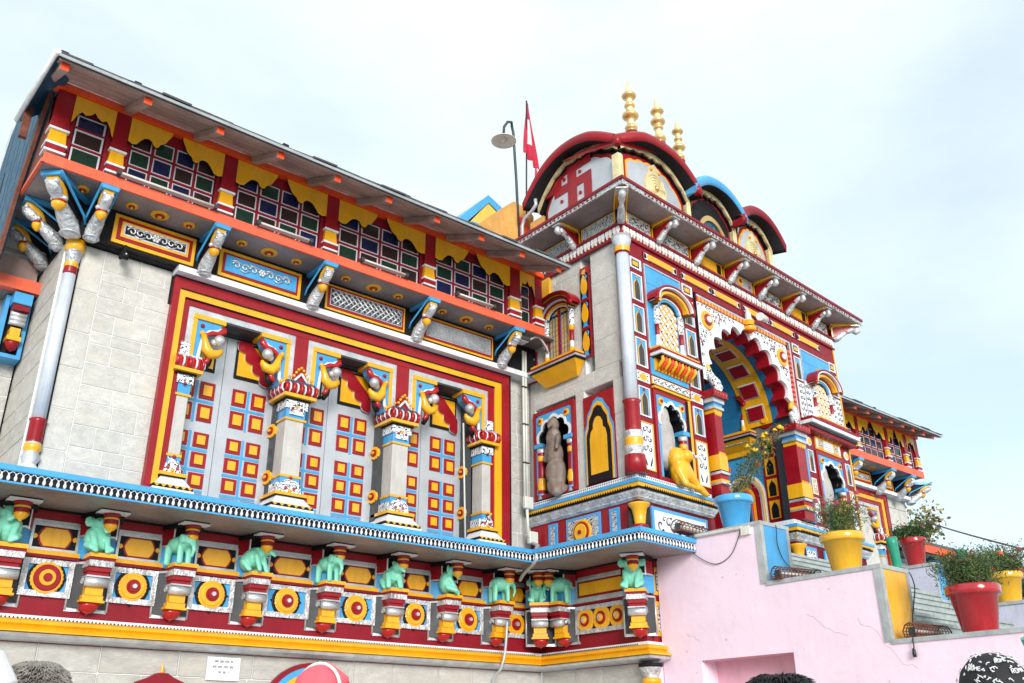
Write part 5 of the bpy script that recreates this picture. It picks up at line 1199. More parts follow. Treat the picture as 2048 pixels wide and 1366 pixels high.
g = G(TF); g.box(1.6, 4.7, 2.5, 6.8, -3.1, -3.0, 'deep_shaded_blue'); g.box(1.6, 4.7, 6.5, 6.6, -3.1, -.4, 'deep_shaded_blue'); g.build('recess_wall', tower)
# right reveal: grey pier, strip of little arched niches, window and inner doorway
g = G(TF); g.box(4.36, 4.56, 2.4, 6.0, -.90, -.01, 'grey_paint'); rv = g.build('reveal', tower); g = G(TF); g.box(4.37, 4.7, 2.4, 6.4, -3.0, -.901, 'deep_shaded_blue'); g.build('blue_wall', tower); g = G(TF); g.box(1.62, 1.88, 2.4, 5.18, -3, -.12, 'deep_shaded_blue'); g.build('blue_wall', tower)
RV = TF @ Matrix.Translation((4.36, 0, 0)) @ Matrix.Rotation(R(-90), 4, 'Z')   # u = depth (negative inwards), faces left
g = G(RV); g.box(-.665, -.40, 2.6, 4.98, -.02, .02, 'red'); st = g.build('niche_strip', rv)
for k in range(4):
    cz = 4.78-k*.37; g = G(RV); g.box(-.63, -.435, cz-.155, cz+.155, 0, .028, 'yellow'); cu = -.53
    g.poly([(cu-.062, cz-.14), (cu-.066, cz+.02), (cu-.04, cz+.08), (cu-.02, cz+.10), (cu, cz+.135), (cu+.02, cz+.10), (cu+.04, cz+.08), (cu+.066, cz+.02), (cu+.062, cz-.14)], 0, .034, 'black'); g.build('painted_niche', st)
g = G(RV); g.rosette(-.52, 5.24, 0, [(.145, 'red', .02), (.065, 'yellow', .03)], 18); g.box(-.42, -.30, 5.02, 5.08, 0, .04, 'red'); g.build('medallion', rv)
canopy_window(RV, tower, -1.22, 5.10, .43, 5.86, 'side')
g = G(RV); g.box(-1.72, -.84, 4.90, 4.98, -.05, .16, 'silver_carved'); g.box(-1.7, -.86, 4.82, 4.8995, -.05, .08, 'maroon'); g.box(-1.68, -.88, 4.70, 4.8195, -.05, .05, 'yellow'); g.box(-1.75, -1.5, 2.6, 4.82, -.05, .06, 'red'); g.box(-1.72, -1.62, 4.4, 4.75, 0, .10, 'yellow'); g.build('inner_cornice', tower)
g = G(RV); cc = -1.08; g.box(-1.5, -.70, 2.6, 4.6995, -.05, -.0, 'blue')
for i, (r, m) in enumerate(((.40, 'white'), (.365, 'pale_yellow'), (.33, 'statue_grey'), (.29, 'red'), (.24, 'maroon'), (.20, 'yellow'), (.16, 'orange'), (.13, 'deep_shaded_blue'), (.10, 'black'))):
    g.poly(arc(cc, 3.92, r, r*1.15, 20, foot=2.6), 0, .01+i*.008, m)
for s_ in (-1, 1): g.rosette(cc+s_*.30, 4.52, .0, [(.06, 'orange', .015), (.03, 'red', .01)], 12)
g.build('inner_doorway', tower)

# ------------------------------------------------------------------ pavilion on the roof
pav = thing('roof_pavilion', 'domed rooftop pavilion with maroon and blue curved roofs over silver panels with gold reliefs', 'pavilion', TF @ Matrix.Translation((3, .45, 7.62)))
PF = TF @ Matrix.Translation((0, .45, 0)); PSx = TF @ Matrix.Translation((.63, 0, 0)) @ Matrix.Rotation(R(-93.8), 4, 'Z')   # side face, u = towards the viewer
LX = [(.63, 2.47, 'red', 'filigree', 9.30), (2.47, 3.90, 'blue', 'open', 9.22), (3.90, 5.16, 'maroon', 'relief', 9.22)]
zb = 7.62
g = G(PF); g.box(.95, 5.08, zb, 9.1, -2.1, -.12, 'black'); g.build('core', pav)
def bangla(rise, jl, jr):
    def f(t):
        e = 2.3; dr = 1.0
        if t < 0 and jl: dr = jl
        if t > 0 and jr: dr = jr
        return rise*(1-dr*abs(t)**(e if dr == 1 else 1.9))
    return f
def curve_roof(F, a, b, z, rise, m, root, dep=.28, back=-1.2, th=.17, jl=0, jr=0):
    """bangla curve between a and b: rim, black underside and cream scalloped board"""
    n = 36; c = (a+b)/2; w = (b-a)/2; f = bangla(rise, jl, jr)
    T_ = [(-1+2*i/n) for i in range(n+1)]
    ov = lambda t: dep*(1-(.86*max(0, (-t-.45)/.55)**1.5 if (t < 0 and jl) else 0)-(.86*max(0, (t-.45)/.55)**1.5 if (t > 0 and jr) else 0))
    xo = lambda t, e: c+t*(w+(e if not ((t < 0 and jl) or (t > 0 and jr)) else 0))
    out = [(xo(t, .10), z+f(t)) for t in T_]; inn = [(x, zz-th) for x, zz in out]; und = [(xo(t, .02), z+f(t)-th+.02) for t in T_]
    g = G(F)
    A_ = [g.p(x, ov(t), zz) for (x, zz), t in zip(inn, T_)]; B_ = [g.p(x, ov(t)+.02, zz-.03) for (x, zz), t in zip(out, T_)]
    for i in range(n): g.face((A_[i], A_[i+1], B_[i+1], B_[i]), m, True)
    prev = B_
    for dd_, dz in ((.0, .012), (-.04, .05), (-.16, .07), (None, .12)):
        cur = [g.p(x, (ov(t)+dd_) if dd_ is not None else back, zz+dz) for (x, zz), t in zip(out, T_)]
        for i in range(n): g.face((prev[i], prev[i+1], cur[i+1], cur[i]), m, True)
        prev = cur
    pu = [g.p(x, .0, zz) for x, zz in und]
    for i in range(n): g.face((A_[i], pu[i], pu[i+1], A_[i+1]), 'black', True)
    for k in (0, n): q = [A_[k], B_[k], prev[k], pu[k]]; g.face(q, m)
    rf = g.build('curved_roof', root)
    g = G(F); lo = []
    for i in range(121):
        t = -1+2*i/120; s = abs(math.sin(t*PI*3.5)); k = .045+.05*s+(.03 if abs(t) < .12 else 0); lo.append((c+t*(w-.06), z+f(t*.97)-th+.0-k*.8))
    hi = [(c+(-1+2*i/120)*(w-.06), z+f((-1+2*i/120)*.97)-th+.03) for i in range(121)]
    g.band(lo, hi, -.05, .07, 'gold_pale', 'A', 'gold_pale'); lo2 = [(x, zz-.035) for x, zz in lo]; g.band(lo2, lo, -.05, .03, 'black', 'A')
    g.build('scalloped_board', rf)
    return c, w, f
def arch_panel(F, a, b, z, rise, kind, root, jl=0, jr=0):
    n = 40; c = (a+b)/2; w = (b-a)/2-.07; f = bangla(rise, jl, jr)
    def lobed(k, dz): return [(c-(w-k), zb)]+[(c+t*(w-k), z+f(t*.95)-.31+dz+.035*abs(math.sin(t*PI*3.0))) for t in [(-1+2*i/n) for i in range(n+1)]]+[(c+(w-k), zb)]
    g = G(F); g.poly(lobed(0, .06), -.1, -.03, 'black'); g.poly(lobed(.035, .015), -.1, -.015, 'red')
    if kind != 'open':
        if kind != 'swastika': g.poly(lobed(.10, -.05), -.1, -.005, 'yellow')
        g.poly(lobed(.13 if kind != 'swastika' else .09, -.085 if kind != 'swastika' else -.045), -.1, .004, 'door_silver')
    else: g.poly(lobed(.07, -.02), -.1, -.010, 'black')
    p = g.build('arch_panel', root)
    return p, c, w
def relief(F, c, z0, p, s=1.0):
    g = G(F)
    g.poly([(c-.28*s, z0), (c-.31*s, z0+.35*s), (c-.26*s, z0+.5*s), (c-.30*s, z0+.62*s), (c-.22*s, z0+.80*s), (c-.12*s, z0+.86*s), (c-.14*s, z0+.98*s), (c, z0+1.08*s), (c+.14*s, z0+.98*s), (c+.12*s, z0+.86*s), (c+.22*s, z0+.80*s), (c+.30*s, z0+.62*s), (c+.26*s, z0+.5*s), (c+.31*s, z0+.35*s), (c+.28*s, z0)], .0, .03, 'gold_pale')
    for k in range(5): 
        r = (.24-.045*k)*s; A = [(c+r*math.cos(t*PI/10), .035, z0+.58*s+r*1.15*math.sin(t*PI/10)) for t in range(21)]; g.tube(A, .012, 'gold_pale', 5)
    g.ball(c, .05, z0+.58*s, .05*s, 'gold', seg=10, n=6); g.ball(c, .05, z0+.30*s, .07*s, 'gold_pale', 1.2, 10, 6); g.ball(c-.11*s, .045, z0+.93*s, .03*s, 'yellow', seg=8, n=5); g.ball(c+.11*s, .045, z0+.93*s, .03*s, 'yellow', seg=8, n=5)
    for sx in (-1, 1):
        g.tube([(c+sx*.10*s, .04, z0+.05), (c+sx*.20*s, .05, z0+.12), (c+sx*.22*s, .05, z0+.28*s), (c+sx*.12*s, .05, z0+.36*s)], .03, 'gold_pale', 6)
    g.build('gold_relief', p)
for i, (a, b, m, kind, zt) in enumerate(LX):
    z = (9.02, 9.06, 9.0)[i]; rise = (.50, .42, .46)[i]
    JL, JR = (.45 if i == 0 else 0), 0
    p, cc, ww = arch_panel(PF, a, b, z, rise, 'open' if kind == 'open' else 'relief', pav, JL, JR)
    if kind == 'open':
        g = G(PF); rr = random.Random(8)
        g.poly(arc(cc, 8.12, .50, .72, 20, foot=zb), -.05, -.004, 'teal'); g.band(arc(cc, 8.12, .50, .72, 24, foot=zb), arc(cc, 8.12, .42, .62, 24, foot=zb), 0, .03, 'gold')
        for s in (-1, 1):
            g.tube([(cc+s*.05, .03, 7.7), (cc+s*.20, .04, 7.85), (cc+s*.22, .04, 8.05), (cc+s*.08, .04, 8.2), (cc+s*.05, .04, 8.35), (cc+s*.18, .04, 8.5), (cc+s*.26, .04, 8.42), (cc+s*.22, .04, 8.34)], .035, 'gold', 8, rs=[.03, .04, .045, .045, .04, .035, .03, .02])
            g.tube([(cc+s*.32, .03, 7.7), (cc+s*.36, .04, 7.95), (cc+s*.30, .04, 8.15)], .03, 'gold', 7)
        g.tube([(cc, .03, 7.65), (cc, .045, 8.1), (cc, .04, 8.6)], .03, 'gold', 8, rs=[.05, .04, .02]); g.build('gold_relief', p)
    else: relief(PF, cc, 8.12 if i == 0 else 8.05, p, 1.0 if i == 0 else .92)
    curve_roof(PF, a-(.08 if i == 0 else 0), b+(.06 if i == 2 else 0), z, rise, m, pav, jl=JL)
# corner posts
for u in (.63, 2.47, 3.90, 5.14):
    g = G(PF); g.box(u-.06, u+.06, zb, 8.98, -.10, .035, 'gold_pale'); g.box(u-.022, u+.022, zb, 8.97, .035, .055, 'gold_pale'); g.build('post', pav)
# side face with the silver panel and red emblem
SP = PSx; sL, sR = -2.38, -.45
g = G(SP); z = 9.0; rise = .66; cc = (sL+sR)/2
p, cc, ww = arch_panel(SP, sL, sR, z, rise, 'swastika', pav, 0, .58)
E_ = G(SP); d0 = .0; q = .30
cz = 8.98; cu = -1.58; K_ = .90
def er(x0, x1, z0, z1): E_.box(cu+x0*K_, cu+x1*K_, cz+z0*K_, cz+z1*K_, .0, .018, 'red')
er(-.12, .12, -.66, .44); er(.12, .52, .27, .44); er(-.50, -.12, -.09, .10); er(.12, .52, -.10, .09); er(-.50, -.30, .10, .36); er(.32, .52, -.60, -.10); er(-.50, -.12, -.66, -.46)
E_.build('emblem', p)
for x, zz in ((.22, .18), (-.215, .22), (.215, -.29), (-.30, -.24)):
    g = G(SP); g.rosette(cu+x*K_, cz+zz*K_, .004, [(.034, 'red', .016)], 12); g.build('emblem_dot', p)
curve_roof(SP, sL-.10, sR+.08, z, rise, 'red', pav, back=-1.0, jr=.58)
g = G(PF); g.tube([(.55, .05, 9.10), (.56, .04, 9.24), (.60, -.02, 9.34)], .07, 'red', 8, rs=[.05, .075, .03]); g.build('roof_joint', pav); g = G(PF); g.ball(2.47, .24, 8.98, .09, 'red', seg=10); g.build('roof_joint', pav); g = G(PF); g.ball(3.90, .24, 8.98, .09, 'maroon', seg=10); g.build('roof_joint', pav)
g = G(SP); g.box(sL-.35, sL, zb, 8.75, -.25, -.02, 'ochre'); g.build('side_wall', pav)
# corner cap between the two roofs
# domed top
g = G(TF); 
def dome(cu, d, m, rx=1.0, ry=1.0, z0=9.1, h=.62): 
    g = G(TF); n = 10; rows = []
    for i in range(n+1):
        a = PI/2*i/n; rows.append([g.p(cu+rx*math.cos(a)*math.cos(t*PI/14), d+ry*math.cos(a)*math.sin(t*PI/14), z0+h*math.sin(a)) for t in range(28)])
    for i in range(n):
        for k in range(28): g.face((rows[i][k], rows[i][(k+1) % 28], rows[i+1][(k+1) % 28], rows[i+1][k]), m, True)
    g.build('dome', pav)
dome(1.62, -1.3, 'red', .85, .75, 9.55, .42); dome(3.31, -1.4, 'blue', .80, .75, 9.3, .3); dome(4.72, -1.4, 'maroon', .70, .7, 9.3, .3)
g = G(TF); g.box(.75, 5.2, 9.0, 9.42, -2.4, -.8, 'maroon'); g.build('roof_core', pav)
# gilded finials
def finial_mesh(k):
    g = G(); pr = [(.10, 0, 'white'), (.09, .05, 'maroon'), (.10, .12, 'maroon'), (.06, .14, 'gold_pale')]
    z = .14
    for r, h, m in ((.10, .13, 'gold'), (.055, .08, 'gold_pale'), (.13, .16, 'gold'), (.06, .06, 'gold_pale'), (.085, .10, 'gold'), (.05, .07, 'gold_pale'), (.115, .13, 'gold')) if k == 0 else ((.115, .14, 'gold'), (.06, .10, 'gold_pale'), (.085, .1, 'gold'), (.125, .14, 'gold'), (.05, .08, 'gold_pale'), (.115, .12, 'gold')):
        for i in range(1, 7): a = PI*i/6; pr.append((.05+(r-.05)*math.sin(a), z+h*i/6, m))
        z += h
    pr += [(.05, z+.02, 'gold_pale'), (.045, z+.07, 'gold_pale'), (.001, z+.26, 'gold_pale')]
    g.lathe(pr, 0, 0, 16); return g.mesh('finial')

FM = [finial_mesh(0), finial_mesh(1)]
for i, (u, zz, k, lab) in enumerate(((1.66, 10.05, 0, 'gilded finial with stacked rings on a maroon foot, leftmost and tallest of the three'), (2.50, 10.24, 1, 'gilded finial with stacked rings, middle one of three on the pavilion roof'), (3.12, 10.16, 0, 'gilded finial with stacked rings, rightmost of three, nearest the blue curved roof'))):
    M = at(TF, u, -.93, zz, s=(1.2, 1.15, 1.0)[i]); t = thing('roof_finial', lab, 'finial', M, 'gilded finials on the pavilion'); inst(FM[k], 'spire', t, M)
    g = G(at(TF, u, -.93, 0)); g.lathe([(.11, zz-.9, 'white'), (.10, zz+.02, 'white')], 0, 0, 12); g.build('foot', t)
# ------------------------------------------------------------------ right wing (its visible end)
wing2 = thing('temple_wing', 'right wing of the temple beyond the gateway, seen end-on with short gallery and corner brackets', 'temple wing', FR(18, 10.5, 0, GZ))
Z2 = -.035; RG = FR(0, 10.38, 0, Z2)
g = G(FR(0, 10.38)); g.box(15.0, 21.1, 2.0, 5.4, -2.2, -.17, 'white_stone'); g.box(15.0, 21.1, 5.4, 6.8, -2.2, -.1, 'black'); g.build('wall', wing2)
stones(FR(0, 10.38), wing2, 20.12, 21.1, 2.3, 5.36, -.17, 'white_stone', (.25, .4), (.4, .6), seed=31)
g = G(FR(0, 10.38)); zt = 5.36
for a, b, z0, z1, m, d in ((15, 20.10, zt-.13, zt, 'red', -.08), (15, 19.96, zt-.22, zt-.1305, 'yellow', -.095), (15, 19.85, zt-.31, zt-.2205, 'red', -.115), (15, 19.74, zt-.38, zt-.3105, 'silver', -.12)): g.box(a, b, z0, z1, -.5, d, m)
for a, b, z1, m, d in ((19.97, 20.10, zt-.13, 'red', -.08), (19.86, 19.96, zt-.22, 'yellow', -.095), (19.75, 19.85, zt-.31, 'red', -.115), (19.66, 19.74, zt-.38, 'silver', -.12)): g.box(a, b, 2.3, z1, -.5, d, m)
g.box(20.10, 20.14, 2.3, zt, -.5, -.09, 'black'); g.build('porch_frame', wing2)
g = G(FR(0, 10.38)); g.box(15, 19.7, 2.3, 5.0, -.5, -.42, 'door_silver'); g.box(15, 19.7, 4.9, 5.0, -.42, -.3, 'dark_grey'); g.build('door', wing2)
column(FR(0, 10.38, 0, .10), 19.62, -.10, wing2, 1); column(FR(0, 10.38, 0, .10), 18.1, -.10, wing2)
inst(AM[-1], 'scroll_arm', wing2, at(FR(0, 10.38), 19.66, -.135, 4.97)); inst(AM[1], 'scroll_arm', wing2, at(FR(0, 10.38), 18.2, -.135, 4.97))
for x in (17.5, 18.6, 19.1):
    for z, big in ROWS: inst(tile, 'door_panel', wing2, at(FR(0, 10.38), x, -.42, z+.1))
band_white(FR(0, 10.38, 0, .08), wing2, 15, 21.1)
g = G(RG); g.box(15, 21.1, 5.46, 5.80, -.3, 0, 'black'); g.build('frieze_band', wing2)
for a, b, k in ((17.0, 18.0, 'filigree_silver'), (18.45, 19.35, 'filigree_silver'), (19.72, 20.3, 'filigree_silver')): frieze_relief(RG, wing2, a, b, k, 5.44, 5.77)
for u in (17.1, 18.21, 19.56, 20.44): inst(gbm, 'gallery_bracket', wing2, at(RG, u, 0, 0))
inst(gbm, 'gallery_bracket', wing2, at(FR(21.0, 10.42, 45, Z2), 0, 0, 0) @ Matrix.Diagonal((1.2, 1.2, 1, 1)))
g = G(RG); g.box(15, 20.9, 5.805, 5.83, -2, .475, 'soffit'); g.build('gallery_floor', wing2)
g = G(RG); g.box(15.1, 20.92, 5.80, 5.95, .475, .505, 'salmon_lit_orange'); g.build('fascia_board', wing2); g = G(RG); g.box(15.1, 20.95, 6.76, 6.84, .40, .515, 'orange'); g.build('eave_beam', wing2)
for u in (17.5, 17.8, 18.7, 19.1, 19.9): med(RG, wing2, u, .22, .075)
for a, b in ((16.95, 17.1), (18.19, 18.32), (19.43, 19.57), (20.27, 20.41), (20.77, 20.93)): post(RG, wing2, a, b)
window(RG, wing2, 17.105, 18.185, 4, order=['rbrb', 'gbrg', 'brgr']); window(RG, wing2, 18.325, 19.425, 4, order=['brgb', 'rgbr', 'gbrb']); window(RG, wing2, 19.575, 20.265, 2, order=['br', 'rg', 'bb']); window(RG, wing2, 20.415, 20.765, 1, order=['b', 'g', 'r'])
roofset(wing2, [16.9, 17.45, 17.96, 18.42, 18.92, 19.41, 19.86, 20.34, 20.78], 16.2, 21.05, 9.42, 6.62, stubs=(18.2, 19.5, 20.5))
g = G(RG); g.box(20.9, 20.93, 5.9, 6.8, -1.6, .4, 'maroon'); g.build('side_wall', wing2)

# ------------------------------------------------------------------ annex behind the left corner
ann = thing('annex', 'low stone annex at the far left with brown soffit, orange beam and blue-edged bracket', 'annex', FR(0, 11.15, 0, GZ))
AF = FR(0, 11.15, 0, -.457); g = G(AF); g.box(-3, 1.96, -1.0, 5.84, -1.5, -.27, 'mortar'); g.build('wall', ann)
stones(AF, ann, .2, 1.96, 2.7, 5.40, -.25, 'stone', (.16, .28), (.3, .6), seed=41)
g = G(AF); g.box(-3, 2.03, 5.41, 5.56, .05, .16, 'salmon_lit_orange'); g.build('beam', ann); g = G(AF); g.box(-3, 1.96, 5.40, 5.44, -.25, .05, 'soffit'); g.build('soffit', ann)
g = G(AF); g.poly([(-3, 5.565), (1.95, 5.565), (1.93, 5.88), (-3, 5.80)], -.2, .02, 'rafter_wood'); g.build('roof', ann)
g = G(AF @ Matrix.Translation((1.84, 0, 0)))
g.frame(-.16, .12, 4.62, 5.38, .045, -.25, .0, 'blue'); g.box(-.115, .075, 4.665, 5.34, -.25, -.08, 'black'); g.box(-.11, .09, 5.24, 5.38, -.1, .16, 'blue'); g.box(-.09, .08, 5.17, 5.24, -.1, .14, 'maroon')
for k in range(3): g.tube([(-.09, .06, 5.14-.055*k), (.08, .06, 5.14-.055*k)], .033, 'silver', 8)
g.box(-.06, .05, 4.86, 4.97, -.1, .07, 'yellow'); g.box(-.08, .07, 4.81, 4.86, -.1, .09, 'yellow'); g.lathe([(.001, 0, 'red'), (.05, .03, 'red'), (.085, .10, 'red'), (.08, .12, 'red')], 0, .0, 12, z=4.69); g.build('bracket', ann)
g = G(AF); g.tube([(1.5, .0, 5.95), (1.9, -.1, 6.0), (2.2, -.2, 6.2)], .02, 'statue_grey', 6); g.build('branch_strut', ann)

# ------------------------------------------------------------------ stair walls, steps, landing
def cap_box(g, x0, x1, y0, y1, z, m='cement_trim', t=.045): g.F = ID; g.box(x0-.015, x1+.015, z-t, z, -y1, -y0+.015, m)
lp = thing('stair_wall', 'pale pink stepped stair wall in front of the gateway with grey cap and square recess', 'stair wall', FR(9.4, 5, 0, GZ))
g = G(); X0, X1 = 9.15, 9.70
secs = [(6.37, 8.0, 2.46), (4.97, 6.37, 1.755), (3.55, 4.97, 1.0), (2.2, 3.55, .25)]
niche = (6.126, 7.406, -.8, .966)
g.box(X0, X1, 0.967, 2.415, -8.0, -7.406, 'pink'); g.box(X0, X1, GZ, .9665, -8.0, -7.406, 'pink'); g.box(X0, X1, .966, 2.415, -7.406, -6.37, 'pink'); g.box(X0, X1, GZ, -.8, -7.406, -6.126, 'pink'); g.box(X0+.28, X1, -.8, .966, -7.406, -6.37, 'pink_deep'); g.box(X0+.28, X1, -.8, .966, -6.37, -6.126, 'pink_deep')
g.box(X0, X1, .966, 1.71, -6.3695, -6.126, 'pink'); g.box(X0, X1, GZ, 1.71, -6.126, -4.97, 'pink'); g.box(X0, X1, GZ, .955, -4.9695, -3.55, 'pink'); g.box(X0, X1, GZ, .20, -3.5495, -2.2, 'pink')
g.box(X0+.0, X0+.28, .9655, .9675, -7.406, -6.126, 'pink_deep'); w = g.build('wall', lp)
rr = random.Random(6); g = G(Matrix(((0, 1, 0, X0), (-1, 0, 0, 0), (0, 0, 1, 0), (0, 0, 0, 1))))
for y0, z0, n, sl in ((5.9, 1.35, 12, -.05), (5.3, 1.25, 14, -.10), (5.1, .5, 9, -.09), (4.6, .2, 8, .04), (7.6, 1.3, 6, -.08), (4.2, .75, 9, -.06)):
    P = [(-y0, .0006, z0)]
    for k in range(n): P.append((P[-1][0]+rr.uniform(.015, .06), .0006, P[-1][2]+sl*rr.uniform(-.2, .9)))
    g.tube(P, .0016, 'pink_crack', 3, rs=[.0012+.0012*abs(math.sin(k*1.7)) for k in range(n+1)])
for k in range(26):
    u, z, r = -rr.uniform(3.8, 7.8), rr.uniform(.2, 1.9), rr.uniform(.004, .013); 
    if z < (1.0 if u > -4.97 else (1.65 if u > -6.37 else 2.3)): g.poly([(u+r*rr.uniform(.5, 1.2)*math.cos(t*PI/4), z+r*rr.uniform(.5, 1.2)*math.sin(t*PI/4)) for t in range(8)], -.002, .0012, 'pink_crack')
g.build('cracks_and_chips', lp, kind='stuff')
g = G(TF); g.box(.07, .30, GZ, .985, -.3, .02, 'pink'); g.build('pink_return', lp)
for y0, y1, z in secs:
    g = G(); cap_box(g, X0, X1, y0, y1, z); g.build('cap', lp)
for y, z0, z1, m in ((6.37, 1.755, 2.415, 'blue'), (4.97, 1.0, 1.71, 'yellow'), (3.55, .25, .955, 'blue')):
    g = G(FR(0, y)); g.box(X0+.06, X1-.05, z0, z1, 0, .006, m); g.build('riser_panel', lp); g = G(FR(0, y)); g.box(X0-.012, X0+.05, z0-.02, z1, -.04, .012, 'cement_trim'); g.box(X1-.05, X1+.005, z0, z1, 0, .012, 'cement_trim'); g.box(X0-.012, X0, z0-.02, z1, -.07, -.04, 'cement_trim'); g.build('edge_trim', lp)
rp_ = thing('stair_wall', 'lilac stepped stair wall on the far side of the steps with blue end panel', 'stair wall', FR(13.6, 5, 0, GZ))
Y0, Y1 = 13.35, 13.9
g = G(); 
for y0, y1, z in ((6.42, 8.0, 2.46), (5.0, 6.419, 1.80), (3.5, 4.999, 1.08), (2.2, 3.499, .3)): g.box(Y0, Y1, GZ, z-.05, -y1, -y0, 'lilac')
g.build('wall', rp_)
for y0, y1, z in ((6.42, 8.0, 2.46), (5.0, 6.41, 1.80), (3.5, 4.99, 1.08), (2.2, 3.49, .3)): g = G(); cap_box(g, Y0, Y1, y0, y1, z); g.build('cap', rp_)
for y, z0, z1 in ((6.42, 1.8, 2.41), (5.0, 1.08, 1.75)): g = G(FR(0, y)); g.box(Y0+.06, Y1-.02, z0, z1, 0, .008, 'blue'); g.box(Y0, Y0+.055, z0, z1, 0, .012, 'cement_trim'); g.build('riser_panel', rp_)
st = thing('stone_stairs', 'flight of grey painted steps with worn black edges climbing between the two stair walls', 'stairs', FR(11.5, 5, 0, GZ))
sm = G(); sm.box(-1.825, 1.825, -.155, 0, -.34, 0, 'step_paint'); sm.box(-1.825, 1.825, -.035, 0, 0, .02, 'step_paint'); sm = sm.mesh('step')
for i in range(25): inst(sm, 'step', st, FR(11.525, 7.3-.30*i, 0, 2.46-.155*i))
g = G(); g.box(9.7, 13.35, GZ, 2.455, -8.6, -7.62, 'step_paint'); g.build('landing', st)
g = G(); a = [g.p(x, -y, z) for x in (9.72, 13.33) for y, z in ((7.6, GZ), (7.6, 2.2), (.3, GZ))]; g.face((a[0], a[1], a[4], a[3]), 'step_paint'); g.face((a[1], a[2], a[5], a[4]), 'step_paint'); g.build('stair_core', st)
g = G(); g.box(13.9, 22.0, GZ, 2.3, -10.3, -7.5, 'step_paint'); g.box(13.9, 22, 2.3, 2.36, -10.3, -7.45, 'blue'); g.build('terrace', st)
g = G(TF)
for k in range(3): g.box(4.0, 7.0, 2.32+.12*k, 2.435+.12*k, -.4, .42-.10*k, 'step_paint')
g.build('plinth_steps', st)

# ------------------------------------------------------------------ pots and plants
def pot_mesh(m):
    g = G(); g.lathe([(.0, 0, m), (.150, 0, m), (.156, .015, m), (.212, .345, m), (.240, .348, m), (.247, .36, m), (.247, .425, m), (.238, .438, m), (.222, .438, m), (.215, .40, m)], 0, 0, 36)
    for i in range(1): pass
    return g.mesh('pot')
def foliage(n, R0, H, leaf, mats, lean=(0, 0), seed=0, thin=.35, stems=14, base=.36, spread=1.0, shape='bush'):
    rr = random.Random(seed); g = G(); s = G(); tips = []
    for k in range(stems):
        a = rr.uniform(0, 2*PI); r = R0*math.sqrt(rr.random()); hx = H*rr.uniform(.6, 1.0)
        p0 = Vector((rr.uniform(-.08, .08), rr.uniform(-.08, .08), base)); p1 = Vector((r*math.cos(a)*spread+lean[0]*hx, r*math.sin(a)*spread+lean[1]*hx, base+hx))
        mid = (p0+p1)/2+Vector((rr.uniform(-.03, .03), rr.uniform(-.03, .03), hx*.08)); s.tube([(p0.x, -p0.y, p0.z), (mid.x, -mid.y, mid.z), (p1.x, -p1.y, p1.z)], .004, mats[-1], 4, cap=False); tips.append((p0, mid, p1))
    for k in range(n):
        p0, mid, p1 = rr.choice(tips); t = rr.uniform(.12, 1.05) if shape == 'bush' else rr.uniform(.3, 1.05)
        c = p0.lerp(mid, t*2) if t < .5 else mid.lerp(p1, t*2-1)
        sp = R0*(.30 if shape == 'bush' else .12)*(1-.3*t); c = c+Vector((rr.gauss(0, sp), rr.gauss(0, sp), rr.gauss(0, sp*.7)))
        d = Vector((rr.gauss(0, 1), rr.gauss(0, 1), rr.gauss(.4, .8))).normalized(); e = d.cross(Vector((rr.gauss(0, 1), rr.gauss(0, 1), rr.gauss(0, 1)))).normalized(); L_ = leaf*rr.uniform(.6, 1.4)
        i0 = len(g.v); n_ = d.cross(e)*L_*.12
        for q in (c, c+d*L_*.5+e*L_*thin*.5+n_, c+d*L_, c+d*L_*.5-e*L_*thin*.5+n_): g.v.append(q)
        g.face((i0, i0+1, i0+2, i0+3), rr.choice(mats))
    return g, s, tips
def flower(m, r=.03):
    g = G(); rr = random.Random(1)
    for k in range(3): g.lathe([(.002, -.3*r+k*.25*r, m), (r*(1-.25*k), k*.3*r, m), (r*.3*(1-.25*k), .25*r+k*.3*r, m)], 0, 0, 9, wob=(.15, 10))
    return g.mesh('flower')
FL = {k: flower('flower_'+k) for k in ('yellow', 'orange', 'pink')}
def potted(lab, x, y, z, m, sc, fol, flowers=(), deg=0, sx=1.0):
    M = FR(x, y, deg, z) @ Matrix.Diagonal((sc*sx, sc*sx, sc, 1)); t = thing('flower_pot', lab, 'flower pot', FR(x, y, deg, z), 'painted flower pots on the stair walls')
    p = inst(pot_mesh(m), 'pot', t, M); g = G(M); g.lathe([(.001, .40, 'soil'), (.21, .40, 'soil')], 0, 0, 20); g.build('soil', t)
    if fol:
        g, s, tips = fol; inv = M
        for q in (g, s): q.v = [FR(x, y, deg, z) @ v for v in q.v]
        g.build('foliage', t, kind='stuff'); s.build('stems', t, kind='stuff')
        rr = random.Random(len(lab))
        for k, n in flowers:
            for i in range(n):
                tp = rr.choice(tips)[2]; inst(FL[k], 'flower', t, FR(x, y, deg, z) @ Matrix.Translation(tp+Vector((rr.uniform(-.04, .04), rr.uniform(-.04, .04), .02))) @ Matrix.Rotation(rr.uniform(-.7, .7), 4, 'X') @ Matrix.Scale(rr.uniform(1.0, 1.6), 4))
    return t
GR = ('leaf_green', 'leaf_dark', 'leaf_dry')
potted('glossy light blue pot on the topmost pink step, yellow flowers leaning out', 9.42, 6.90, 2.46, 'pot_blue', .97, foliage(1100, .20, 1.02, .05, GR, (.50, -.28), 3, .28, 11, .36, 1.0), (('yellow', 16),))
potted('glossy yellow flower pot on the middle pink step, dry reddish grass growing in it', 9.42, 5.50, 1.755, 'pot_yellow', .98, foliage(3000, .32, .44, .055, ('leaf_green', 'leaf_dry', 'leaf_dry', 'leaf_green'), (0, 0), 5, .14, 44, .36, 1.0), (('pink', 12),))
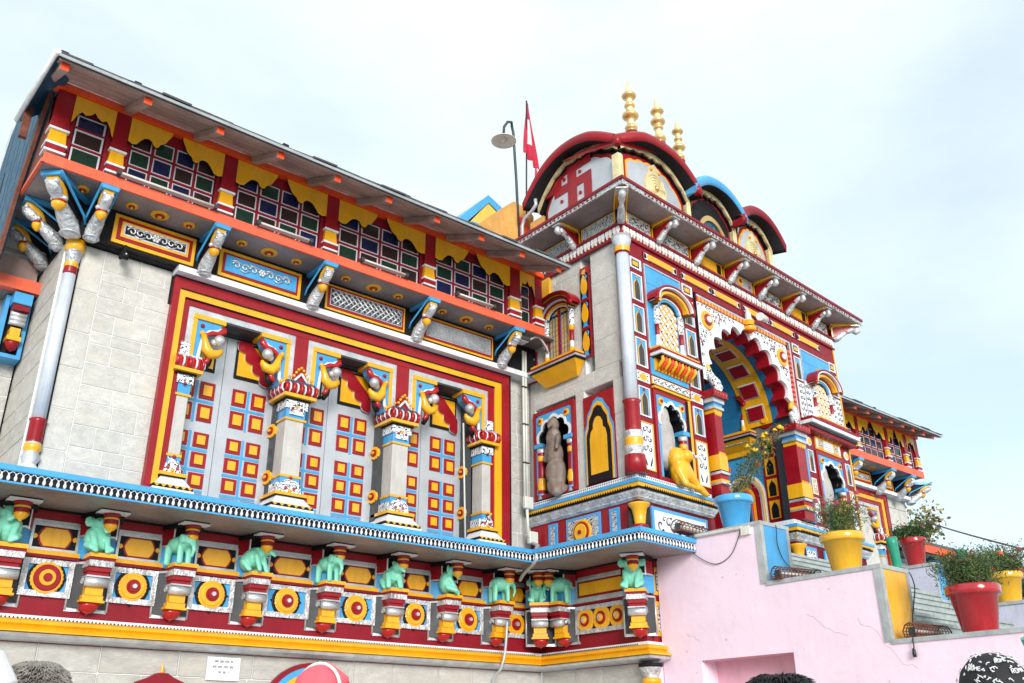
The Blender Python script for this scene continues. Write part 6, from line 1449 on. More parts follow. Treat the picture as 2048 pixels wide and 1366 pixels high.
potted('large glossy red flower pot on the lowest pink step with feathery green marigold bush', 9.40, 4.18, 1.0, 'pot_red', 1.03, foliage(5500, .33, .36, .048, ('leaf_green', 'leaf_green', 'leaf_dark', 'leaf_dry'), (0, 0), 7, .18, 34, .42), (('orange', 4),))
potted('dark red flower pot on the far lilac stair wall, small dark green plant in it', 13.62, 6.80, 2.46, 'pot_red', 1.0, foliage(2600, .26, .26, .05, ('leaf_dark', 'leaf_green'), (0, 0), 9, .4, 20), (('pink', 3),), sx=.8)
potted('yellow pot with bushy dark plant on the far lilac wall, cut by the right edge', 13.62, 5.58, 1.80, 'pot_yellow', .95, foliage(3200, .38, .38, .05, ('leaf_dark', 'leaf_green', 'leaf_dry'), (0, 0), 11, .25, 30), (('pink', 8),))
# second, wispier plant standing behind the red pot
wl = thing('wild_plant', 'wispy dry flowering plant rising from the steps behind the large red pot', 'plant', FR(10.0, 4.45, 0, 1.22))
g, s, tips = foliage(3600, .24, .48, .042, ('leaf_dry', 'leaf_green', 'leaf_dry'), (.05, 0), 13, .16, 30, .05)
for q, n in ((g, 'foliage'), (s, 'stems')): q.v = [FR(10.0, 4.45, 0, 1.22) @ v for v in q.v]; q.build(n, wl, kind='stuff')
for i in range(10): inst(FL['pink' if i % 3 else 'orange'], 'flower', wl, FR(10.0, 4.45, 0, 1.22) @ Matrix.Translation(tips[i][2]))

# ------------------------------------------------------------------ wire cage lamps, cloth-wrapped rails, cables
def cage(x, y, z, deg, lab, L_=.5, r=.09):
    F = FR(x, y, deg, z); t = thing('cage_lamp', lab, 'cage lamp', F, 'rusty wire cage lamps')
    g = G(F); g.box(-L_/2, L_/2, 0, .02, -.07, .07, 'rust')
    for k in range(13):
        u = -L_/2+L_*k/12; g.tube([(u, .07, .015), (u, .085, .07), (u, .05, .125), (u, 0, .142), (u, -.05, .125), (u, -.085, .07), (u, -.07, .015)], .0045 if k % 6 else .008, 'rust', 5)
    for d, z_ in ((.085, .07), (.05, .125), (0, .142), (-.05, .125), (-.085, .07), (.08, .04), (-.08, .04), (.072, .10), (-.072, .10)): g.tube([(-L_/2, d, z_), (L_/2, d, z_)], .0035, 'rust', 4)
    g.build('cage', t, kind='stuff'); g = G(F); g.tube([(-L_*.4, 0, .065), (L_*.4, 0, .065)], .022, 'plastic_white', 10); g.build('tube', t); g = G(F)
    g.box(-L_/2+.01, -L_/2+.04, .02, .10, -.03, .03, 'dark_grey'); g.build('lamp_holder', t)
cage(9.40, 6.12, 1.757, -14, 'rusty wire cage lamp on the middle pink step beside the blue end panel', .62)
cage(9.42, 4.72, 1.002, -10, 'rusty wire cage lamp on the lowest pink step in front of the yellow end panel', .52)
cage(9.30, 7.42, 2.462, 8, 'rusty wire cage lamp beside the blue ledge, half hiding the painted panel', .95, .1)
cg = thing('green_rail', 'green cloth-wrapped rail post leaning between the yellow pot and the stairs', 'rail post', FR(9.55, 4.9, 0, 1.0), 'green cloth-wrapped rail posts')
def rail(t, pts, r):
    rr = random.Random(int(pts[0][0]*10)); g = G(); P = []; rs = []
    for i in range(14):
        k = i/13; q = Vector(pts[0]).lerp(Vector(pts[1]), k); P.append((q.x, -q.y, q.z)); rs.append(r[0]+(r[1]-r[0])*k+rr.uniform(-.004, .004))
    g.tube(P, .05, 'green_cloth', 9, rs=rs); g.build('cloth_wrap', t)
rail(cg, ((9.93, 5.15, 1.25), (9.78, 5.12, 2.14)), (.018, .062))
c2 = thing('green_rail', 'green cloth-wrapped rail post seen small above the red pot plants', 'rail post', FR(13.6, 6.05, 0, 1.8), 'green cloth-wrapped rail posts'); rail(c2, ((13.53, 6.08, 1.95), (13.5, 6.06, 2.60)), (.04, .075))
G3 = ((3.50, 1.22, -.2), (3.31, 1.30, .335))
c3 = thing('green_rail', 'green cloth-wrapped rail post behind the patterned bandana at the lower right corner', 'rail post', FR(3.5, 1.6, 0, GZ), 'green cloth-wrapped rail posts'); rail(c3, G3, (.035, .05))
def cable(lab, pts, r=.006, m='cable', name='cable', n=10, cat='cable'):
    P = []
    for i in range(len(pts)-1):
        p0 = Vector(pts[max(i-1, 0)]); p1 = Vector(pts[i]); p2 = Vector(pts[i+1]); p3 = Vector(pts[min(i+2, len(pts)-1)])
        for k in range(n):
            t = k/n; q = .5*((2*p1)+(-p0+p2)*t+(2*p0-5*p1+4*p2-p3)*t*t+(-p0+3*p1-3*p2+p3)*t**3); P.append((q.x, -q.y, q.z))
    q = pts[-1]; P.append((q[0], -q[1], q[2])); g = G(); g.tube(P, r, m, 6); o = g.build(name); tag(o, lab, cat); return o
cable('black cable sagging from the blue ledge across the pink wall to the grey cap', [(9.10, 7.48, 2.43), (9.125, 7.42, 2.30), (9.13, 7.30, 2.17), (9.135, 7.05, 2.05), (9.135, 6.82, 2.12), (9.13, 6.68, 2.30), (9.14, 6.62, 2.44), (9.25, 6.60, 2.475)], .005)
cable('black cable hanging down the blue end panel of the top pink step', [(9.43, 6.40, 2.47), (9.44, 6.345, 2.42), (9.43, 6.35, 2.22), (9.50, 6.35, 2.06), (9.60, 6.33, 1.96), (9.6, 6.2, 1.86)], .0045)
cable('black cable curving over the yellow end panel with a plug dangling at its end', [(9.60, 5.25, 1.78), (9.72, 5.0, 1.77), (9.74, 4.93, 1.60), (9.66, 4.93, 1.40), (9.55, 4.92, 1.22), (9.42, 4.85, 1.12), (9.2, 4.74, 1.05), (9.13, 4.735, .98), (9.125, 4.735, .90)], .0065)
g = G(); g.F = FR(9.12, 4.74, 0); g.lathe([(.006, .90, 'cable'), (.016, .885, 'cable'), (.020, .84, 'cable'), (.018, .815, 'cable')], 0, 0, 8); o = g.build('plug'); tag(o, 'black rubber plug dangling at the end of a cable over the pink wall', 'plug')
cable('thin dark overhead wire running down to the right beyond the right wing', [(29.47, 14.18, 6.74), (25.4, 11.2, 5.30), (21.45, 8.26, 3.93), (19.5, 6.8, 3.3)], .022, name='overhead_wire')
o = cable('grey plastic trunking along the pink wall cap', [(9.135, 7.35, 2.43), (9.135, 6.60, 2.415)], .022, 'plastic_white', 'wall_trunking', cat='trunking')
g = G(); g.box(9.11, 9.16, 2.32, 2.42, -6.62, -6.50, 'plastic_white'); o = g.build('junction_box'); tag(o, 'cream junction box near the top corner of the pink stair wall', 'junction box')
# conduits in the inner corner
cd = thing('conduit_run', 'pair of cream conduits with square boxes down the inner corner of wing and gateway', 'conduit', FR(8.66, 10.05, 0, 2.4))
g = G(); g.tube([(8.63, -9.98, 5.70), (8.63, -9.98, 3.30)], .020, 'plastic_white', 8); g.tube([(8.68, -9.98, 5.70), (8.68, -9.98, 3.30)], .020, 'plastic_white', 8); g.tube([(8.66, -9.97, 3.3), (8.68, -9.97, 2.8)], .022, 'plastic_white', 8); g.build('conduit', cd)
for x, z in ((8.68, 3.30), (8.76, 2.80)): g = G(FR(x, 10.0)); g.box(-.08, .08, z-.09, z+.09, 0, .07, 'plastic_white'); g.build('junction_box', cd, bevel=.01)
for z in (3.9, 4.5, 5.1): g = G(FR(8.655, 9.97)); g.box(-.055, .055, z-.008, z+.008, -.02, .025, 'dark_grey'); g.build('clip', cd)
cable('grey flexible conduit curving over the blue ledge in the inner corner', [(8.72, 9.93, 2.72), (8.45, 9.5, 2.58), (8.12, 9.16, 2.46), (8.0, 9.03, 2.36), (7.98, 9.04, 2.24), (8.1, 9.4, 2.15), (8.2, 9.6, 2.10)], .024, 'conduit', 'flexible_conduit', cat='conduit')
cable('grey conduit dropping below a scroll bracket to the stone wall under the yellow moulding', [(8.04, 9.68, 1.56), (8.02, 9.70, 1.2), (7.98, 9.74, .98), (7.97, 9.9, .75), (7.97, 9.92, -.3)], .017, 'conduit', 'lower_conduit', cat='conduit')
o = cable('thin white rod hanging in front of the rightmost porch column', [(7.47, 9.95, 4.26), (7.54, 9.95, 2.42)], .013, 'plastic_white', 'hanging_rod', 2, 'rod')
g = G(); g.box(8.12, 8.42, 5.66, 5.72, -9.75, -9.55, 'dark_grey'); g.box(8.14, 8.40, 5.645, 5.66, -9.73, -9.57, 'conduit'); o = g.build('soffit_lamp', bevel=.01); tag(o, 'small dark rectangular lamp under the gallery by the inner corner', 'lamp')
cable('grey looped conduit joining the soffit lamp to the gateway wall', [(8.40, 9.62, 5.68), (8.6, 9.60, 5.80), (8.74, 9.6, 5.72), (8.83, 9.62, 5.62), (8.86, 9.75, 5.75), (8.87, 9.85, 5.95)], .018, 'conduit', 'looped_conduit', cat='conduit')
cc_ = thing('security_camera', 'small black dome camera on the left wall just under the first relief panel', 'camera', FR(2.56, 9.97, 0, 5.24)); g = G(FR(2.56, 9.99)); g.box(-.045, .045, 5.17, 5.25, .06, .10, 'black'); g.box(-.02, .02, 5.24, 5.36, -.1, .08, 'black'); g.build('housing', cc_, bevel=.01); g = G(FR(2.56, 9.99)); g.ball(0, .10, 5.205, .04, 'black'); g.ball(0, .136, 5.215, .010, 'white', seg=8, n=5); g.build('dome', cc_)

# ------------------------------------------------------------------ roof clutter: lamp, flag, shed
sl_ = thing('gooseneck_lamp', 'dark gooseneck pole with round cream lamp shade above the roof, left of the pavilion', 'street lamp', FR(9.45, 11, 0, 8.4))
g = G(); g.tube([(9.47, -11, 8.2), (9.40, -11, 9.8), (9.34, -11, 10.78), (9.31, -11, 10.88), (9.24, -10.93, 10.93), (9.12, -10.9, 10.86), (9.03, -10.9, 10.70), (9.02, -10.9, 10.55)], .026, 'lamp_green', 8); g.build('pole', sl_)
g = G(FR(9.02, 10.9)); g.lathe([(.03, 10.56, 'lamp_green'), (.04, 10.47, 'lamp_green'), (.10, 10.44, 'lamp_cream'), (.23, 10.385, 'lamp_cream'), (.235, 10.37, 'lamp_cream'), (.22, 10.372, 'lamp_cream'), (.09, 10.42, 'lamp_cream')], 0, 0, 28); g.build('shade', sl_); g = G(FR(9.02, 10.9)); g.ball(0, 0, 10.405, .05, 'plastic_white'); g.build('bulb', sl_)
fg = thing('flag', 'red pennant with white mark drooping from a thin pole left of the pavilion', 'flag', FR(9.65, 11, 0, 8.6))
g = G(); g.tube([(9.63, -11, 8.4), (9.69, -11, 11.70)], .016, 'cable', 6); g.build('pole', fg)
g = G(); n = 14; A = []; 
for i in range(n+1):
    t = i/n; z = 11.66-1.22*t; w = .04+.34*t**1.1
    A.append([g.p(9.69-.10*t+w*(k/8), -(11+.05*math.sin(k*1.9+t*3)*t), z-.28*(k/8)*t-.0*(k)) for k in range(9)])
for i in range(n):
    for k in range(8): g.face((A[i][k], A[i][k+1], A[i+1][k+1], A[i+1][k]), 'white' if (4 <= i <= 9 and k in (3, 4)) else 'flag_red', True)
B = [g.p(9.69+.19, -10.99, 10.35), g.p(9.92, -10.98, 10.10), g.p(10.02, -10.98, 9.62), g.p(9.84, -10.99, 9.75)]; g.face(B, 'flag_red'); g.build('cloth', fg)
sh = thing('rooftop_shed', 'weathered ochre rooftop block with orange end and blue gable behind the wing roof', 'rooftop block', FR(9.2, 11.4, 0, 8))
g = G(FR(0, 11)); g.poly([(8.35, 7.6), (9.42, 7.6), (9.78, 7.6), (9.82, 9.10), (9.70, 9.20), (9.34, 9.24), (9.1, 9.02), (8.6, 8.5), (8.35, 8.2)], -1.2, 0, 'ochre'); g.build('block', sh)
g = G(FR(0, 11)); g.box(9.45, 9.68, 7.6, 8.95, -.5, .02, 'orange'); g.build('orange_panel', sh)
g = G(FR(0, 11.5)); g.poly([(8.3, 8.6), (9.117, 9.52), (9.6, 9.30), (9.6, 9.12), (9.13, 9.36), (8.55, 8.66)], -1, .03, 'blue'); g.poly([(8.5, 8.5), (9.13, 9.36), (9.55, 9.12), (9.6, 8.4)], -.5, 0, 'pale_yellow'); g.box(8.75, 8.95, 8.60, 8.82, 0, .02, 'blue'); g.build('gable', sh)
g = G(); g.tube([(9.12, -10.52, 7.66), (9.12, -10.52, 8.40), (9.12, -10.46, 8.52), (9.12, -10.26, 8.58), (9.12, -10.15, 8.66), (9.13, -10.17, 8.78)], .03, 'conduit', 8); o = g.build('roof_pipe'); tag(o, 'bent grey vent pipe rising beside the orange block and the pavilion corner', 'pipe')

# ------------------------------------------------------------------ beyond: low building and trees
fb = thing('side_building', 'low cream building with orange eave board and dark blue trim, far right behind the pots', 'building', FR(23, 11, 0, GZ))
g = G(FR(0, 10)); g.box(20.2, 30, GZ, 3.9, -4, -.9, 'pale_yellow'); g.build('wall', fb); g = G(FR(0, 10)); g.box(19.9, 30, 4.02, 4.2, 0, .05, 'orange'); g.build('eave_board', fb); g = G(FR(0, 10)); g.box(19.9, 30, 3.96, 4.02, -4, -.0, 'dark_grey'); g.build('soffit', fb)
g = G(FR(0, 10)); g.box(19.9, 30, 4.2, 4.26, -4, .06, 'slate'); g.build('roof', fb)
for x in (21.2, 23.2): 
    g = G(FR(0, 10)); g.box(x, x+.18, 3.2, 3.96, -.9, -.1, 'deep_shaded_blue'); g.build('bracket', fb); g = G(FR(0, 10)); g.frame(x+.5, x+1.2, 2.2, 3.4, .1, -.92, -.86, 'deep_shaded_blue'); g.box(x+.6, x+1.1, 2.3, 3.3, -.92, -.89, 'glass_brown'); g.build('window', fb)
def tree(x, y, z0, R_, H, mats, lab, seed, n=2600, leaf=.16):
    rr = random.Random(seed); t = thing('tree', lab, 'tree', FR(x, y, 0, GZ)); g = G(FR(x, y)); g.tube([(0, 0, GZ), (.1, 0, z0-H*.5), (0, 0, z0)], .2, 'rust', 8, rs=[.25, .18, .08])
    cl = [(rr.uniform(-R_, R_), rr.uniform(-R_, R_), z0+rr.uniform(-H*.5, H*.5)) for _ in range(14)]
    for c in cl: g.tube([(0, 0, z0-H*.5), (c[0], -c[1], c[2])], .05, 'rust', 5, rs=[.08, .02])
    g.build('trunk', t); g = G()
    for k in range(n):
        c = rr.choice(cl); q = Vector((x+c[0]+rr.gauss(0, R_*.22), y+c[1]+rr.gauss(0, R_*.22), c[2]+rr.gauss(0, H*.12))); d = Vector((rr.gauss(0, 1), rr.gauss(0, 1), rr.gauss(0, 1))).normalized(); e = d.cross(Vector((rr.gauss(0, 1), rr.gauss(0, 1), rr.gauss(0, 1)))).normalized(); L_ = leaf*rr.uniform(.6, 1.4); i0 = len(g.v)
        for v in (q, q+d*L_*.5+e*L_*.3, q+d*L_, q+d*L_*.5-e*L_*.3): g.v.append(v)
        g.face((i0, i0+1, i0+2, i0+3), rr.choice(mats))
    g.build('crown', t, kind='stuff')
tree(30.9, 15.4, 6.0, 1.0, 2.6, ('leaf_gold', 'leaf_gold', 'leaf_dry', 'leaf_green'), 'golden-green tree showing just beyond the corner of the right wing', 3)
tree(24.0, 8.2, 2.6, 1.4, 2.0, ('leaf_dark', 'leaf_dark', 'leaf_green'), 'dark green shrubby tree at the right edge behind the yellow pot', 5, 3000)
# ------------------------------------------------------------------ small mint statues on the brackets
def elephant_parts(k):
    B = lambda *c: Vector(c)
    if k == 0:   # standing, head towards -y, trunk hanging
        P = [('b', B(0, .02, .155), (.068, .105, .072)), ('b', B(0, -.085, .185), (.050, .052, .056)), ('b', B(0, -.06, .205), (.04, .04, .04))]
        for x in (-.036, .036):
            P += [('c', B(x, -.045, .13), B(x, -.05, .0), .028, .024), ('c', B(x, .085, .13), B(x, .09, .0), .032, .026), ('b', B(x*1.55, -.07, .185), (.012, .034, .045)), ('c', B(x*.6, -.12, .16), B(x*.8, -.145, .135), .009, .006)]
        P += [('c', B(0, -.125, .18), B(0, -.15, .10), .024, .016), ('c', B(0, -.15, .10), B(0, -.13, .045), .016, .012), ('c', B(0, .12, .17), B(0, .135, .09), .010, .006)]
    elif k == 1:  # seated, facing the viewer, trunk curled up
        P = [('b', B(0, .03, .12), (.075, .075, .115)), ('b', B(0, -.02, .235), (.055, .052, .055)), ('c', B(0, -.065, .225), B(.01, -.095, .16), .024, .017), ('c', B(.01, -.095, .16), B(.035, -.09, .19), .016, .013)]
        for x in (-.045, .045): P += [('c', B(x, -.01, .16), B(x*.8, -.075, .05), .026, .020), ('c', B(x*1.2, .0, .06), B(x*1.25, -.085, .03), .034, .026), ('b', B(x*1.55, .0, .24), (.030, .014, .045)), ('c', B(x*.8, -.075, .05), B(x*.8, -.09, .01), .02, .02)]
    else:         # crouching beast with head turned
        P = [('b', B(0, .04, .12), (.07, .095, .085)), ('b', B(.03, -.06, .195), (.052, .055, .055)), ('c', B(.03, -.10, .185), B(.05, -.135, .15), .026, .018), ('b', B(0, .09, .09), (.07, .06, .08))]
        for x in (-.04, .04): P += [('c', B(x, -.03, .13), B(x*1.1, -.075, .01), .028, .022), ('c', B(x*1.3, .08, .08), B(x*1.3, .02, .015), .036, .024), ('b', B(.03+x*.9, -.05, .235), (.016, .014, .024))]
        P += [('c', B(0, -.0, .2), B(.0, .08, .2), .022, .016)]
    return P
EM = [blob('body', elephant_parts(k), .0085, 2, ('mint',)) for k in range(3)]
def small(k, M, lab, cat, name='elephant_statue'):
    M = M @ Matrix.Diagonal((1.65, 1.2, 1.22, 1)) @ Matrix.Translation((-.02, -.01, 0))
    t = thing(name, lab, cat, M, 'mint green animal statues on the ledge brackets'); inst(EM[k], 'body', t, M)
    if k != 2:
        g = G(M)
        for s_ in (-1, 1): g.ball(s_*.034, (.118 if k == 0 else .062), (.20 if k == 0 else .252), .006, 'dark_grey', seg=6, n=4)
        g.build('eyes', t)
sp_ = [(2.01, 1, -20, 'seated mint green elephant with big ears on the leftmost bracket in view', 'elephant'),
       (2.84, 1, 10, 'seated mint green elephant with curled trunk on the second bracket from the left', 'elephant'),
       (3.68, 0, 25, 'standing mint green elephant on the third bracket, turned half right', 'elephant'),
       (4.54, 2, 35, 'crouching mint green beast with head turned right on the fourth bracket', 'beast'),
       (5.47, 0, 20, 'stocky mint green elephant standing on the fifth bracket from the left', 'elephant'),
       (6.37, 2, -15, 'hunched mint green beast curled on the sixth bracket from the left', 'beast'),
       (7.19, 1, 45, 'upright mint green elephant turned sideways on the seventh bracket', 'elephant')]
for u, k, dg, lab, cat in sp_: small(k, at(WF, u-.03, .20, 1.832, dg, 1.04), lab, cat, 'elephant_statue' if cat == 'elephant' else 'beast_statue')
small(0, at(WF, 8.0, .20, 1.832, 75, 1.12), 'walking mint green elephant in profile, just left of the inner corner bracket', 'elephant')
small(1, at(FR(8.70, 9.76, -45), .0, .16, 1.832, 0, .95), 'small mint green elephant head on in the inner corner between wing and gateway', 'elephant')
small(0, at(SF, .78, .20, 1.832, -60, 1.22), 'mint green elephant in profile facing left, on the gateway side right of the inner corner', 'elephant')
small(1, at(CORN, .0, .19, 1.832, 0, 1.12), 'mint green elephant under the outer gateway corner, next to the pink wall', 'elephant')
g = G(WF @ Matrix.Translation((8.38, -.22, 0))); g.poly([(-.06, 1.99), (.02, 2.02), (.10, 1.98), (.14, 1.90), (.10, 1.83), (.02, 1.80), (-.05, 1.86)], 0, .01, 'yellow') if False else None
# ------------------------------------------------------------------ statues in the niches
V = lambda *c: Vector(c)
def statue(name, lab, cat, M, parts, m, vox=.016, extra=None):
    t = thing(name, lab, cat, M); me = blob('body', parts, vox, 3, (m,)); inst(me, 'body', t, M)
    if extra: extra(t, M)
    return t
statue('stone_statue', 'worn brown stone standing figure in the left niche of the gateway side', 'statue', at(SF, .56, -.02, 3.38),
       [('b', V(0, 0, .30), (.17, .13, .30)), ('b', V(-.02, -.01, .60), (.15, .12, .22)), ('b', V(-.03, -.02, .86), (.13, .11, .18)), ('b', V(.0, -.05, 1.06), (.09, .10, .12)), ('c', V(.02, -.10, 1.06), V(.06, -.20, .98), .05, .03), ('c', V(0, -.03, .12), V(.12, -.12, .02), .15, .10), ('c', V(.05, 0, .08), V(.30, .02, .02), .10, .06), ('c', V(-.12, -.02, .85), V(-.17, -.06, .55), .05, .045), ('c', V(.09, -.04, .85), V(.14, -.12, .66), .05, .04), ('b', V(-.02, -.11, .33), (.10, .05, .16))], 'statue_stone')
statue('stone_lingam', 'grey pointed stone figure behind the yellow beast in the gateway front niche', 'statue', at(TF, .84, -.10, 3.60),
       [('b', V(-.06, 0, .40), (.21, .14, .42)), ('b', V(-.08, 0, .72), (.15, .11, .24)), ('b', V(-.09, 0, .94), (.08, .07, .14)), ('b', V(-.02, 0, .16), (.24, .15, .20))], 'statue_grey')
def horn(t, M): g = G(M); g.tube([(.10, .26, .47), (.17, .31, .47), (.20, .32, .40), (.20, .31, .34)], .018, 'white', 7, rs=[.024, .022, .015, .006]); g.ball(.05, .27, .50, .03, 'silver'); g.ball(.0, .26, .51, .025, 'silver'); g.build('tusk', t)
statue('yellow_beast', 'glossy yellow beast with a pale tusk crouching out of the gateway front niche', 'statue', at(TF, .90, -.02, 3.26),
       [('b', V(-.06, -.08, .44), (.15, .14, .18)), ('b', V(.0, -.20, .47), (.10, .10, .10)), ('b', V(-.03, -.10, .26), (.16, .15, .20)), ('c', V(.0, -.14, .34), V(.20, -.20, .08), .10, .06), ('c', V(.20, -.20, .08), V(.34, -.24, -.02), .06, .05), ('c', V(-.12, -.14, .26), V(-.08, -.22, .06), .08, .05), ('c', V(-.08, -.22, .06), V(.06, -.25, .03), .05, .035), ('b', V(.24, -.20, .05), (.10, .07, .05))], 'yellow', .014, horn)
statue('stone_lingam', 'grey stone slab figure in the far right niche of the gateway', 'statue', at(TF, 5.36, -.10, 3.7), [('b', V(-.05, 0, .35), (.2, .12, .38)), ('b', V(-.08, 0, .62), (.12, .1, .25))], 'statue_grey')
statue('yellow_beast', 'yellow carved beast at the foot of the far right niche, behind the pot plant', 'statue', at(TF, 5.36, .05, 3.36), [('b', V(0, -.05, .30), (.17, .12, .14)), ('b', V(.02, -.14, .40), (.10, .09, .09)), ('c', V(-.08, -.05, .25), V(-.08, -.12, .04), .06, .05), ('c', V(.08, -.05, .25), V(.10, -.14, .04), .06, .05)], 'yellow', .018)

# ------------------------------------------------------------------ people at the lower edge
def person(lab, x, y, top, face_deg, cloth, scale=1.0, hair=None, bald=False):
    """standing adult; face_deg: 0 faces -y. top: height of the crown"""
    H = top-GZ; s = H/1.74; M = FR(x, y, face_deg, GZ) @ Matrix.Scale(s, 4)
    t = thing('person', lab, 'person', FR(x, y, face_deg, GZ))
    P = []
    for q in (-1, 1):
        P += [('c', V(q*.09, .0, .90), V(q*.10, -.01, .50), .085, .058), ('c', V(q*.10, -.01, .50), V(q*.10, .01, .09), .056, .038), ('c', V(q*.10, .02, .05), V(q*.11, -.14, .035), .042, .034),
              ('c', V(q*.19, .0, 1.40), V(q*.235, .01, 1.12), .048, .038), ('c', V(q*.235, .01, 1.12), V(q*.235, -.05, .87), .037, .027), ('c', V(q*.235, -.05, .86), V(q*.23, -.08, .78), .026, .02)]
        for k in range(4): P.append(('c', V(q*.23+(k-1.5)*.013, -.08, .79), V(q*.225+(k-1.5)*.014, -.10-.01*k, .69+.006*abs(k-1.5)), .011, .008))
        P.append(('c', V(q*.215, -.085, .83), V(q*.20, -.12, .76), .012, .009))
    P += [('b', V(0, 0, .95), (.165, .115, .12)), ('b', V(0, .0, 1.12), (.145, .10, .16)), ('b', V(0, .0, 1.30), (.175, .11, .15)), ('c', V(-.15, 0, 1.42), V(.15, 0, 1.42), .055, .055), ('c', V(0, .005, 1.42), V(0, -.005, 1.53), .055, .052)]
    body = blob('body', P, .018, 2, (cloth,)); inst(body, 'clothes', t, M)
    hp = [('b', V(0, .012, 1.645), (.074, .092, .092)), ('b', V(0, -.02, 1.60), (.060, .070, .080)), ('c', V(0, -.085, 1.625), V(0, -.108, 1.598), .012, .015), ('b', V(0, -.075, 1.545), (.028, .022, .02)), ('b', V(0, -.086, 1.572), (.024, .010, .007)), ('b', V(0, -.088, 1.583), (.022, .010, .005))]
    for q in (-1, 1): hp += [('b', V(q*.077, .015, 1.61), (.012, .022, .032)), ('b', V(q*.03, -.078, 1.655), (.02, .012, .007))]
    hp += [('c', V(0, .01, 1.56), V(0, 0, 1.46), .052, .056)]
    inst(blob('head', hp, .0075, 2, ('skin',)), 'head', t, M)
    g = G(M)
    for q in (-1, 1): g.ball(q*.030, .083, 1.632, .0115, 'white', seg=8, n=5); g.ball(q*.030, .091, 1.632, .0055, 'black', seg=6, n=4)
    g.build('eyes', t)
    return t, M
def hair(t, M, m, n=900, seed=1, cover=-.2, L_=.055, curl=.5, r=1.0):
    rr = random.Random(seed); hp = [('b', V(0, .028, 1.668), (.083*r, .094*r, .080*r)), ('b', V(0, .055, 1.62), (.078*r, .065*r, .085*r))]
    me = blob('hair', hp, .009, 2, (m,)); h = inst(me, 'hair', t, M); g = G(M)
    for k in range(n):
        a = rr.uniform(0, 2*PI); e = rr.uniform(cover, 1.0); cz = e; cr = math.sqrt(max(0, 1-cz*cz)); nrm = Vector((cr*math.cos(a), cr*math.sin(a), cz))
        if nrm.y < -.55 and nrm.z < .55: continue
        p = Vector((nrm.x*.084*r, .028+nrm.y*.096*r, 1.668+nrm.z*.082*r)); tg = Vector((nrm.x, nrm.y, -.2)).normalized(); d = (nrm*.12+tg*.9+Vector((rr.gauss(0, curl*.6),)*2+(rr.gauss(0, curl*.4),))).normalized()
        q = p+d*L_*rr.uniform(.5, 1.1); mid = (p+q)/2+nrm*.008; g.tube([(v.x, -v.y, v.z) for v in (p, mid, q)], .0022, m, 3, cap=False, rs=[.003, .0024, .0008])
    g.build('hair_strands', h, kind='stuff')
t, M = person('person with short grizzled hair at the lower left corner, head just in frame', .884, 3.51, .275, 150, 'cloth_c', ); hair(t, M, 'hair_grey', 2600, 2, -.1, .034, .16, .96)
t, M = person('person wearing a crisp white cap, at the bottom left corner beside the grizzled head', .605, 2.99, .215, 165, 'cloth_white')
g = G(M); a = []
for r_, z in ((.098, 1.60), (.104, 1.70), (.080, 1.775), (.012, 1.79)):
    a.append([g.p(r_*1.0*math.cos(k*PI/12)*(.62 if z > 1.75 else .92), -.02-r_*1.12*math.sin(k*PI/12)+.0, z+(.012*math.cos(2*k*PI/12))) for k in range(24)])
for i in range(3):
    for k in range(24): g.face((a[i][k], a[i][(k+1) % 24], a[i+1][(k+1) % 24], a[i+1][k]), 'cloth_white')
g.face(a[-1], 'cloth_white'); g.build('cap', t)
t, M = person('balding person with a coral head cloth at the bottom, in front of the painted arch', 1.74, 3.10, .285, 115, 'cloth_coral')
cl_ = blob('headcloth', [('b', V(0, .06, 1.655), (.086, .075, .086)), ('b', V(0, .075, 1.60), (.080, .058, .09)), ('c', V(-.07, .0, 1.69), V(.0, .005, 1.735), .022, .022), ('c', V(0, .005, 1.735), V(.07, .0, 1.69), .022, .022)], .009, 3, ('cloth_coral',)); inst(cl_, 'headcloth', t, M)
g = G(M); g.tube([(.089*math.cos(k*PI/12), -.05, 1.655+.089*math.sin(k*PI/12)) for k in range(13)], .006, 'cloth_white', 6); g.build('headcloth_stripe', t)
t, M = person('person with tousled shiny black hair at the bottom, in front of the pink recess', 2.25, 1.57, .170, 140, 'cloth_a'); hair(t, M, 'hair_black', 2600, 5, -.1, .038, .42, 1.03)
t, M = person('person wearing a black bandana printed with white lettering, at the lower right', 2.555, 1.135, .215, 130, 'cloth_b')
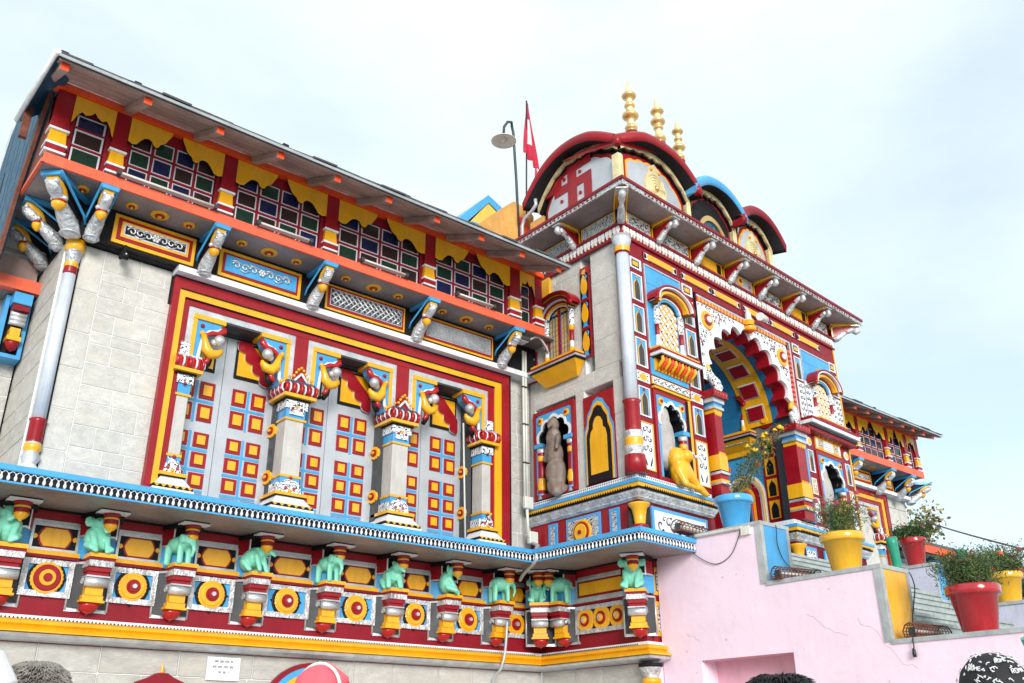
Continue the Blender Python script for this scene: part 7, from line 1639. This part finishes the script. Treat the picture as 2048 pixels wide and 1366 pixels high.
bd = blob('bandana', [('b', V(0, .02, 1.665), (.088, .100, .086)), ('b', V(0, .06, 1.635), (.080, .068, .08)), ('b', V(.0, .12, 1.63), (.026, .03, .022)), ('c', V(.01, .13, 1.62), V(.045, .16, 1.56), .018, .012), ('c', V(-.01, .13, 1.62), V(-.03, .165, 1.555), .018, .012)], .0085, 3, ('cloth_black',)); bo = inst(bd, 'bandana', t, M)
# white print: letters and scrawls laid on the cloth
def on_head(a, e, lift=.004): n_ = Vector((math.cos(e)*math.cos(a), math.cos(e)*math.sin(a), math.sin(e))); return Vector((n_.x*(.088+lift), .02+n_.y*(.100+lift), 1.665+n_.z*(.086+lift)))
GL = {'R': [[(0, 0), (0, 1), (.6, 1), (.6, .5), (0, .5)], [(.2, .5), (.6, 0)]], 'O': [[(0, 0), (0, 1), (.6, 1), (.6, 0), (0, 0)]], 'M': [[(0, 0), (0, 1), (.35, .4), (.7, 1), (.7, 0)]], 'E': [[(.6, 0), (0, 0), (0, 1), (.6, 1)], [(0, .5), (.5, .5)]], 'B': [[(0, 0), (0, 1), (.5, .9), (.5, .6), (0, .5), (.6, .4), (.6, 0), (0, 0)]], 'A': [[(0, 0), (.3, 1), (.6, 0)], [(.15, .4), (.45, .4)]]}
g = G(M)
def word(s_, a, e, sc, slope=0):
    for ch in s_:
        for st_ in GL[ch]:
            P = []
            for i in range(len(st_)-1):
                for k in range(4): P.append(tuple(st_[i][j]+(st_[i+1][j]-st_[i][j])*k/4 for j in (0, 1)))
            P.append(st_[-1]); g.tube([(lambda v: (v.x, -v.y, v.z))(on_head(a+x*sc, e+z*sc+slope*(a+x*sc-hd), .001)) for x, z in P], .0013, 'cloth_white', 4)
        a += sc*.95
hd = R(75)
word('ROME', hd+.1, .62, .12, .2); word('ROMA', hd+.5, .22, .13, .15); word('ROME', hd-.8, .35, .12, -.15)
rr = random.Random(12)
for k in range(90):
    a, e = rr.uniform(-.4, 3.6), rr.uniform(-.15, 1.35); P = [(a, e)]
    for i in range(4): P.append((P[-1][0]+rr.uniform(-.06, .08), P[-1][1]+rr.uniform(-.05, .06)))
    g.tube([(lambda v: (v.x, -v.y, v.z))(on_head(a_, min(e_, 1.45), .001)) for a_, e_ in P], .0016, 'cloth_white', 4)
g.build('white_print', bo, kind='stuff')
